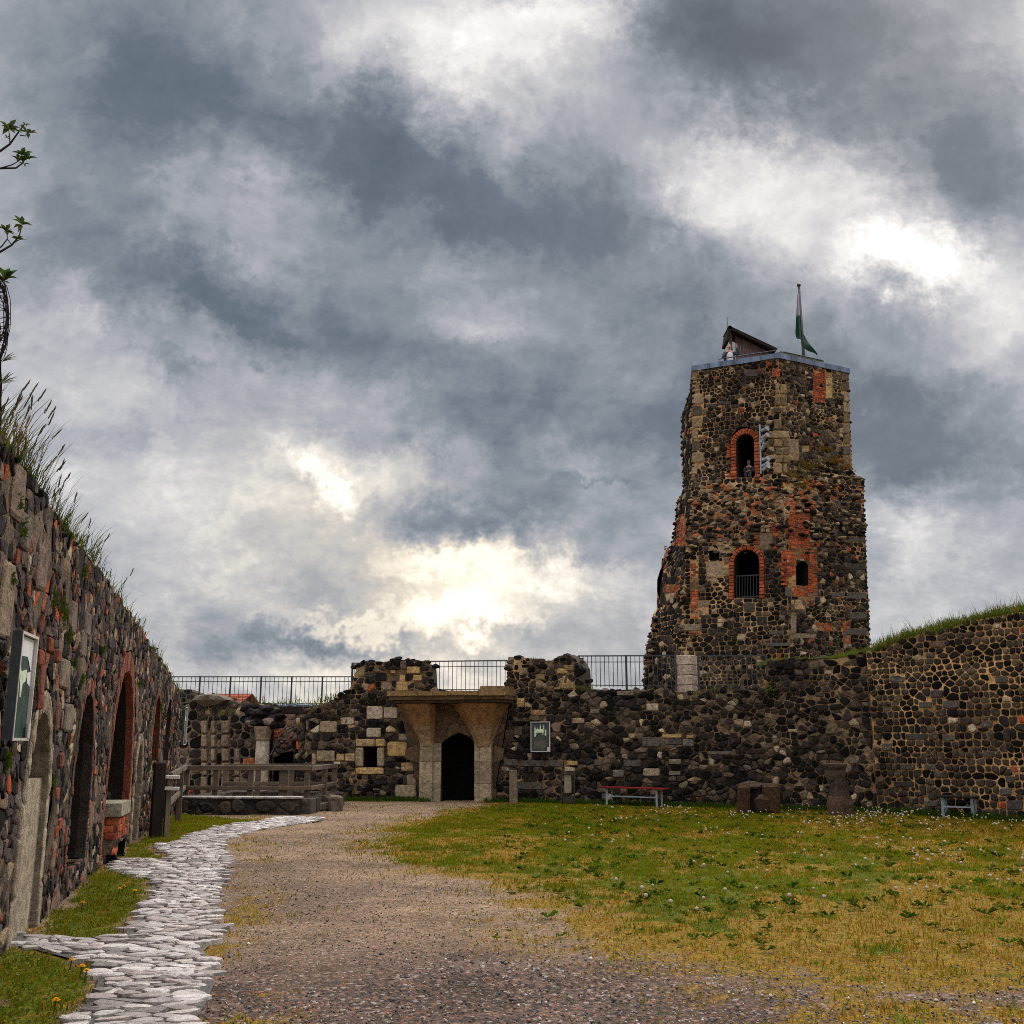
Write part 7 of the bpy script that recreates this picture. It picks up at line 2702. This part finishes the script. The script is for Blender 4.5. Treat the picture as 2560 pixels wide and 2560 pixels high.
# young tree behind the left wall: only a few twigs with leaf rosettes reach into view
TTr = thing('tree', 'young tree behind the left wall, its bare twigs ending in fresh leaf rosettes', 'tree', (-5.9, 7.6, 3.4))
Dt = 7.4
m = MB()
trunk = [Vector((-5.9, 7.6, 3.2)), Vector((-5.75, 7.55, 4.4)), Vector((-5.6, 7.5, 5.6)), Vector((-5.5, 7.45, 6.8)), Vector((-5.45, 7.45, 7.8))]
m.tube(trunk, [0.1, 0.085, 0.07, 0.05, 0.03], 8, (0.05, 0.042, 0.035))
m.build('trunk', 'foliage', TTr)
br = MB()
lf = MB()
rcol = lambda: (R.uniform(0.035, 0.075), R.uniform(0.055, 0.1), R.uniform(0.012, 0.03))


def twig(pix, r0, r1, root=None):
    P_ = [at(x, y, Dt + 0.05 * i) for i, (x, y) in enumerate(pix)]
    if root is not None:
        P_ = [root] + P_
    n_ = len(P_)
    br.tube(P_, [0.62 * (r0 + (r1 - r0) * i / (n_ - 1)) for i in range(n_)], 6, (0.035, 0.026, 0.022))
    return P_[-1]


def rosette(px, py, L=0.11, n_=9, d=None):
    c = at(px, py, Dt + 0.1)
    for k in range(n_):
        an = 2 * PI * k / n_ + R.uniform(-0.3, 0.3)
        leaf(lf, c, (math.cos(an), math.sin(an) * 0.8, R.uniform(-0.1, 0.9)), L * R.uniform(0.55, 1.05), L * 0.36, rcol(), 0.15)


twig([(-60, 395), (0, 378), (25, 360), (50, 325), (62, 310)], 0.022, 0.006, trunk[3])
twig([(25, 360), (24, 340), (22, 326)], 0.009, 0.005)
twig([(50, 338), (64, 340), (70, 328)], 0.007, 0.005)
rosette(22, 322), rosette(70, 332, 0.09, 7), rosette(17, 345, 0.04, 4), rosette(62, 312, 0.05, 4)
twig([(-60, 430), (0, 421), (40, 420), (56, 408), (62, 400)], 0.018, 0.006, trunk[3])
twig([(0, 421), (30, 412), (48, 402)], 0.01, 0.005)
rosette(55, 388, 0.1, 8), rosette(66, 398, 0.1, 8), rosette(45, 400, 0.08, 6), rosette(60, 410, 0.05, 4)
twig([(-60, 660), (0, 630), (30, 612), (48, 590), (54, 568)], 0.02, 0.006, trunk[2])
twig([(-20, 635), (5, 615), (18, 598), (18, 584)], 0.01, 0.005)
twig([(18, 598), (30, 612)], 0.006, 0.006)
rosette(55, 562, 0.1, 9), rosette(42, 598, 0.08, 7), rosette(14, 578, 0.1, 9), rosette(48, 600, 0.06, 5)
br.build('branches', 'foliage', TTr)
lf.build('leaves', 'foliage', TTr)
# twisted climbing stems on the wall crest at the left edge
Dv = 7.3
TV = thing('climbing_vine', 'tangled dark vine stems rising from the left wall crest and looping over', 'vine', tuple(at(4, 1075, Dv)))
m = MB()
for k in range(12):
    ext = R.uniform(8, 25)
    top = R.uniform(700, 745)
    xb = R.uniform(-8, 9)
    bot = R.uniform(860, 900)
    ptsv = [at(xb * 0.6, 1095, Dv), at(xb, 1030, Dv + R.uniform(-0.05, 0.05)), at(xb * 0.5 + R.uniform(-3, 5), 960, Dv), at(xb * 0.7, 905, Dv + R.uniform(-0.05, 0.05))]
    side = 1 if k % 4 else -1
    for i in range(1, 13):
        t = i / 12
        an = PI * (1.0 - t) - PI / 2
        y = bot - (bot - top) * (0.5 - 0.5 * math.cos(PI * t))
        ptsv.append(at(2 + side * ext * math.sin(PI * t) ** 0.7 + R.uniform(-1.2, 1.2), y, Dv + 0.07 * math.cos(t * 6 + k)))
    for i in range(1, 9):
        t = i / 8
        ptsv.append(at(2 - side * ext * 0.8 * math.sin(PI * t) + R.uniform(-1, 1), top + (bot - 40 - top) * t, Dv + 0.07 * math.sin(t * 6 + k)))
    m.tube(ptsv, R.uniform(0.0028, 0.0045), 5, (0.035, 0.024, 0.022))
for k in range(9):                                   # cross ties round the bundle
    y = 730 + k * 18
    e_ = 24 * math.exp(-((y - 800) / 80) ** 2)
    m.tube([at(2 + e_ * math.cos(q * PI / 5), y + 9 * math.sin(q * PI / 5 + k), Dv + 0.06 * math.sin(q * PI / 5)) for q in range(11)], 0.0026, 4, (0.035, 0.024, 0.022))
m.build('stems', 'foliage', TV)
m = MB()
lf = m
Dt = Dv
rosette(12, 698, 0.13, 11)
rosette(6, 704, 0.08, 7)
for y in (905, 960):
    c = at(4, y, Dv)
    for k in range(7):
        leaf(m, c, (R.uniform(0.5, 1), R.uniform(-0.3, 0.3), R.uniform(0.1, 0.7)), 0.13, 0.012, rcol(), 0.0)
m.build('leaves', 'foliage', TV)

# ------------------------------------------------------------------ people
def skin_mesh(name, joints, bones, mat, parent=None, root=0, levels=2):
    """joints: list of (pos, radius) ; bones: index pairs"""
    me = bpy.data.meshes.new(name)
    me.from_pydata([tuple(j[0]) for j in joints], bones, [])
    o = link(name, me, parent)
    md = o.modifiers.new('skin', 'SKIN')
    md.use_smooth_shade = True
    if not me.skin_vertices:
        raise RuntimeError('no skin layer')
    for i, (p, r) in enumerate(joints):
        sv = me.skin_vertices[0].data[i]
        sv.radius = (r, r) if isinstance(r, (int, float)) else r
        sv.use_root = i == root
    sb = o.modifiers.new('sub', 'SUBSURF')
    sb.levels = sb.render_levels = levels
    me.materials.append(MAT[mat])
    return o


def person(label, pelvis, S, legs, arms, face, jacket_open=True, hair='hair'):
    """pelvis: world position; S: scale; legs, arms: lists of joint offsets for left and right; face: direction on the plan"""
    pv = Vector(pelvis)
    fx_ = Vector((face[0], face[1], 0)).normalized()
    sx_ = Vector((-fx_.y, fx_.x, 0))
    W = lambda o: pv + (sx_ * o[0] + fx_ * o[1] + Vector((0, 0, o[2]))) * S
    body = [(W((0, 0, 0)), (0.15 * S, 0.11 * S)), (W((0, 0.01, 0.2)), (0.135 * S, 0.1 * S)), (W((0, 0.0, 0.4)), (0.165 * S, 0.11 * S)), (W((0, -0.01, 0.5)), (0.11 * S, 0.085 * S)), (W((0, 0.0, 0.58)), 0.055 * S), (W((0, 0.015, 0.66)), 0.075 * S), (W((0, 0.025, 0.75)), (0.08 * S, 0.1 * S)), (W((0, 0.015, 0.82)), 0.065 * S)]
    bones = [(i, i + 1) for i in range(7)]
    # nose
    body.append((W((0, 0.12, 0.715)), 0.014 * S))
    bones.append((6, 8))
    for s in (-1, 1):
        body.append((W((0.083 * s, 0.01, 0.725)), 0.016 * S))
        bones.append((6, len(body) - 1))
    for side, lg in zip((-1, 1), legs):
        prev = 0
        for o_, r_ in zip(lg, (0.085, 0.06, 0.045, 0.035)):
            body.append((W(o_), r_ * S))
            bones.append((prev, len(body) - 1))
            prev = len(body) - 1
    handpos = []
    for side, ar in zip((-1, 1), arms):
        prev = 3
        for o_, r_ in zip(ar, (0.06, 0.045, 0.03)):
            body.append((W(o_), r_ * S))
            bones.append((prev, len(body) - 1))
            prev = len(body) - 1
        wr_, el_ = Vector(ar[2]), Vector(ar[1])
        d = (wr_ - el_).normalized()
        palm = wr_ + d * 0.07
        body.append((W(palm), (0.034 * S, 0.018 * S)))
        bones.append((prev, len(body) - 1))
        pi = len(body) - 1
        lat = d.cross(Vector((0, 1, 0)))
        lat = lat.normalized() if lat.length > 0.1 else Vector((1, 0, 0))
        for f_, (off_, ln_) in enumerate(((-0.03, 0.06), (-0.01, 0.075), (0.01, 0.07), (0.03, 0.055))):
            k1 = palm + lat * off_ + d * 0.04
            k2 = k1 + d * ln_ * 0.6 + Vector((0, 0.03, 0))
            for q, r_ in ((k1, 0.011), (k2, 0.009)):
                body.append((W(q), r_ * S))
                bones.append((pi if q is k1 else len(body) - 2, len(body) - 1))
        th_ = palm - d * 0.03 + lat * -0.05 + Vector((0, 0.02, 0))
        body.append((W(th_), 0.012 * S))
        bones.append((pi, len(body) - 1))
        handpos.append(W(palm + d * 0.04))
    t = thing('person', label, 'person', tuple(W((0, 0, -0.9))))
    skin_mesh('body', body, bones, 'skin', t)
    # clothes: own surfaces just outside the body
    G = 1.12
    sh = [(W((0, 0, -0.02)), (0.172 * S, 0.13 * S)), (W((0, 0.01, 0.2)), (0.158 * S, 0.122 * S)), (W((0, 0.0, 0.4)), (0.18 * S, 0.13 * S)), (W((0, -0.01, 0.5)), (0.13 * S, 0.1 * S)), (W((0, 0, 0.55)), 0.07 * S)]
    skin_mesh('shirt', sh, [(0, 1), (1, 2), (2, 3), (3, 4)], 'shirt' if jacket_open else 'jacket', t)
    for ar in arms:
        e = [(W((ar[0][0] * 0.55, -0.02, 0.47)), 0.085 * S)] + [(W(o_), r_ * S) for o_, r_ in zip(ar, (0.08, 0.064, 0.047))]
        skin_mesh('sleeve', e, [(0, 1), (1, 2), (2, 3)], 'jacket', t)
    if jacket_open:
        for s in (-1, 1):
            e = [(W((0.13 * s, -0.02, -0.03)), (0.07 * S, 0.135 * S)), (W((0.12 * s, -0.02, 0.22)), (0.07 * S, 0.13 * S)), (W((0.12 * s, -0.02, 0.45)), (0.075 * S, 0.12 * S))]
            skin_mesh('jacket_side', e, [(0, 1), (1, 2)], 'jacket', t)
    for lg in legs:
        e = [(W((lg[0][0] * 0.9, 0, -0.0)), 0.12 * S)] + [(W(o_), r_ * S) for o_, r_ in zip(lg[:3], (0.1, 0.075, 0.065))]
        skin_mesh('trouser_leg', e, [(0, 1), (1, 2), (2, 3)], 'trousers', t)
        fo = Vector(lg[2])
        skin_mesh('shoe', [(W(fo + Vector((0, -0.03, -0.03))), 0.05 * S), (W(fo + Vector((0, 0.14, -0.045))), 0.04 * S)], [(0, 1)], 'phone', t)
    hr = [(W((0, -0.03, 0.72)), 0.085 * S), (W((0, -0.02, 0.8)), (0.095 * S, 0.1 * S)), (W((0, 0.03, 0.845)), (0.085 * S, 0.07 * S))]
    skin_mesh('hair', hr, [(0, 1), (1, 2)], hair, t)
    for s in (-1, 1):
        m = MB()
        m.rock(W((0.032 * s, 0.108, 0.745)), 0.012 * S, (0.01, 0.01, 0.01), rough=0)
        m.build('eye', 'foliage', t)
    m = MB()
    m.rock(W((0, 0.105, 0.665)), 0.016 * S, (0.2, 0.05, 0.05), (1.6, 0.5, 0.4), rough=0)
    m.build('mouth', 'foliage', t)
    return t, handpos


hd = at(1821, 858, 40.15)
PZ = hd.z - 0.885 - 0.0
legs = [[(-0.1, 0, -0.05), (-0.11, 0.03, -0.45), (-0.11, 0.0, -0.84), (-0.11, 0.1, -0.88)], [(0.1, 0, -0.05), (0.11, 0.03, -0.45), (0.12, 0.0, -0.84), (0.12, 0.1, -0.88)]]
# facing the yard: sx_ points to the viewer's right when face = -y
arms = [[(-0.2, 0, 0.46), (-0.3, 0.1, 0.2), (-0.14, 0.24, 0.42)], [(0.2, 0, 0.46), (0.36, 0.12, 0.36), (0.26, 0.18, 0.66)]]
ZDh = ZD
t, hp = person('person in a pale shirt and open dark jacket raising one arm on the tower roof', (hd.x + 0.02, 40.15, max(PZ, ZDh + 0.9)), 1.0, legs, arms, (0.05, -1))
hw_ = FL.hit(*z8(866, 1448))
sw = FL.P(hw_[0], hw_[1], -0.55)
wb = FL.hit(*z8(856, 1552))
S2 = 0.78
base_z = wb[1] + 0.12
legs2 = [[(-0.1, 0.08, -0.02), (-0.12, 0.42, 0.08), (-0.12, 0.42, -0.3), (-0.12, 0.5, -0.33)], [(0.1, 0.08, -0.02), (0.13, 0.42, 0.1), (0.14, 0.44, -0.28), (0.14, 0.52, -0.31)]]
arms2 = [[(-0.19, 0, 0.46), (-0.24, 0.12, 0.2), (-0.08, 0.32, 0.18)], [(0.19, 0, 0.46), (0.25, 0.12, 0.2), (0.1, 0.32, 0.2)]]
for lg in legs2:
    pass
fdir = Vector((-0.4, -0.92, 0))
person('small person in dark clothes sitting in the upper arched window of the tower', (sw.x, sw.y + 0.1, wb[1] + 0.3 * S2), S2, legs2, arms2, (fdir.x, fdir.y), False)
print('SCRIPT DONE', len(bpy.data.objects), sum(len(m.polygons) for m in bpy.data.meshes))
